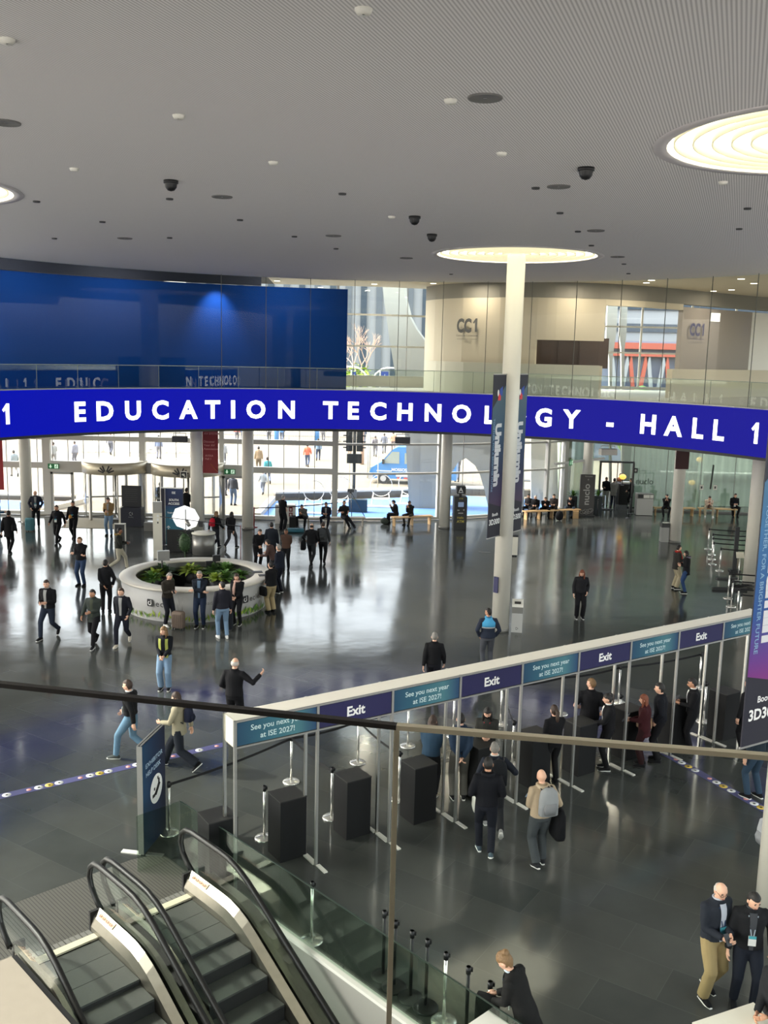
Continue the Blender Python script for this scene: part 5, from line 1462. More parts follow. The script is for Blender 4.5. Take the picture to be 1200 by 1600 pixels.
k = MB(); k.tube([(0, 0, 0.02), (0, 0, 2.15)], 0.018, 8); k.build('pole', mat('reddish pole', rgb(110, 66, 62), 0.5), t); k = MB(); k.tube([(-3.05, 0.25, 2.35), (0, 0, 2.1)], 0.014, 8); k.build('boom', BLACK, t); k = MB(); k.box((-1.5, 0.1, 2.13), (0.16, 0.12, 0.2)); k.build('clamp_head', BLACK, t); k = MB(); k.lathe([(0.01, 0), (0.2, 0), (0.2, 0.02), (0.01, 0.03)], 16); k.build('base', BLACK, t)
for j, (px, py) in enumerate(((402, 894), (412, 899))):
    q = g(px, py, DH); k = MB(); k.box((q.x, q.y, DH + 0.012), (0.34, 0.24, 0.02), 0.3); tag(k.build('tablet', BLACK), ['black laptop on the right of the round desk top', 'small black tablet near the end of the round desk top'][j], 'device')
# softbox umbrella and hanging plant behind the desk
q = g(286, 870); t = thing('photo_umbrella', 'white photo umbrella behind the round desk before the column', 'umbrella', (q.x, q.y + 0.6, 0))
k = MB(); n = 8; M0 = Matrix.Translation((0, 0, 1.55)) @ Matrix.Rotation(R(-72), 4, 'X')
vs = [M0 @ Vector((0, 0, 0.3))]
for ring_, zz in ((0.3, 0.24), (0.58, 0.0)):
    for j in range(n): vs.append(M0 @ Vector((ring_ * math.cos(2 * PI * j / n), ring_ * math.sin(2 * PI * j / n), zz)))
k.add(vs, [(0, 1 + j, 1 + (j + 1) % n) for j in range(n)] + [(1 + j, 1 + n + j, 1 + n + (j + 1) % n, 1 + (j + 1) % n) for j in range(n)], False)
k.build('canopy', mat('lit umbrella cloth', rgb(252, 252, 250), 0.7, emit=rgb(255, 255, 255), es=0.7), t)
k = MB(); k.tube([(0, 0, 0), (0, 0, 1.9)], 0.02, 8); k.build('stand_pole', BLACK, t)
k = MB(); k.tube([(0.1, -0.35, 1.5), (0.25, -0.5, 1.3)], 0.08, 10); k.build('lamp_head', ALU, t)
q = g(289, 880); bush(q.x, q.y, 0.85, 0.3, 0.48, LEAFD, 'tall bushy plant on a stem at the back of the round desk', 500, 'standing_plant', 11, 0.8, 0.025)
q = g(279, 866); t = thing('screen_panel', 'low black screen panel behind the round desk', 'panel', (q.x, q.y + 0.4, 0))
k = MB(); k.box((0, 0, 0.5), (1.15, 0.08, 0.95)); k.build('panel', BLACK, t); k = MB(); k.box((0, 0, 0.02), (1.0, 0.4, 0.03)); k.build('foot', BLACK, t)
q = g(316, 867); t = thing('drum_counter', 'grey steel drum counter at the foot of the red bannered column', 'counter', (q.x, q.y + 0.3, 0))
k = MB(); k.lathe([(0.01, 0.0), (0.47, 0.0), (0.47, 0.86), (0.01, 0.86)], 30); k.build('body', ALU, t); k = MB(); k.lathe([(0.01, 0.86), (0.5, 0.86), (0.5, 0.9), (0.01, 0.9)], 30); k.build('top', CREAM, t)

# white digital totem by the desk
q = g(247, 872); t = thing('charging_totem', 'slim pale grey totem with small icons left of the round desk', 'totem', (q.x, q.y, 0), R(8))
k = MB(); k.box((0, 0, 0.95), (0.36, 0.14, 1.9)); k.build('body', CREAM, t)
k = MB(); k.box((0, 0, 2.13), (0.36, 0.14, 0.46)); k.build('head_panel', ALU, t)
k = MB(); k.box((0.02, -0.075, 1.78), (0.08, 0.01, 0.09)); k.box((0.02, -0.075, 1.63), (0.08, 0.01, 0.09)); k.build('icons', GLYPH, t)
k = MB(); k.box((0.02, -0.075, 1.5), (0.05, 0.01, 0.07)); k.build('lower_icon', BLACK, t)

# south access sign
q = g(273, 852); t = thing('access_sign', 'tall dark blue South Access sign behind the round desk', 'sign', (q.x, q.y, 0), R(-4))
SB = grad_mat('sign blend', [(0.0, rgb(40, 110, 120)), (0.55, rgb(36, 98, 124)), (0.69, rgb(26, 60, 100)), (0.7, rgb(22, 30, 62)), (1.0, rgb(24, 44, 84))], 'Z', 0.0, 2.55)
k = MB(); k.box((0, 0, 1.28), (0.78, 0.12, 2.5)); k.build('panel', SB, t)
k = MB(); k.box((-0.47, 0, 1.28), (0.14, 0.3, 2.5)); k.build('side_panel', NAVYB, t)
k = MB(); k.box((-0.39, -0.07, 1.28), (0.03, 0.03, 2.5)); k.box((-0.08, -0.02, 2.545), (0.95, 0.2, 0.03)); k.build('edge_trim', WHITE, t)
k = MB(); y = -0.064
put_text(k, 'SOUTH', (0, y, 1.98), (1, 0, 0), (0, 0, 1), 0.1, 0.02, width=0.42); put_text(k, 'ACCESS', (0, y, 1.82), (1, 0, 0), (0, 0, 1), 0.1, 0.02, width=0.5)
put_text(k, 'ISE', (0, y, 2.3), (1, 0, 0), (0, 0, 1), 0.1, 0.02)
put_text(k, 'THANK YOU', (0, y, 1.42), (1, 0, 0), (0, 0, 1), 0.075, 0.01); put_text(k, 'FOR', (0, y, 1.3), (1, 0, 0), (0, 0, 1), 0.075, 0.01); put_text(k, 'VISITING', (0, y, 1.18), (1, 0, 0), (0, 0, 1), 0.075, 0.01)
k.bar((-0.25, y, 0.62), (-0.25, y, 0.86), 0.03, 0.004, (0, 1, 0)); k.bar((-0.25, y, 0.87), (-0.32, y, 0.79), 0.03, 0.004, (0, 1, 0)); k.bar((-0.25, y, 0.87), (-0.18, y, 0.79), 0.03, 0.004, (0, 1, 0))
k.build('lettering', GLYPH, t)

# recycling station, info kiosk, little box
q = g(206, 821); t = thing('recycling_station', 'black recycling station with tall back panel before the revolving doors', 'bin', (q.x, q.y, 0), R(-3))
k = MB(); k.box((0.05, 0, 0.45), (1.0, 0.55, 0.9)); k.build('bin_body', mat('bin navy', rgb(20, 24, 40), 0.6), t)
k = MB(); k.box((-0.05, 0.2, 1.4), (0.96, 0.08, 1.05)); k.build('back_panel', mat('bin panel', rgb(36, 38, 42), 0.6), t)
k = MB(); k.box((-0.5, 0, 0.45), (0.1, 0.55, 0.9)); k.build('pale_side', CREAM, t)
k = MB(); n = 3
for j in range(3):
    a = R(90 + 120 * j); b2 = R(90 + 120 * j + 80)
    k.bar((0.05 + .09 * math.cos(a), -0.28, 0.62 + .09 * math.sin(a)), (0.05 + .09 * math.cos(b2), -0.28, 0.62 + .09 * math.sin(b2)), 0.03, 0.005, (0, 1, 0))
put_text(k, 'recycling', (0.05, -0.281, 0.44), (1, 0, 0), (0, 0, 1), 0.05, 0.0); k.build('recycling_mark', ALU, t)
k = MB()
for j in range(7): k.box((-0.05, 0.155, 1.75 - j * 0.1), (0.6 - 0.08 * (j % 2), 0.005, 0.02))
k.build('printed_lines', DGREY, t)
q = g(188, 846); t = thing('info_kiosk', 'low grey kiosk panel with white frame before the recycling station', 'kiosk', (q.x, q.y, 0))
k = MB(); k.box((0, 0, 0.4), (0.44, 0.1, 0.78)); k.build('panel', DGREY, t)
k = MB(); k.box((0, 0, 0.8), (0.5, 0.14, 0.04)); k.box((0.235, 0, 0.4), (0.03, 0.14, 0.8)); k.box((-0.235, 0, 0.4), (0.03, 0.14, 0.8)); k.build('frame', WHITE, t)
q = g(233, 829); k = MB(); k.box((q.x, q.y, 0.2), (0.42, 0.3, 0.4)); tag(k.build('floor_box', MGREY), 'small grey box on the floor right of the recycling station', 'box')
k = MB(); q = g(181, 818); k.box((q.x, q.y, 0.12), (0.5, 0.4, 0.24)); tag(k.build('floor_box', DGREY), 'low dark box behind the man in tan jacket', 'box')

# cash machine
q = g(717, 826); t = thing('cash_machine', 'black and yellow cash machine right of the pale column', 'cash machine', (q.x, q.y, 0), R(6))
YEL = mat('yellow print', rgb(176, 160, 66), 0.6)
k = MB(); k.box((0, 0, 0.82), (0.62, 0.62, 1.64)); k.build('body', mat('machine grey', rgb(44, 44, 42), 0.5), t)
k = MB(); k.box((0.31, -0.05, 1.0), (0.03, 0.5, 1.2)); k.build('side_panel', mat('side yellow', rgb(120, 110, 62), 0.6), t)
k = MB(); k.box((0, -0.32, 1.25), (0.42, 0.02, 0.36)); k.build('screen_surround', BLACK, t)
k = MB(); k.box((0, -0.335, 1.27), (0.28, 0.01, 0.24)); k.build('screen', mat('lit screen', rgb(96, 110, 130), 0.3, emit=rgb(110, 130, 160), es=0.5), t)
k = MB(); k.box((-0.12, -0.34, 0.98), (0.1, 0.04, 0.05)); k.box((0.15, -0.33, 1.0), (0.06, 0.03, 0.07)); k.box((0, -0.34, 0.84), (0.24, 0.04, 0.05)); k.build('card_slots', ALU, t)
k = MB(); put_text(k, 'Hello', (0, -0.315, 0.56), (1, 0, 0), (0, 0, 1), 0.11, 0.02); put_text(k, 'ATM', (0, -0.315, 0.36), (1, 0, 0), (0, 0, 1), 0.13, 0.03); put_text(k, 'ATM', (0, -0.315, 1.53), (1, 0, 0), (0, 0, 1), 0.07, 0.01); k.build('lettering', YEL, t)
k = MB(); k.box((0, 0, 1.72), (0.14, 0.14, 0.16)); k.build('neck', BLACK, t)
k = MB(); k.box((0.02, 0, 1.97), (0.44, 0.36, 0.38)); tp = k.build('top_cube', BLACK, t)
k = MB(); k.box((0.245, 0, 1.97), (0.01, 0.34, 0.36)); k.build('yellow_side', YEL, tp)
k = MB(); put_text(k, 'A', (0.0, -0.182, 1.9), (1, 0, 0), (0, 0, 1), 0.2, 0.03); k.box((0, -0.183, 1.85), (0.24, 0.004, 0.03)); k.build('cube_mark', GLYPH, tp)

# litter bins
q = g(807, 986); t = thing('litter_bin', 'tall grey litter bin with white slanted top beside the tall white column', 'bin', (q.x, q.y, 0), R(-8))
k = MB(); k.box((0, 0, 0.4), (0.34, 0.34, 0.8)); k.build('body', mat('bin grey', rgb(176, 176, 172), 0.45), t)
k = MB(); k.box((0, 0, 0.72), (0.345, 0.345, 0.2)); k.build('grey_band', MGREY, t)
k = MB(); k.add([(-.175, -.175, .82), (.175, -.175, .82), (.175, .175, .82), (-.175, .175, .82), (-.175, -.175, .86), (.175, -.175, .86), (.175, .175, 1.0), (-.175, .175, 1.0)], [(0, 1, 2, 3), (4, 5, 6, 7), (0, 1, 5, 4), (1, 2, 6, 5), (2, 3, 7, 6), (3, 0, 4, 7)], False); k.build('slanted_top', WHITE, t)
k = MB(); k.box((0, -0.03, 0.93), (0.2, 0.12, 0.012), mat=Matrix.Rotation(R(21), 4, 'X')); k.build('opening', BLACK, t)
k = MB()
for j in range(3):
    a = R(90 + 120 * j); b2 = a + R(75); k.bar((.04 * math.cos(a), -0.173, 0.13 + .04 * math.sin(a)), (.04 * math.cos(b2), -0.173, 0.13 + .04 * math.sin(b2)), 0.016, 0.004, (0, 1, 0))
k.build('recycling_mark', BLACK, t)
q = g(1037, 846); t = thing('litter_bin', 'grey litter bin with dark top left of the brown bannered column', 'bin', (q.x, q.y, 0))
k = MB(); k.box((0, 0, 0.35), (0.36, 0.36, 0.7)); k.build('body', ALU, t); k = MB(); k.box((0, 0, 0.8), (0.37, 0.37, 0.2)); k.build('dark_top', DGREY, t); k = MB(); k.box((0.06, 0, 0.91), (0.3, 0.2, 0.03)); k.build('paper_pad', WHITE, t)
q = g(757, 863); k = MB(); k.box((q.x, q.y, 0.006), (0.5, 0.16, 0.006)); tag(k.build('floor_hatch', MGREY), 'small grey floor hatch left of the tall white column', 'hatch')
q = g(769, 925); t_ = aty(772.5, 914, C5.y - 0.24); k = MB(); k.box((C5.x - 0.215, C5.y - 0.215, t_.z), (0.04, 0.16, 0.5), R(45)); tag(k.build('fire_notice', mat('dark blue plate', rgb(38, 40, 84), 0.5)), 'narrow dark blue notice on the side of the tall white column', 'sign')
q = g(803, 868); t = thing('info_stand', 'pale panel with black top behind the right Unilumin banner', 'stand', (q.x, q.y, 0)); k = MB(); k.box((0, 0, 0.45), (0.25, 0.3, 0.8)); k.build('panel', CREAM, t); k = MB(); k.box((0, 0, 0.88), (0.27, 0.32, 0.06)); k.build('top', BLACK, t); k = MB(); k.box((0, 0, 0.03), (0.2, 0.26, 0.06)); k.build('foot', BLACK, t)

# white counter with red labels, black case, teal holdall and red post
q = g(443, 820); t = thing('white_counter', 'white counter with red labels behind the standing man in black', 'counter', (q.x + 0.05, q.y + 0.5, 0))
k = MB(); k.box((0, 0, 0.48), (1.0, 0.5, 0.96)); k.build('body', WHITE, t)
k = MB(); k.box((0.28, -0.255, 0.75), (0.18, 0.01, 0.24)); k.box((0.28, -0.255, 0.48), (0.18, 0.01, 0.2)); lb = k.build('red_labels', REDB, t)
k = MB(); k.box((0.28, -0.262, 0.74), (0.08, 0.006, 0.12)); k.box((0.28, -0.262, 0.48), (0.08, 0.006, 0.1)); k.build('pictograms', WHITE, lb)
q = g(459, 823); k = MB(); k.box((q.x, q.y, 0.26), (0.42, 0.3, 0.5)); k.box((q.x, q.y, 0.54), (0.2, 0.04, 0.05)); tag(k.build('black_case', BLACK), 'black case on the floor beside the white counter', 'case')
q = g(462, 832); t = thing('holdall', 'teal holdall lying on the floor by the seated men', 'bag', (q.x, q.y, 0), R(5))
k = MB(); k.loft([((-0.4, 0, 0.1), 0.1, 0.08, (0, 1, 0), (0, 0, 1)), ((-0.36, 0, 0.11), 0.2, 0.1, (0, 1, 0), (0, 0, 1)), ((0.36, 0, 0.11), 0.2, 0.1, (0, 1, 0), (0, 0, 1)), ((0.4, 0, 0.1), 0.1, 0.08, (0, 1, 0), (0, 0, 1))], 16, 3.0); k.build('body', mat('teal cloth', rgb(38, 92, 106), 0.7), t)
k = MB(); k.tube([(-0.2, 0, 0.2), (-0.15, 0.05, 0.27), (0.15, 0.05, 0.27), (0.2, 0, 0.2)], 0.014, 6); k.build('handle', BLACK, t)
q = g(397, 824); t = thing('barrier_post', 'red barrier post right of the third column', 'barrier post', q)
k = MB(); k.tube([(0, 0, 0), (0, 0, 1.0)], 0.03, 10); k.build('pole', REDB, t); k = MB(); k.lathe([(0.01, 0), (0.17, 0), (0.17, 0.02), (0.01, 0.04)], 20); k.build('base_disc', REDB, t); belt(t, q, g(528, 812) + Vector((0, -0.4, 0)), 0.95)
q = g(33, 815); t = thing('barrier_post', 'dark barrier post at the foot of the leftmost column', 'barrier post', q)
k = MB(); k.tube([(0, 0, 0), (0, 0, 0.95)], 0.025, 10); k.build('pole', MGREY, t); k = MB(); k.lathe([(0.01, 0), (0.17, 0), (0.17, 0.02), (0.01, 0.04)], 20); k.build('base_disc', MGREY, t)

# benches
def bench(p0, p1, label, legs=3, mt=WOOD, back=0.35):
    a, b_ = g(*p0), g(*p1); d = b_ - a; ang = math.atan2(d.y, d.x); L_ = d.length
    t = thing('bench', label, 'bench', a, ang)
    k = MB(); k.box((L_ / 2, 0, 0.44), (L_, 0.42, 0.05)); k.build('seat', mt, t)
    for i in range(legs):
        x = 0.12 + (L_ - 0.24) * i / (legs - 1)
        k = MB(); k.box((x, 0, 0.21), (0.045, 0.3, 0.42)); k.build('leg', mt, t)
bench((478, 823), (570, 822), 'long wooden bench under the three seated men by the glass', 4, mat('grey wood', rgb(150, 140, 124), 0.6))
bench((612, 822), (674, 819), 'light wooden bench left of the pale column with two people seated', 3)
bench((818, 812), (904, 808), 'light wooden bench with a row of people left of the restaurant board', 5)
bench((1020, 805), (1052, 806), 'wooden bench left of the brown bannered column', 2)
bench((1062, 806), (1084, 806), 'short wooden bench right of the brown bannered column', 2)
bench((1090, 806), (1150, 808), 'wooden bench under the two seated men before the cafe glass', 3)

# ================================================================== RESTAURANT FRONT
k = MB(); k.prism([(10.4, 54.1), (12.2, 54.45), (34, 53.6), (34, 62), (10.4, 62)], -0.15, 0.004)
o = k.build('floor_cafe', FLOORM); tag(o, kind='structure')
CURT = bpy.data.materials.new('sheer curtain'); CURT.use_nodes = True
nt = CURT.node_tree; nt.nodes.clear()
ou = nt.nodes.new('ShaderNodeOutputMaterial'); mxs = nt.nodes.new('ShaderNodeMixShader'); trn = nt.nodes.new('ShaderNodeBsdfTransparent'); tl = nt.nodes.new('ShaderNodeBsdfTranslucent'); df = nt.nodes.new('ShaderNodeBsdfDiffuse'); ad = nt.nodes.new('ShaderNodeMixShader')
tl.inputs[0].default_value = rgb(186, 198, 184); df.inputs[0].default_value = rgb(170, 180, 166); mxs.inputs[0].default_value = 0.72
nt.links.new(tl.outputs[0], ad.inputs[1]); nt.links.new(df.outputs[0], ad.inputs[2]); nt.links.new(trn.outputs[0], mxs.inputs[1]); nt.links.new(ad.outputs[0], mxs.inputs[2]); nt.links.new(mxs.outputs[0], ou.inputs[0])
def curtain(x0, x1, y, z0, z1, label, fr):
    k = MB(); n = int((x1 - x0) * fr); vs = []
    for i in range(n + 1):
        x = x0 + (x1 - x0) * i / n; yy = y + 0.07 * math.sin(i * 1.9) + 0.04 * math.sin(i * 0.7)
        vs += [(x, yy, z0), (x, yy, z1)]
    k.add(vs, [(2 * i, 2 * i + 2, 2 * i + 3, 2 * i + 1) for i in range(n)], True)
    tag(k.build('curtain', CURT), label, 'curtain')
NX = lambda px, y=54.1: aty(px, 760, y).x
CAFEG = glass('cafe glass', (0.58, 0.67, 0.58, 1), 1.0)
t = tag(bpy.data.objects.new('window_6', None), kind='structure'); col.objects.link(t)
def ny(x): return 54.3 + (x - 12.2) * (-0.9 / 21.8) if x > 12.2 else 53.8 + (x - 10.2) * 0.25
xd0, xd1 = NX(937, 54.2), NX(988, 54.2)
k = MB()
for a_, b_ in ((10.3, xd0), (xd1, 34)):
    n = 6; xs = [a_ + (b_ - a_) * i / n for i in range(n + 1)]
    k.add([(x, ny(x), z) for x in xs for z in (0.02, 6.5)], [(2 * i, 2 * i + 2, 2 * i + 3, 2 * i + 1) for i in range(n)], False)
k.add([(xd0, ny(xd0), 2.75), (xd1, ny(xd1), 2.75), (xd1, ny(xd1), 6.5), (xd0, ny(xd0), 6.5)], [(0, 1, 2, 3)], False)
k.build('pane', CAFEG, t)
k = MB(); x = xd1
while x < 30:
    k.box((x, ny(x), 3.2), (0.025, 0.03, 6.4)); x += 1.9
k.bar((xd1, ny(xd1), 0.05), (34, ny(34), 0.05), 0.08, 0.1); k.build('glazing_joints', MGREY, t)
t = tag(bpy.data.objects.new('door_3', None), kind='structure'); col.objects.link(t)
k = MB()
for x in (xd0, xd1): k.box((x, ny(x) - 0.04, 1.38), (0.09, 0.14, 2.76))
k.box(((xd0 + xd1) / 2, ny(xd0) - 0.02, 2.76), (xd1 - xd0 + 0.1, 0.14, 0.1)); k.box(((xd0 + xd1) / 2 - 0.5, ny(xd0) - 0.02, 0.03), (0.8, 0.1, 0.05)); k.build('door_frame', DGREY, t)
k = MB(); k.box(((xd0 + xd1) / 2 + 0.05, ny(xd0), 1.35), (0.04, 0.06, 2.7)); k.build('door_edge', MGREY, t)
curtain(xd1 + 0.1, 18.5, 55.3, 0.03, 6.5, 'pale sheer curtain behind the cafe glass right of the doorway', 11)
curtain(10.8, xd0 - 0.1, 55.6, 0.03, 6.5, 'pale sheer curtain behind the cafe glass left of the doorway', 11)
curtain(18.5, 26, 56.5, 0.03, 3.1, 'lower sheer curtain behind the seated men at right', 7)
# cafe back wall with daylight openings and furniture
k = MB(); k.box((22.5, 61.5, 1.6), (14.5, 0.2, 3.2)); k.box((24.5, 61.5, 5.9), (12, 0.2, 1.4)); k.box((10.5, 58, 3.2), (0.2, 7, 6.4)); o = k.build('wall_cafe_back', mat('grey green wall', rgb(112, 124, 110), 0.7)); tag(o, kind='structure')
k = MB(); q = g(975, 790); k.box((q.x + 0.25, q.y + 1.0, 0.62), (1.05, 1.4, 1.24)); tag(k.build('bar_counter', BLACK), 'black bar counter inside the restaurant doorway', 'counter')
k = MB(); k.box((q.x + 0.2, q.y + 0.7, 1.29), (0.5, 0.3, 0.08)); tag(k.build('till_tray', WHITE), 'white tray on the black bar counter', 'tray')
ORG = mat('warm lampshade', rgb(236, 190, 96), 0.6, emit=rgb(248, 196, 90), es=1.1)
def globe(px, py, Y, r_, label, kind_, zc=None):
    q = aty(px, py, Y)
    t = thing(kind_, label, 'lamp', q)
    k = MB(); k.ell((0, 0, 0), (r_, r_, r_ * 0.78), 18, 12); k.build('lamp_shade', ORG, t)
    k = MB()
    if kind_ == 'pendant_lamp': k.tube([(0, 0, r_ * 0.7), (0, 0, 6.4 - q.z)], 0.008, 6)
    else: k.tube([(0, 0, -r_ * 0.7), (0, 0, -(q.z - 1.25))], 0.02, 8); k.lathe([(0.01, -(q.z - 1.25)), (0.1, -(q.z - 1.25)), (0.1, -(q.z - 1.27)), (0.01, -(q.z - 1.28))], 14)
    k.build('cord' if kind_ == 'pendant_lamp' else 'stem', BLACK, t)
globe(973, 745, 55.6, 0.2, 'glowing yellow globe lamp on the bar in the restaurant doorway', 'table_lamp')
globe(1081, 754, 55.6, 0.19, 'lower glowing pendant lamp behind the cafe glass', 'pendant_lamp')
globe(1093, 718, 56.2, 0.19, 'upper glowing pendant lamp behind the cafe glass under the blue display', 'pendant_lamp')
p = aty(1008, 757, 54.05); k = MB(); put_text(k, 'nuclo', (p.x, ny(p.x) - 0.05, p.z), (1, 0, 0), (0, 0, 1), 0.36, 0.0, width=0.95); tag(k.build('window_lettering', mat('dark lettering', rgb(84, 90, 84), 0.6)), 'dark nuclo lettering on the cafe glass right of the doorway', 'lettering')
for px, lab in ((1097, 'white framed notice on the cafe glass left of the black strip'), (1118, 'white framed notice on the cafe glass right of the black strip')):
    p = aty(px, 762, 53.9); t = thing('notice', lab, 'sign', (p.x, ny(p.x) - 0.06, p.z)); k = MB(); k.box((0, 0, 0), (0.22, 0.02, 0.28)); k.build('sheet', WHITE, t); k = MB(); k.box((0, -0.013, 0), (0.09, 0.006, 0.13)); k.build('pictogram', DGREY, t)
p0, p1 = aty(1117, 727, 53.8), aty(1112, 765, 53.8); k = MB(); k.bar((p0.x, ny(p0.x) - 0.03, p0.z), (p1.x, ny(p1.x) - 0.03, p1.z), 0.13, 0.05); tag(k.build('door_handle_strip', BLACK), 'black vertical strip on the cafe glass between the two notices', 'strip')
k = MB(); p0 = aty(1060, 738, 57); k.box((p0.x + 2.2, 57, p0.z), (6.5, 0.6, 0.08)); tag(k.build('cafe_shelf', WHITE), 'long white shelf behind the cafe glass above the curtains', 'shelf')
# cafe tables and chairs on the terrace behind, seen through the doorway
for i, (px, py, lab) in enumerate(((946, 768, 'dark cafe table left inside the restaurant doorway'), (841, 765, 'dark terrace table outside behind the seated row'))):
    q = g(px, py + 28) if i == 0 else g(px, 792); q = Vector((q.x, q.y + (2.5 if i == 0 else 6), 0)); t = thing('cafe_table', lab, 'table', q)
    k = MB(); k.box((0, 0, 0.74), (1.2, 0.7, 0.05)); k.build('tabletop', DGREY, t)
    for sx in (-1, 1):
        for sy in (-1, 1):
            k = MB(); k.box((sx * .55, sy * .3, 0.36), (0.04, 0.04, 0.72)); k.build('leg', DGREY, t)
# restaurant board, planters, posts, cabinet, signs
q = g(915, 806); t = thing('restaurant_board', 'tall grey board with large sideways nuclo lettering', 'sign', (q.x, q.y, 0), R(2))
k = MB(); k.box((0, 0, 1.16), (0.82, 0.12, 2.26)); k.build('panel', mat('board grey', rgb(76, 74, 72), 0.6), t); k = MB(); k.box((0, 0, 0.03), (0.95, 0.4, 0.05)); k.build('foot', DGREY, t)
BPR = mat('board print', rgb(178, 176, 172), 0.6); y = -0.064
k = MB(); put_text(k, 'nuclo', (0.12, y, 1.2), (0, 0, 1), (-1, 0, 0), 0.36, 0.015, width=1.15); put_text(k, 'Restaurant', (0.05, y, 2.16), (1, 0, 0), (0, 0, 1), 0.07, 0.0)
k.bar((0.02, y, 1.95), (0.02, y, 2.05), 0.012, 0.004, (0, 1, 0)); k.bar((0.02, y, 2.05), (-0.02, y, 2.0), 0.012, 0.004, (0, 1, 0)); k.bar((0.02, y, 2.05), (0.06, y, 2.0), 0.012, 0.004, (0, 1, 0)); k.build('lettering', BPR, t)
k = MB()
for cx_, cz_, r2 in ((-0.2, 0.22, 0.13), (-0.05, 0.26, 0.14), (0.14, 0.27, 0.15), (0.24, 0.33, 0.12), (0.02, 0.18, 0.1)):
    k.tube([(cx_ + r2 * math.cos(a * .45) * (1 + .2 * math.sin(a)), y, cz_ + r2 * .8 * math.sin(a * .45)) for a in range(15)], 0.008, 4, False)
k.build('scribble', BPR, t)
for px, py, lab in ((894, 803, 'spiky plant in a dark planter left of the restaurant board'), (933, 803, 'spiky plant in a tall dark planter right of the restaurant board')):
    q = g(px, py); t = fern((q.x, q.y), lab, 34, 0.62, LEAF, int(px), 'potted_plant', 1.15, 0.62, False)
    k = MB(); k.box((0, 0, -0.12), (0.4, 0.4, 1.0)); k.build('planter', mat('planter dark', rgb(30, 40, 42), 0.6), t)
for px, py, lab in ((933, 808, 'black belt post left of the restaurant doorway'), (982, 810, 'black belt post in front of the restaurant doorway'), (985, 803, 'black belt post beside the steel cabinet')):
    q = g(px, py); stanchion(q.x, q.y, lab, 'restaurant belt posts', BLACK, 1.0)
q = g(1004, 804); t = thing('steel_cabinet', 'grey steel serving cabinet right of the restaurant doorway', 'cabinet', (q.x, q.y - 0.1, 0))
k = MB(); k.box((0, 0, 0.48), (0.9, 0.5, 0.92)); k.build('body', ALU, t); k = MB(); k.box((0, 0, 1.08), (0.92, 0.52, 0.28)); k.build('top_unit', MGREY, t); k = MB(); k.box((0.06, -0.27, 1.07), (0.32, 0.02, 0.18)); k.box((0.34, -0.27, 1.07), (0.18, 0.02, 0.18)); k.build('paper_panels', WHITE, t); k = MB(); k.box((-0.27, -0.27, 1.08), (0.26, 0.02, 0.2)); k.build('dark_panel', BLACK, t)
q = aty(993, 735, 53.7); t = thing('projecting_sign', 'small black projecting sign beside the restaurant doorway', 'sign', q); k = MB(); k.box((0, 0, 0), (0.24, 0.05, 0.26)); k.build('plate', BLACK, t); k = MB(); k.box((0, -0.03, 0), (0.1, 0.005, 0.12)); k.build('pictogram', ALU, t)
# vestibule side wall at the bend of the facade
k = MB(); k.box((10.3, 54.6, 3.2), (0.3, 1.4, 6.4)); o = k.build('wall_vestibule', CREAM); tag(o, kind='structure')
k = MB(); q = aty(885, 727, 53.2); k.bar((9.4, 52.9, 2.72), (12.3, 53.9, 3.0), 0.2, 0.12); o = k.build('trim_vestibule_header', ALU); tag(o, kind='structure')
# white counters at the lower right
q = g(1165, 1570, 0.9); t = thing('white_table', 'white table corner at the bottom right before the two talking men', 'table', (q.x, q.y, 0), R(24))
k = MB(); k.box((-0.35, -0.75, 0.88), (0.95, 1.5, 0.04)); k.build('tabletop', CREAM, t); k = MB(); k.box((-0.35, -0.75, 0.43), (0.9, 1.44, 0.86)); k.build('body', WHITE, t)
q = g(766, 1580, 0.9); t = thing('white_table', 'white table corner at the bottom beside the bending woman', 'table', (q.x, q.y, 0), R(-47))
k = MB(); k.box((0.45, -0.3, 0.88), (0.95, 0.6, 0.04)); k.build('tabletop', WHITE, t); k = MB(); k.box((0.45, -0.3, 0.43), (0.9, 0.56, 0.86)); k.build('body', WHITE, t)
# ================================================================== PEOPLE
SKINS = [mat('skin light', rgb(214, 168, 142), 0.55), mat('skin tan', rgb(188, 138, 108), 0.55), mat('skin brown', rgb(140, 96, 72), 0.55), mat('skin dark', rgb(92, 62, 48), 0.55)]
EYE_M = mat('eye dark', rgb(30, 24, 22), 0.4); LIP = mat('lip', rgb(150, 84, 76), 0.5)
SOLE = mat('pale sole', rgb(226, 224, 218), 0.6)
_cm = {}
def cloth(c):
    if c not in _cm:
        _cm[c] = mat('cloth %d %d %d' % c, rgb(*c), 0.85, spec=0.2, vary=0.14, scale=5, bump=0.45)
    return _cm[c]
_hm = {}
def hairm(c):
    if c not in _hm: _hm[c] = mat('hair %d %d %d' % c, rgb(*c), 0.6, vary=0.3, scale=40, bump=0.6)
    return _hm[c]
BLK, CHAR, NVY, GRY, LGR = (19, 19, 22), (38, 39, 42), (24, 30, 50), (92, 92, 92), (150, 150, 148)
JEAN, LJEAN, BEI, TAN, KHK, BRN, WHT, OLV = (44, 60, 88), (112, 136, 160), (176, 164, 142), (158, 124, 82), (150, 132, 96), (70, 48, 40), (214, 214, 210), (66, 70, 58)
HB, HD, HBL, HGR, HAU, HWH = (24, 20, 18), (52, 36, 26), (118, 90, 58), (128, 124, 118), (110, 56, 30), (196, 190, 182)

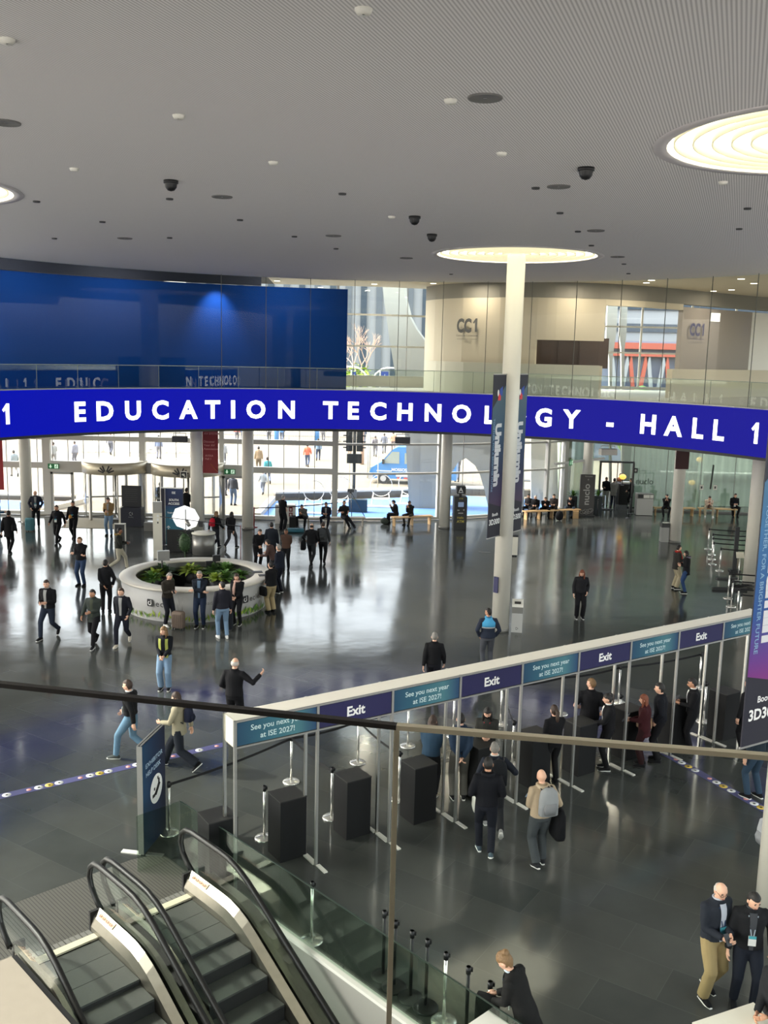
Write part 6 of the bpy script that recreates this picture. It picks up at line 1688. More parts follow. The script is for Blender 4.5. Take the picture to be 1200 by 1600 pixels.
def head_geo():
    """unit head, centre at origin, facing +y: rings of a sphere pushed into shape"""
    n, kk = 28, 20; vs = []
    for i in range(kk + 1):
        t = -PI / 2 + PI * i / kk
        for j in range(n):
            a = 2 * PI * j / n
            x, y, z = math.cos(t) * math.cos(a), math.cos(t) * math.sin(a), math.sin(t)
            X, Y, Z = x * 0.077, y * 0.097, z * 0.118
            low = max(0.0, -z)
            X *= 1 - 0.30 * low ** 1.3
            if y < 0: Y *= 1 - 0.42 * low ** 1.2
            else:
                Y *= 1 - 0.06 * low
                Y -= 0.006 * math.exp(-((Z - 0.018) / 0.014) ** 2) * (1 if abs(X) < 0.06 else 0)      # eye line
                Y += 0.024 * math.exp(-(X / 0.011) ** 2) * math.exp(-((Z + 0.014) / 0.019) ** 2)        # nose
                Y += 0.007 * math.exp(-(X / 0.022) ** 2) * math.exp(-((Z + 0.088) / 0.02) ** 2)         # chin
                Y += 0.004 * math.exp(-(X / 0.024) ** 2) * math.exp(-((Z + 0.052) / 0.012) ** 2)        # mouth
            vs.append(Vector((X, Y, Z)))
    fs = [(i * n + j, i * n + (j + 1) % n, (i + 1) * n + (j + 1) % n, (i + 1) * n + j) for i in range(kk) for j in range(n)]
    return vs, fs
HEADV, HEADF = head_geo()

def ik(a, c, l1, l2, hint):
    d = c - a; L = d.length; mx = (l1 + l2) * 0.995
    if L > mx: c = a + d * (mx / L); d = c - a; L = mx
    u = d / L; h = Vector(hint); h = h - u * h.dot(u)
    if h.length < 1e-5: h = u.orthogonal()
    h.normalize()
    x = (l1 * l1 - l2 * l2 + L * L) / (2 * L); y = math.sqrt(max(0, l1 * l1 - x * x))
    return a + u * x + h * y, c

POSES = {
 'stand': dict(), 'relax': dict(lf=(-.12, .05, 0), rf=(.12, -.04, 0)),
 'walk': dict(lf=(-.085, .30, 0, 0), rf=(.085, -.34, .07, 45), lh=(-.25, -.16, .86), rh=(.25, .24, .93), pz=.915),
 'walk2': dict(rf=(.085, .30, 0, 0), lf=(-.085, -.34, .07, 45), rh=(.25, -.16, .86), lh=(-.25, .24, .93), pz=.915),
 'step': dict(lf=(-.085, .16, 0, 0), rf=(.085, -.18, .03, 25), lh=(-.26, -.08, .84), rh=(.26, .14, .88), pz=.94),
 'phone': dict(lh=(-.06, .30, 1.13), rh=(.07, .30, 1.15), hp=-22),
 'onehand': dict(rh=(.08, .30, 1.12), hp=-15),
 'lefthand': dict(lh=(-.10, .28, 1.10)),
 'front': dict(lh=(-.05, .24, .98), rh=(.05, .25, .98)),
 'chest': dict(lh=(-.03, .22, 1.12), rh=(.10, .24, 1.16)),
 'crossed': dict(lh=(.14, .19, 1.17), rh=(-.14, .21, 1.13), eh=(1.2, .3, -.6)),
 'behind': dict(lh=(-.03, -.17, .93), rh=(.03, -.17, .93), eh=(1, -.6, 0)),
 'pocket': dict(lh=(-.21, .08, .93), rh=(.21, .08, .93), eh=(1, -.8, 0)),
 'sit': dict(pz=.52, lf=(-.13, .42, 0, 0), rf=(.13, .42, 0, 0), lh=(-.09, .32, .70), rh=(.09, .32, .70), lean=12),
 'sitphone': dict(pz=.52, lf=(-.13, .42, 0, 0), rf=(.13, .40, 0, 0), lh=(-.05, .30, .92), rh=(.06, .30, .92), lean=10, hp=-28),
 'sitlean': dict(pz=.52, lf=(-.2, .46, 0, 0), rf=(.2, .44, 0, 0), lh=(-.05, .44, .72), rh=(.05, .44, .74), lean=34, hp=-5),
 'point': dict(rh=(.52, .18, 1.36), lh=(-.14, .14, .98), eh=(.6, -.3, -.6)),
}
pending = []     # (object, extra shapes) finished in one go at the end

def person(label, px, py, face, H=1.74, pose='stand', top=BLK, bottom=BLK, hair=HD, style='short', skin=0, shoes=BLK, sole=False, hem=.86, shirt=None, wide=0.0, slim=1.0, yaw=0.0, hp=None, loc=None, group=None, over=None, tucked=False, lanyard=False, badge=None, hood=None, sleeves=True, vest=None, scarf=None, z=0.0, glasses=False, mask=False, far=False, skirt=False):
    P = dict(POSES[pose]); 
    if over: P.update(over)
    S = H / 1.75
    base = Vector(loc) if loc else g(px, py)
    t = thing('person', label, 'person', (base.x, base.y, z), R(face), group)
    seated = pose.startswith('sit')
    lean = R(P.get('lean', 2)); pz = P.get('pz', .955)
    pel = Vector((0, P.get('py', 0.0), pz))
    upv = Vector((0, math.sin(lean), math.cos(lean))); fwd = Vector((0, math.cos(lean), -math.sin(lean))); X = Vector((1, 0, 0))
    def tp(x, y, h):      # torso point, h above pelvis
        return pel + X * x + fwd * y + upv * h
    shw = .178 * slim
    lsh, rsh = tp(-shw, -.01, .435), tp(shw, -.01, .435)
    neck = tp(0, .0, .52); 
    hpv = R(hp if hp is not None else P.get('hp', -6)); 
    headc = neck + (upv * .6 + Vector((0, 0, .4))) * .125 + fwd * .035 + Vector((0, .02 * math.sin(-hpv) * 2, 0))
    HM = Matrix.Rotation(R(yaw), 3, 'Z') @ Matrix.Rotation(hpv - lean * 0.4, 3, 'X')
    eh = P.get('eh', (.5, -1, -.25))
    lh = Vector(P.get('lh', (-.27, .05, .84))); rh = Vector(P.get('rh', (.27, .05, .84)))
    lel, lh = ik(lsh, lh, .285, .25, (-eh[0], eh[1], eh[2])); rel, rh = ik(rsh, rh, .285, .25, eh)
    lhip, rhip = pel + Vector((-.09, 0, -.03)), pel + Vector((.09, 0, -.03))
    lf = P.get('lf', (-.1, 0, 0, 0)); rf = P.get('rf', (.1, .01, 0, 0))
    lf = tuple(lf) + (0,) * (4 - len(lf)); rf = tuple(rf) + (0,) * (4 - len(rf))
    def ankle(f): 
        pit = R(f[3]); return Vector((f[0], f[1] - .06 * 0, f[2] + .085 + .05 * math.sin(pit)))
    la, ra = ankle(lf), ankle(rf)
    kh = (0, 1, .1) if not seated else (0, .3, 1)
    lk, la = ik(lhip, la, .445, .435, (-.12 - (.3 if seated else 0), 1, kh[2])); rk, ra = ik(rhip, ra, .445, .435, (.12 + (.3 if seated else 0), 1, kh[2]))
    SM = Matrix.Diagonal((S, S, S, 1))
    skm = SKINS[skin]
    sl = slim
    def torso(mb, grow, h0, h1, flare=0.0, n=16):
        prof = [(-.12, .150, .098), (-.04, .163, .108), (.05, .156, .104), (.14, .142, .096), (.24, .150, .104), (.34, .168, .112), (.42, .172, .104), (.47, .135, .082), (.52, .062, .060)]
        secs = []
        if h0 < -.12: secs.append((tp(0, 0, h0), (.150 + grow + flare) * sl, .105 + grow + flare, X, fwd)); prof = [p for p in prof if p[0] > h0 + .03]
        else: prof = [p for p in prof if p[0] >= h0 - .001]
        for h, rx, ry in prof:
            if h <= h1: secs.append((tp(0, 0.004, h), (rx + grow) * sl, ry + grow, X, fwd))
        mb.loft(secs, n)
    def hand(mb, w, el, side):
        d = (w - el).normalized(); 
        s = X * side; s = s - d * s.dot(d)
        if s.length < .2: s = d.orthogonal()
        # palm faces the body; fingers run on and curl in
        s.normalize(); nrm = d.cross(s).normalized()
        if nrm.y < 0: nrm = -nrm
        inn = -s
        mb.loft([(w - d * .01, .024, .019, nrm, s), (w + d * .035, .037, .017, nrm, s), (w + d * .08, .040, .015, nrm, s), (w + d * .092, .034, .012, nrm, s)], 10)
        if far: 
            mb.tube([w + d * .085, w + d * .13 + inn * .01, w + d * .16 + inn * .035], [.018, .016, .012], 6); 
            mb.tube([w + d * .03 + nrm * .03, w + d * .07 + nrm * .055 + inn * .01], [.011, .009], 6); return
        for q, (o, ln) in enumerate(((.028, .068), (.0095, .076), (-.0095, .071), (-.028, .056))):
            b0 = w + d * .085 + nrm * o
            mb.tube([b0 - d * .02, b0 + d * ln * .45 + inn * .006, b0 + d * ln * .8 + inn * .024, b0 + d * ln * .92 + inn * .045], [.0088, .0085, .0078, .0065], 6)
        b0 = w + d * .02 + nrm * .026
        mb.tube([b0, b0 + d * .03 + nrm * .022 + inn * .006, b0 + d * .062 + nrm * .03 + inn * .018], [.012, .0105, .0085], 6)
    # ---- body (one continuous skin) with head, face and hands
    b = MB(SM); torso(b, -.012, -.12, .52)
    b.tube([tp(0, 0, .44), neck, headc - Vector((0, 0, .05))], [.07, .056, .054], 12, round_cap=True)
    for sh, el, w in ((lsh, lel, lh), (rsh, rel, rh)):
        b.tube([tp(0, 0, .43), sh, el, w], [.06, .047, .038, .025], 10, round_cap=True)
    for hip, kn, an, f in ((lhip, lk, la, lf), (rhip, rk, ra, rf)):
        b.tube([hip + Vector((0, 0, .03)), hip.lerp(kn, .5), kn, kn.lerp(an, .4), an], [.078, .07, .05, .045, .034], 10, round_cap=True)
    ob = b.build('body', [skm, EYE_M, LIP], t)
    e = MB(SM)
    e.add([headc + HM @ v for v in HEADV], HEADF, True)
    for sx in (-1, 1):
        e.ell(headc + HM @ Vector((sx * .078, -.008, -.005)), (.011, .02, .032), 8, 6, HM)
    e.mat = 1
    for sx in (-1, 1):
        e.ell(headc + HM @ Vector((sx * .03, .083, .018)), (.011, .007, .006), 8, 5, HM)
        e.ell(headc + HM @ Vector((sx * .03, .086, .04)), (.018, .006, .0045), 8, 5, HM)
    e.mat = 2
    e.ell(headc + HM @ Vector((0, .09, -.053)), (.022, .007, .006), 8, 5, HM)
    e.mat = 0
    hand(e, lh, lel, -1); hand(e, rh, rel, 1)
    pending.append((ob, .026 if far else .018, e))
    # ---- trousers
    if not skirt:
        b = MB(SM); torso(b, .012, -.12, .06)
        for hip, kn, an in ((lhip, lk, la), (rhip, rk, ra)):
            cuff = an + (kn - an).normalized() * -.0
            b.tube([hip + Vector((0, 0, .02)), hip.lerp(kn, .45), kn, kn.lerp(an, .45), cuff], [.106, .096 + wide * .3, .074 + wide * .6, .068 + wide * .8, .062 + wide], 12, round_cap=False)
            b.ell(hip, (.098, .1, .09), 10, 8)
        pending.append((b.build('trousers', cloth(bottom), t), .026 if far else .017, None))
    else:
        b = MB(SM); b.loft([(Vector((0, 0, .12)), .2, .2, X, Vector((0, 1, 0))), (Vector((0, 0, .5)), .2, .17, X, Vector((0, 1, 0))), (pel, .17, .12, X, Vector((0, 1, 0))), (tp(0, 0, .1), .15, .1, X, fwd)], 16)
        pending.append((b.build('skirt', cloth(bottom), t), .022, None))
    # ---- jacket or top
    b = MB(SM)
    hb = hem - pz if not seated else max(hem - .955, -.06)
    bulk = .034
    torso(b, bulk, hb, .475, .012)
    b.tube([lsh, tp(0, -.005, .465), rsh], [.062, .085, .062], 12, round_cap=True)
    b.tube([tp(0, 0, .42), tp(0, .0, .50), tp(0, .004, .545)], [.12, .097, .082], 14)
    for sh, el, w, sd in ((lsh, lel, lh, -1), (rsh, rel, rh, 1)):
        end = w if sleeves else sh.lerp(el, .8)
        pth = [tp(sd * .06, 0, .40), sh, sh.lerp(el, .5), el, el.lerp(end, .6), end] if sleeves else [tp(sd * .06, 0, .40), sh, sh.lerp(el, .5), end]
        rad = [.088, .080, .071, .061, .052, .047] if sleeves else [.084, .076, .068, .066]
        b.tube(pth, rad, 12)
        b.ell(sh, (.072, .074, .07), 10, 8); 
        if sleeves: b.ell(el, (.060, .060, .060), 10, 8)
    pending.append((b.build('jacket' if sleeves else 'shirt', cloth(top), t), .026 if far else .017, None))
    # ---- collar / hood / scarf
    if hood:
        k = MB(SM); k.lathe([(.075, -.02), (.115, .0), (.12, .045), (.085, .06), (.07, .03)], 18, (0, 0, 0)); 
        k.v = [SM @ (neck + X * (SM.inverted() @ v).x + fwd * ((SM.inverted() @ v).y * 1.1 - .035) + upv * ((SM.inverted() @ v).z - .03)) for v in k.v]
        k.build('hood', cloth(hood), t)
    elif scarf:
        k = MB(SM); k.tube([neck + Matrix.Rotation(a, 3, 'Z') @ Vector((.085, 0, 0)) + Vector((0, .01, -.005)) for a in [i * PI / 8 for i in range(17)]], .036, 8); k.tube([neck + Vector((.03, .1, -.02)), tp(.05, .165, .3), tp(.05, .175, .05)], [.035, .045, .04], 8); k.build('scarf', cloth(scarf), t)
    else:
        k = MB(SM); k.tube([neck + Matrix.Rotation(a, 3, 'Z') @ Vector(((.066 if shirt else .078), 0, 0)) + upv * (.022 if shirt else .012) + fwd * (.008 if shirt else -.004) for a in [i * PI / 8 for i in range(17)]], .013, 8); k.build('collar', cloth(shirt if shirt and not far else top), t)
    def patch(mb, x0, x1, h0, h1, out=.008, nx=6, nh=8, taper=0.0):
        """panel that follows the chest of the jacket"""
        prof = [(-.16, .160, .112), (-.04, .163, .108), (.05, .156, .104), (.14, .142, .096), (.24, .150, .104), (.34, .168, .112), (.42, .172, .104), (.47, .135, .082), (.52, .062, .060)]
        vs = []
        for lay in (0, 1):
            for i in range(nh + 1):
                h = h0 + (h1 - h0) * i / nh
                for a_, c_ in zip(prof, prof[1:]):
                    if a_[0] <= h <= c_[0]: u = (h - a_[0]) / (c_[0] - a_[0]); rx = a_[1] + (c_[1] - a_[1]) * u; ry = a_[2] + (c_[2] - a_[2]) * u
                rx = (rx + bulk - .004) * sl; ry += bulk - .004
                sc = 1 - taper * (1 - i / nh)
                for j in range(nx + 1):
                    x = (x0 + (x1 - x0) * j / nx) * sc
                    y = ry * math.sqrt(max(0, 1 - (x / rx) ** 2)) + (out if lay else -.03)
                    vs.append(tp(x, .004 + y, h))
        n1 = (nx + 1); tot = n1 * (nh + 1); fs = []
        for lay in (0, 1):
            for i in range(nh):
                for j in range(nx):
                    q = lay * tot + i * n1 + j; fs.append((q, q + 1, q + n1 + 1, q + n1))
        mb.add(vs, fs, True)
    if shirt:
        k = MB(SM); patch(k, -.05, .05, (.04 if seated else max(-.02, hb + .06)), .5, .010, taper=.45); k.build('shirt_front', cloth(shirt), t)
    if vest:
        k = MB(SM); patch(k, -.125, -.055, -.05, .46, .012, 3); patch(k, .055, .125, -.05, .46, .012, 3)
        k.v += []; k.build('vest', cloth(vest), t)
    if lanyard or badge:
        k = MB(SM)
        for sx in (-1, 1): k.bar(tp(sx * .06, .115, .47), tp(sx * .015, .164, .2), .012, .004, (0, 1, 0))
        k.build('lanyard', cloth(lanyard if isinstance(lanyard, tuple) else (40, 60, 92)), t)
        k = MB(SM); c0 = tp(0, .166, .13); k.box(c0, (.1, .01, .14)); bd = k.build('badge', cloth(badge if badge else WHT), t)
        k = MB(SM); k.box(c0 + Vector((0, .002, .05)), (.098, .012, .04)); k.build('badge_stripe', cloth((70, 150, 160)), bd)
    # ---- shoes
    for f, an in ((lf, la), (rf, ra)):
        pit = R(f[3]); M = Matrix.Rotation(-pit, 3, 'X') @ Matrix.Rotation(R(-6 if f[0] > 0 else 6), 3, 'Z')
        fl_ = Vector((f[0], f[1] if not seated else f[1], f[2]))
        toe = an - Vector((0, 0, .085 + .0)); 
        def sp(x, y, zz): return an + M @ Vector((x, y, zz - .085))
        k = MB(SM)
        k.loft([(sp(0, -.075, .04), .026, .03, M @ X, M @ Vector((0, 0, 1))), (sp(0, -.05, .052), .038, .048, M @ X, M @ Vector((0, 0, 1))), (sp(0, .02, .055), .040, .052, M @ X, M @ Vector((0, 0, 1))), (sp(0, .09, .04), .046, .036, M @ X, M @ Vector((0, 0, 1))), (sp(0, .15, .03), .042, .027, M @ X, M @ Vector((0, 0, 1))), (sp(0, .185, .025), .022, .016, M @ X, M @ Vector((0, 0, 1)))], 12)
        sh = k.build('shoe', cloth(shoes), t)
        k = MB(SM); k.loft([(sp(0, -.082, .012), .030, .013, M @ X, M @ Vector((0, 0, 1))), (sp(0, .02, .012), .042, .013, M @ X, M @ Vector((0, 0, 1))), (sp(0, .11, .012), .049, .013, M @ X, M @ Vector((0, 0, 1))), (sp(0, .192, .014), .024, .012, M @ X, M @ Vector((0, 0, 1)))], 12)
        k.build('sole', SOLE if sole else BLACK, sh)
    # ---- hair
    if style != 'bald':
        k = MB(SM); vs = []; r_ = random.Random(int(px * 7 + py))
        for v in HEADV:
            front = v.y > .02
            if style == 'rim': on = v.y < .01 and -.05 < v.z < .045
            elif style in ('long', 'bob', 'pony', 'bun'): on = v.z > .052 - (.02 if abs(v.x) > .05 else 0) or (v.y < .015 and v.z > -.06) or v.y < -.03
            else: on = v.z > .058 or (v.y < .018 and v.z > -.02) or (v.y < -.02 and v.z > -.07)
            s = 1.10 if on else .9
            if style == 'crop': s = 1.045 if on else .9
            q = v * s + (Vector((0, -.004, .006)) if on else Vector())
            if on: q += Vector((r_.uniform(-1, 1), r_.uniform(-1, 1), r_.uniform(-1, 1))) * .003
            vs.append(headc + HM @ q)
        k.add(vs, HEADF, True)
        if style in ('long', 'bob'):
            L_ = .30 if style == 'long' else .13
            zz = Vector((0, 0, -1)); B = HM @ Vector((0, -1, 0)); sx = HM @ X
            k.loft([(headc + B * .05 + zz * -.02, .082, .05, sx, B), (headc + B * .06 + zz * .07, .088, .05, sx, B), (headc + B * .075 + zz * (.07 + L_ * .5), .1 if style == 'long' else .09, .04, sx, B), (headc + B * .085 + zz * (.08 + L_), .075, .03, sx, B), (headc + B * .085 + zz * (.1 + L_), .03, .012, sx, B)], 14)
            for s2 in (-1, 1):
                k.tube([headc + sx * s2 * .07 + B * -.01 + zz * -.03, headc + sx * s2 * .083 + zz * .06, headc + sx * s2 * .085 + B * -.02 + zz * (.07 + L_ * .75)], [.024, .03, .014], 8)
        if style == 'pony':
            B = HM @ Vector((0, -1, 0)); k.tube([headc + B * .09 + Vector((0, 0, .04)), headc + B * .15 + Vector((0, 0, .0)), headc + B * .15 + Vector((0, 0, -.16)), headc + B * .12 + Vector((0, 0, -.32))], [.03, .042, .036, .012], 10)
        if style == 'bun': k.ell(headc + HM @ Vector((0, -.075, .085)), (.05, .05, .045), 12, 8)
        k.build('hair', hairm(hair), t)
    if glasses:
        k = MB(SM)
        for s2 in (-1, 1):
            k.tube([headc + HM @ Vector((s2 * .033 + .024 * math.cos(a), .099, .014 + .018 * math.sin(a))) for a in [i * PI / 6 for i in range(13)]], .003, 5, False); k.bar(headc + HM @ Vector((s2 * .058, .095, .018)), headc + HM @ Vector((s2 * .08, -.01, .018)), .004, .004)
        k.build('glasses', BLACK, t)
    if mask:
        k = MB(SM); k.ell(headc + HM @ Vector((0, .072, -.05)), (.05, .035, .042), 12, 8, HM); k.build('face_mask', cloth(BLK), t)
    bpy_M = Matrix.Translation(t.location) @ Matrix.Rotation(R(face), 4, 'Z') @ SM
    return dict(o=t, M=bpy_M, rh=rh, lh=lh, tp=tp, neck=neck, head=headc, S=S)

def finish_people():
    for ob, vx, ex in pending:
        mo = ob.modifiers.new('weld', 'REMESH'); mo.mode = 'VOXEL'; mo.voxel_size = vx; mo.use_smooth_shade = True
        ms = ob.modifiers.new('soft', 'SMOOTH'); ms.factor = 0.5; ms.iterations = 2
    bpy.context.view_layer.update()
    dg = bpy.context.evaluated_depsgraph_get()
    for ob, vx, ex in pending:
        me = bpy.data.meshes.new_from_object(ob.evaluated_get(dg), depsgraph=dg)
        old = ob.data
        ob.modifiers.clear()
        me.name = ob.name
        if ex:
            bm = bmesh.new(); bm.from_mesh(me)
            n = len(bm.verts)
            vsx = [bm.verts.new(v) for v in ex.v]
            for f, mi in zip(ex.f, ex.mi):
                try: fc = bm.faces.new([vsx[i] for i in dict.fromkeys(f)]); fc.material_index = mi; fc.smooth = True
                except ValueError: pass
            bmesh.ops.recalc_face_normals(bm, faces=bm.faces)
            bm.to_mesh(me); bm.free()
        ob.data = me
        while len(me.materials) < len(old.materials): me.materials.append(old.materials[len(me.materials)])
        for i, mm in enumerate(old.materials): me.materials[i] = mm
        bpy.data.meshes.remove(old)
    dgm = None

# ---- things carried
def wp(p, v): return p['M'] @ Vector(v)
def backpack(p, label, c, side=0.0, sc=1.0, name='backpack', y=-.225, h=.3):
    """rucksack on the back: body, pocket and straps"""
    t = thing(name, label, 'bag'); t.matrix_world = p['M'] @ Matrix.Translation(p['tp'](side, y, h)); 
    X_, Y_ = Vector((1, 0, 0)), Vector((0, 1, 0))
    k = MB(); k.loft([((0, 0, -.22 * sc), .1 * sc, .05, X_, Y_), ((0, 0, -.2 * sc), .15 * sc, .085, X_, Y_), ((0, 0, .02), .15 * sc, .09, X_, Y_), ((0, .01, .16 * sc), .13 * sc, .075, X_, Y_), ((0, .02, .22 * sc), .06 * sc, .03, X_, Y_)], 16, 3.0); k.build('bag_body', cloth(c), t)
    k = MB(); k.loft([((0, -.09, -.17 * sc), .09 * sc, .03, X_, Y_), ((0, -.1, -.08 * sc), .11 * sc, .035, X_, Y_), ((0, -.09, .0), .09 * sc, .02, X_, Y_)], 14, 3.0); k.build('front_pocket', cloth(tuple(int(v * .85) for v in c)), t)
    k = MB()
    for s in (-1, 1): k.tube([(s * .09, .06, .18), (s * .11, .13, .21), (s * .12, .26, .17), (s * .13, .3, .02), (s * .12, .2, -.12), (s * .11, .07, -.17)], .013, 6)
    k.tube([(-.03, .03, .22), (0, .03, .27), (.03, .03, .22)], .01, 6); k.build('straps', BLACK, t)
    return t
def handbag(p, label, c, at=None, sz=(.3, .1, .24), name='tote_bag', drop=.25, hang=True):
    q = Vector(at) if at else p['rh']
    t = thing(name, label, 'bag'); t.matrix_world = p['M'] @ Matrix.Translation(q - Vector((0, 0, drop)))
    X_, Y_ = Vector((1, 0, 0)), Vector((0, 1, 0))
    k = MB(); k.loft([((0, 0, -sz[2] / 2), sz[1] * .45, sz[0] * .46, X_, Y_), ((0, 0, -sz[2] * .4), sz[1] * .5, sz[0] / 2, X_, Y_), ((0, 0, sz[2] * .3), sz[1] * .42, sz[0] / 2, X_, Y_), ((0, 0, sz[2] / 2), sz[1] * .2, sz[0] * .46, X_, Y_)], 14, 4.0); k.build('bag_body', cloth(c), t)
    if hang:
        k = MB()
        for s in (-1, 1): k.tube([(s * sz[1] * .3, -sz[0] * .25, sz[2] * .45), (0, -.03, drop - .02), (0, .03, drop - .02), (s * sz[1] * .3, sz[0] * .25, sz[2] * .45)], .007, 5)
        k.build('handles', cloth(c), t)
    return t
def shoulder_strap_bag(p, label, c, side=1, sz=(.3, .12, .24), h=.0, name='shoulder_bag'):
    t = handbag(p, label, c, at=p['tp'](side * .23, -.03, h), sz=sz, name=name, drop=0, hang=False)
    k = MB(); a = Vector((0, 0, sz[2] * .45)); sh = p['tp'](-side * .1, .0, .50) - p['tp'](side * .23, -.03, h)
    k.tube([a + Vector((0, .05, 0)), p['tp'](side * .05, .16, .3) - p['tp'](side * .23, -.03, h), sh], .012, 6); k.build('strap', BLACK, t)
    return t
def phone(p, label, tablet=False, hand='rh'):
    q = p[hand] + Vector((0, .085, .03)); t = thing('tablet' if tablet else 'mobile_phone', label, 'tablet' if tablet else 'phone'); t.matrix_world = p['M'] @ Matrix.Translation(q) @ Matrix.Rotation(R(40), 4, 'X')
    w_, h_ = (.17, .24) if tablet else (.074, .15)
    k = MB(); k.box((0, 0, 0), (w_, .009, h_)); k.build('case', BLACK, t); k = MB(); k.box((0, -.006, 0), (w_ * .92, .003, h_ * .94)); k.build('screen', mat('phone screen', rgb(120, 140, 160), 0.2, emit=rgb(150, 170, 190), es=0.3) if 'phone screen' not in bpy.data.materials else bpy.data.materials['phone screen'], t)
def suitcase(px, py, label, c, rz=0.0, h=.58, loc=None, handle=True):
    q = Vector(loc) if loc else g(px, py); t = thing('suitcase', label, 'suitcase', (q.x, q.y, 0), R(rz)); X_, Y_ = Vector((1, 0, 0)), Vector((0, 1, 0))
    k = MB(); k.loft([((0, 0, .05), .17, .1, X_, Y_), ((0, 0, .08), .2, .12, X_, Y_), ((0, 0, h - .04), .2, .12, X_, Y_), ((0, 0, h), .17, .1, X_, Y_)], 20, 5.0); k.build('shell', cloth(c), t)
    k = MB()
    for i in range(5): k.box((-.13 + i * .065, -.122, h / 2), (.02, .012, h * .75))
    k.build('ribs', cloth(tuple(int(v * .8) for v in c)), t)
    for sx in (-1, 1):
        for sy in (-1, 1):
            k = MB(); k.tube([(sx * .15 - .012, sy * .08, .028), (sx * .15 + .012, sy * .08, .028)], .028, 10); k.build('wheel', BLACK, t)
    if handle: k = MB(); k.tube([(-.08, .1, h), (-.08, .1, h + .42), (.08, .1, h + .42), (.08, .1, h)], .01, 6); k.build('pull_handle', ALU, t)
    return t
# ---------------------------------------------------------------- left part of the hall
a = person('person in long black coat seen from behind at far left with a black shoulder bag', 15, 864, 0, 1.82, 'step', BLK, BLK, HB, hem=.66, skin=1)
shoulder_strap_bag(a, 'black shoulder bag on the person in long black coat at far left', BLK, 1, (.34, .14, .28), .12)
person('person in blue shirt with bag cut by the left edge', -3, 838, -70, 1.74, 'onehand', (70, 104, 134), LJEAN, HD)
a = person('bald older man in dark jacket standing with a teal suitcase beside the leftmost column', 57, 824, -165, 1.8, 'pocket', (36, 38, 48), BLK, HGR, 'rim', shirt=LGR, lanyard=True)
suitcase(47, 830, 'teal suitcase beside the leftmost column', (76, 122, 130), -12, .62, handle=False)
person('person in black walking in by the left side door with a white badge', 91, 850, 172, 1.8, 'walk', BLK, BLK, HD, badge=WHT, lanyard=True, skin=1)
a = person('man in black holding an orange object walking beside the person with white badge', 116, 843, 178, 1.8, 'step', BLK, BLK, HB, badge=WHT, lanyard=True, over=dict(lh=(-.02, .26, 1.05)), skin=1)
k = MB(); q = wp(a, a['lh'] + Vector((.04, .09, .02))); k.ell(q, (.07, .06, .09), 12, 8); tag(k.build('paper_bag', mat('orange paper', rgb(196, 140, 60), .7)), 'small orange bag held by the man in black near the entrance', 'bag')
a = person('man in tan jacket and jeans looking at his phone before the revolving door', 171, 837, 178, 1.82, 'phone', (142, 116, 78), LJEAN, HD, shirt=LGR, hem=.9)
phone(a, 'phone in the hands of the man in tan jacket')
a = person('man in dark jacket with yellow hood walking right behind the round desk', 186, 891, -80, 1.74, 'walk', (40, 42, 38), (176, 170, 152), HB, hood=(140, 116, 66), over=dict(rh=(.08, .32, 1.1), lh=(-.1, .3, 1.08)), skin=2)
phone(a, 'phone held by the man with the yellow hood')
person('man in black sweater and jeans standing with folded hands behind the walking group', 128, 915, 165, 1.84, 'crossed', BLK, JEAN, HBL, 'crop', shirt=BLK, yaw=-25)
person('man in black puffer jacket walking towards us farthest left', 77, 996, 168, 1.84, 'walk2', BLK, (36, 44, 58), HD, shirt=LGR, hem=.80, slim=1.08, sole=True, over=dict(rh=(.1, .26, 1.06), lh=(-.1, .24, 1.08)), yaw=15)
person('person in black suit seen from behind between two approaching men', 166, 957, 8, 1.78, 'behind', BLK, BLK, HB, 'bun', slim=.92, hem=.88, skin=1, over=dict(rh=(.22, .06, .9)))
person('man in grey green parka with moustache walking towards us', 148, 1009, 172, 1.76, 'walk', (52, 58, 54), BLK, HB, shirt=OLV, hem=.72, sole=True, over=dict(lh=(-.02, .25, 1.06)), skin=1, yaw=-20)
person('man in black jacket and grey T-shirt walking beside the man in grey green parka', 192, 1007, 176, 1.78, 'walk2', (24, 26, 34), (28, 30, 40), HD, shirt=LGR, hem=.84, shoes=(196, 188, 170), sole=True, yaw=-25)
# ---------------------------------------------------------------- around the round desk
a = person('grey haired man in dark brown jacket leaning on the desk beside a brown suitcase', 262, 978, -128, 1.76, 'phone', (46, 42, 36), (26, 28, 36), HGR, shoes=WHT, sole=True, over=dict(lf=(-.05, .22, 0, 0), lean=6))
phone(a, 'phone held by the grey haired man leaning on the desk')
suitcase(279, 983, 'brown ribbed suitcase with raised handle at the foot of the round desk', (112, 98, 88), -20, .56)
person('grey haired man with glasses and crossed arms standing in front of the desk', 313, 980, 178, 1.84, 'crossed', (20, 26, 36), (28, 38, 58), HGR, glasses=True, shirt=(88, 108, 130), sole=True, hem=.86)
a = person('man in dark jacket and jeans seen from behind at the desk front', 348, 997, 22, 1.76, 'relax', (32, 32, 40), LJEAN, HB, 'crop', shoes=WHT, sole=True, yaw=45)
suitcase(352, 996, 'dark suitcase beside the man in jeans at the desk front', (34, 38, 44), 0, .6, loc=g(354, 985), handle=False)
a = person('woman with pink scarf and black jacket in front of the desk at right', 371, 976, 165, 1.7, 'front', BLK, BLK, HD, 'bob', scarf=(196, 160, 146), hem=.84, sole=True, yaw=15)
shoulder_strap_bag(a, 'beige shoulder bag on the woman with pink scarf', (150, 134, 112), 1, (.22, .1, .2), -.02)
a = person('person in black jacket and beige trousers seen from behind at the right of the desk', 424, 957, 42, 1.74, 'front', BLK, (158, 142, 108), HB, 'crop', wide=.02, hem=.9)
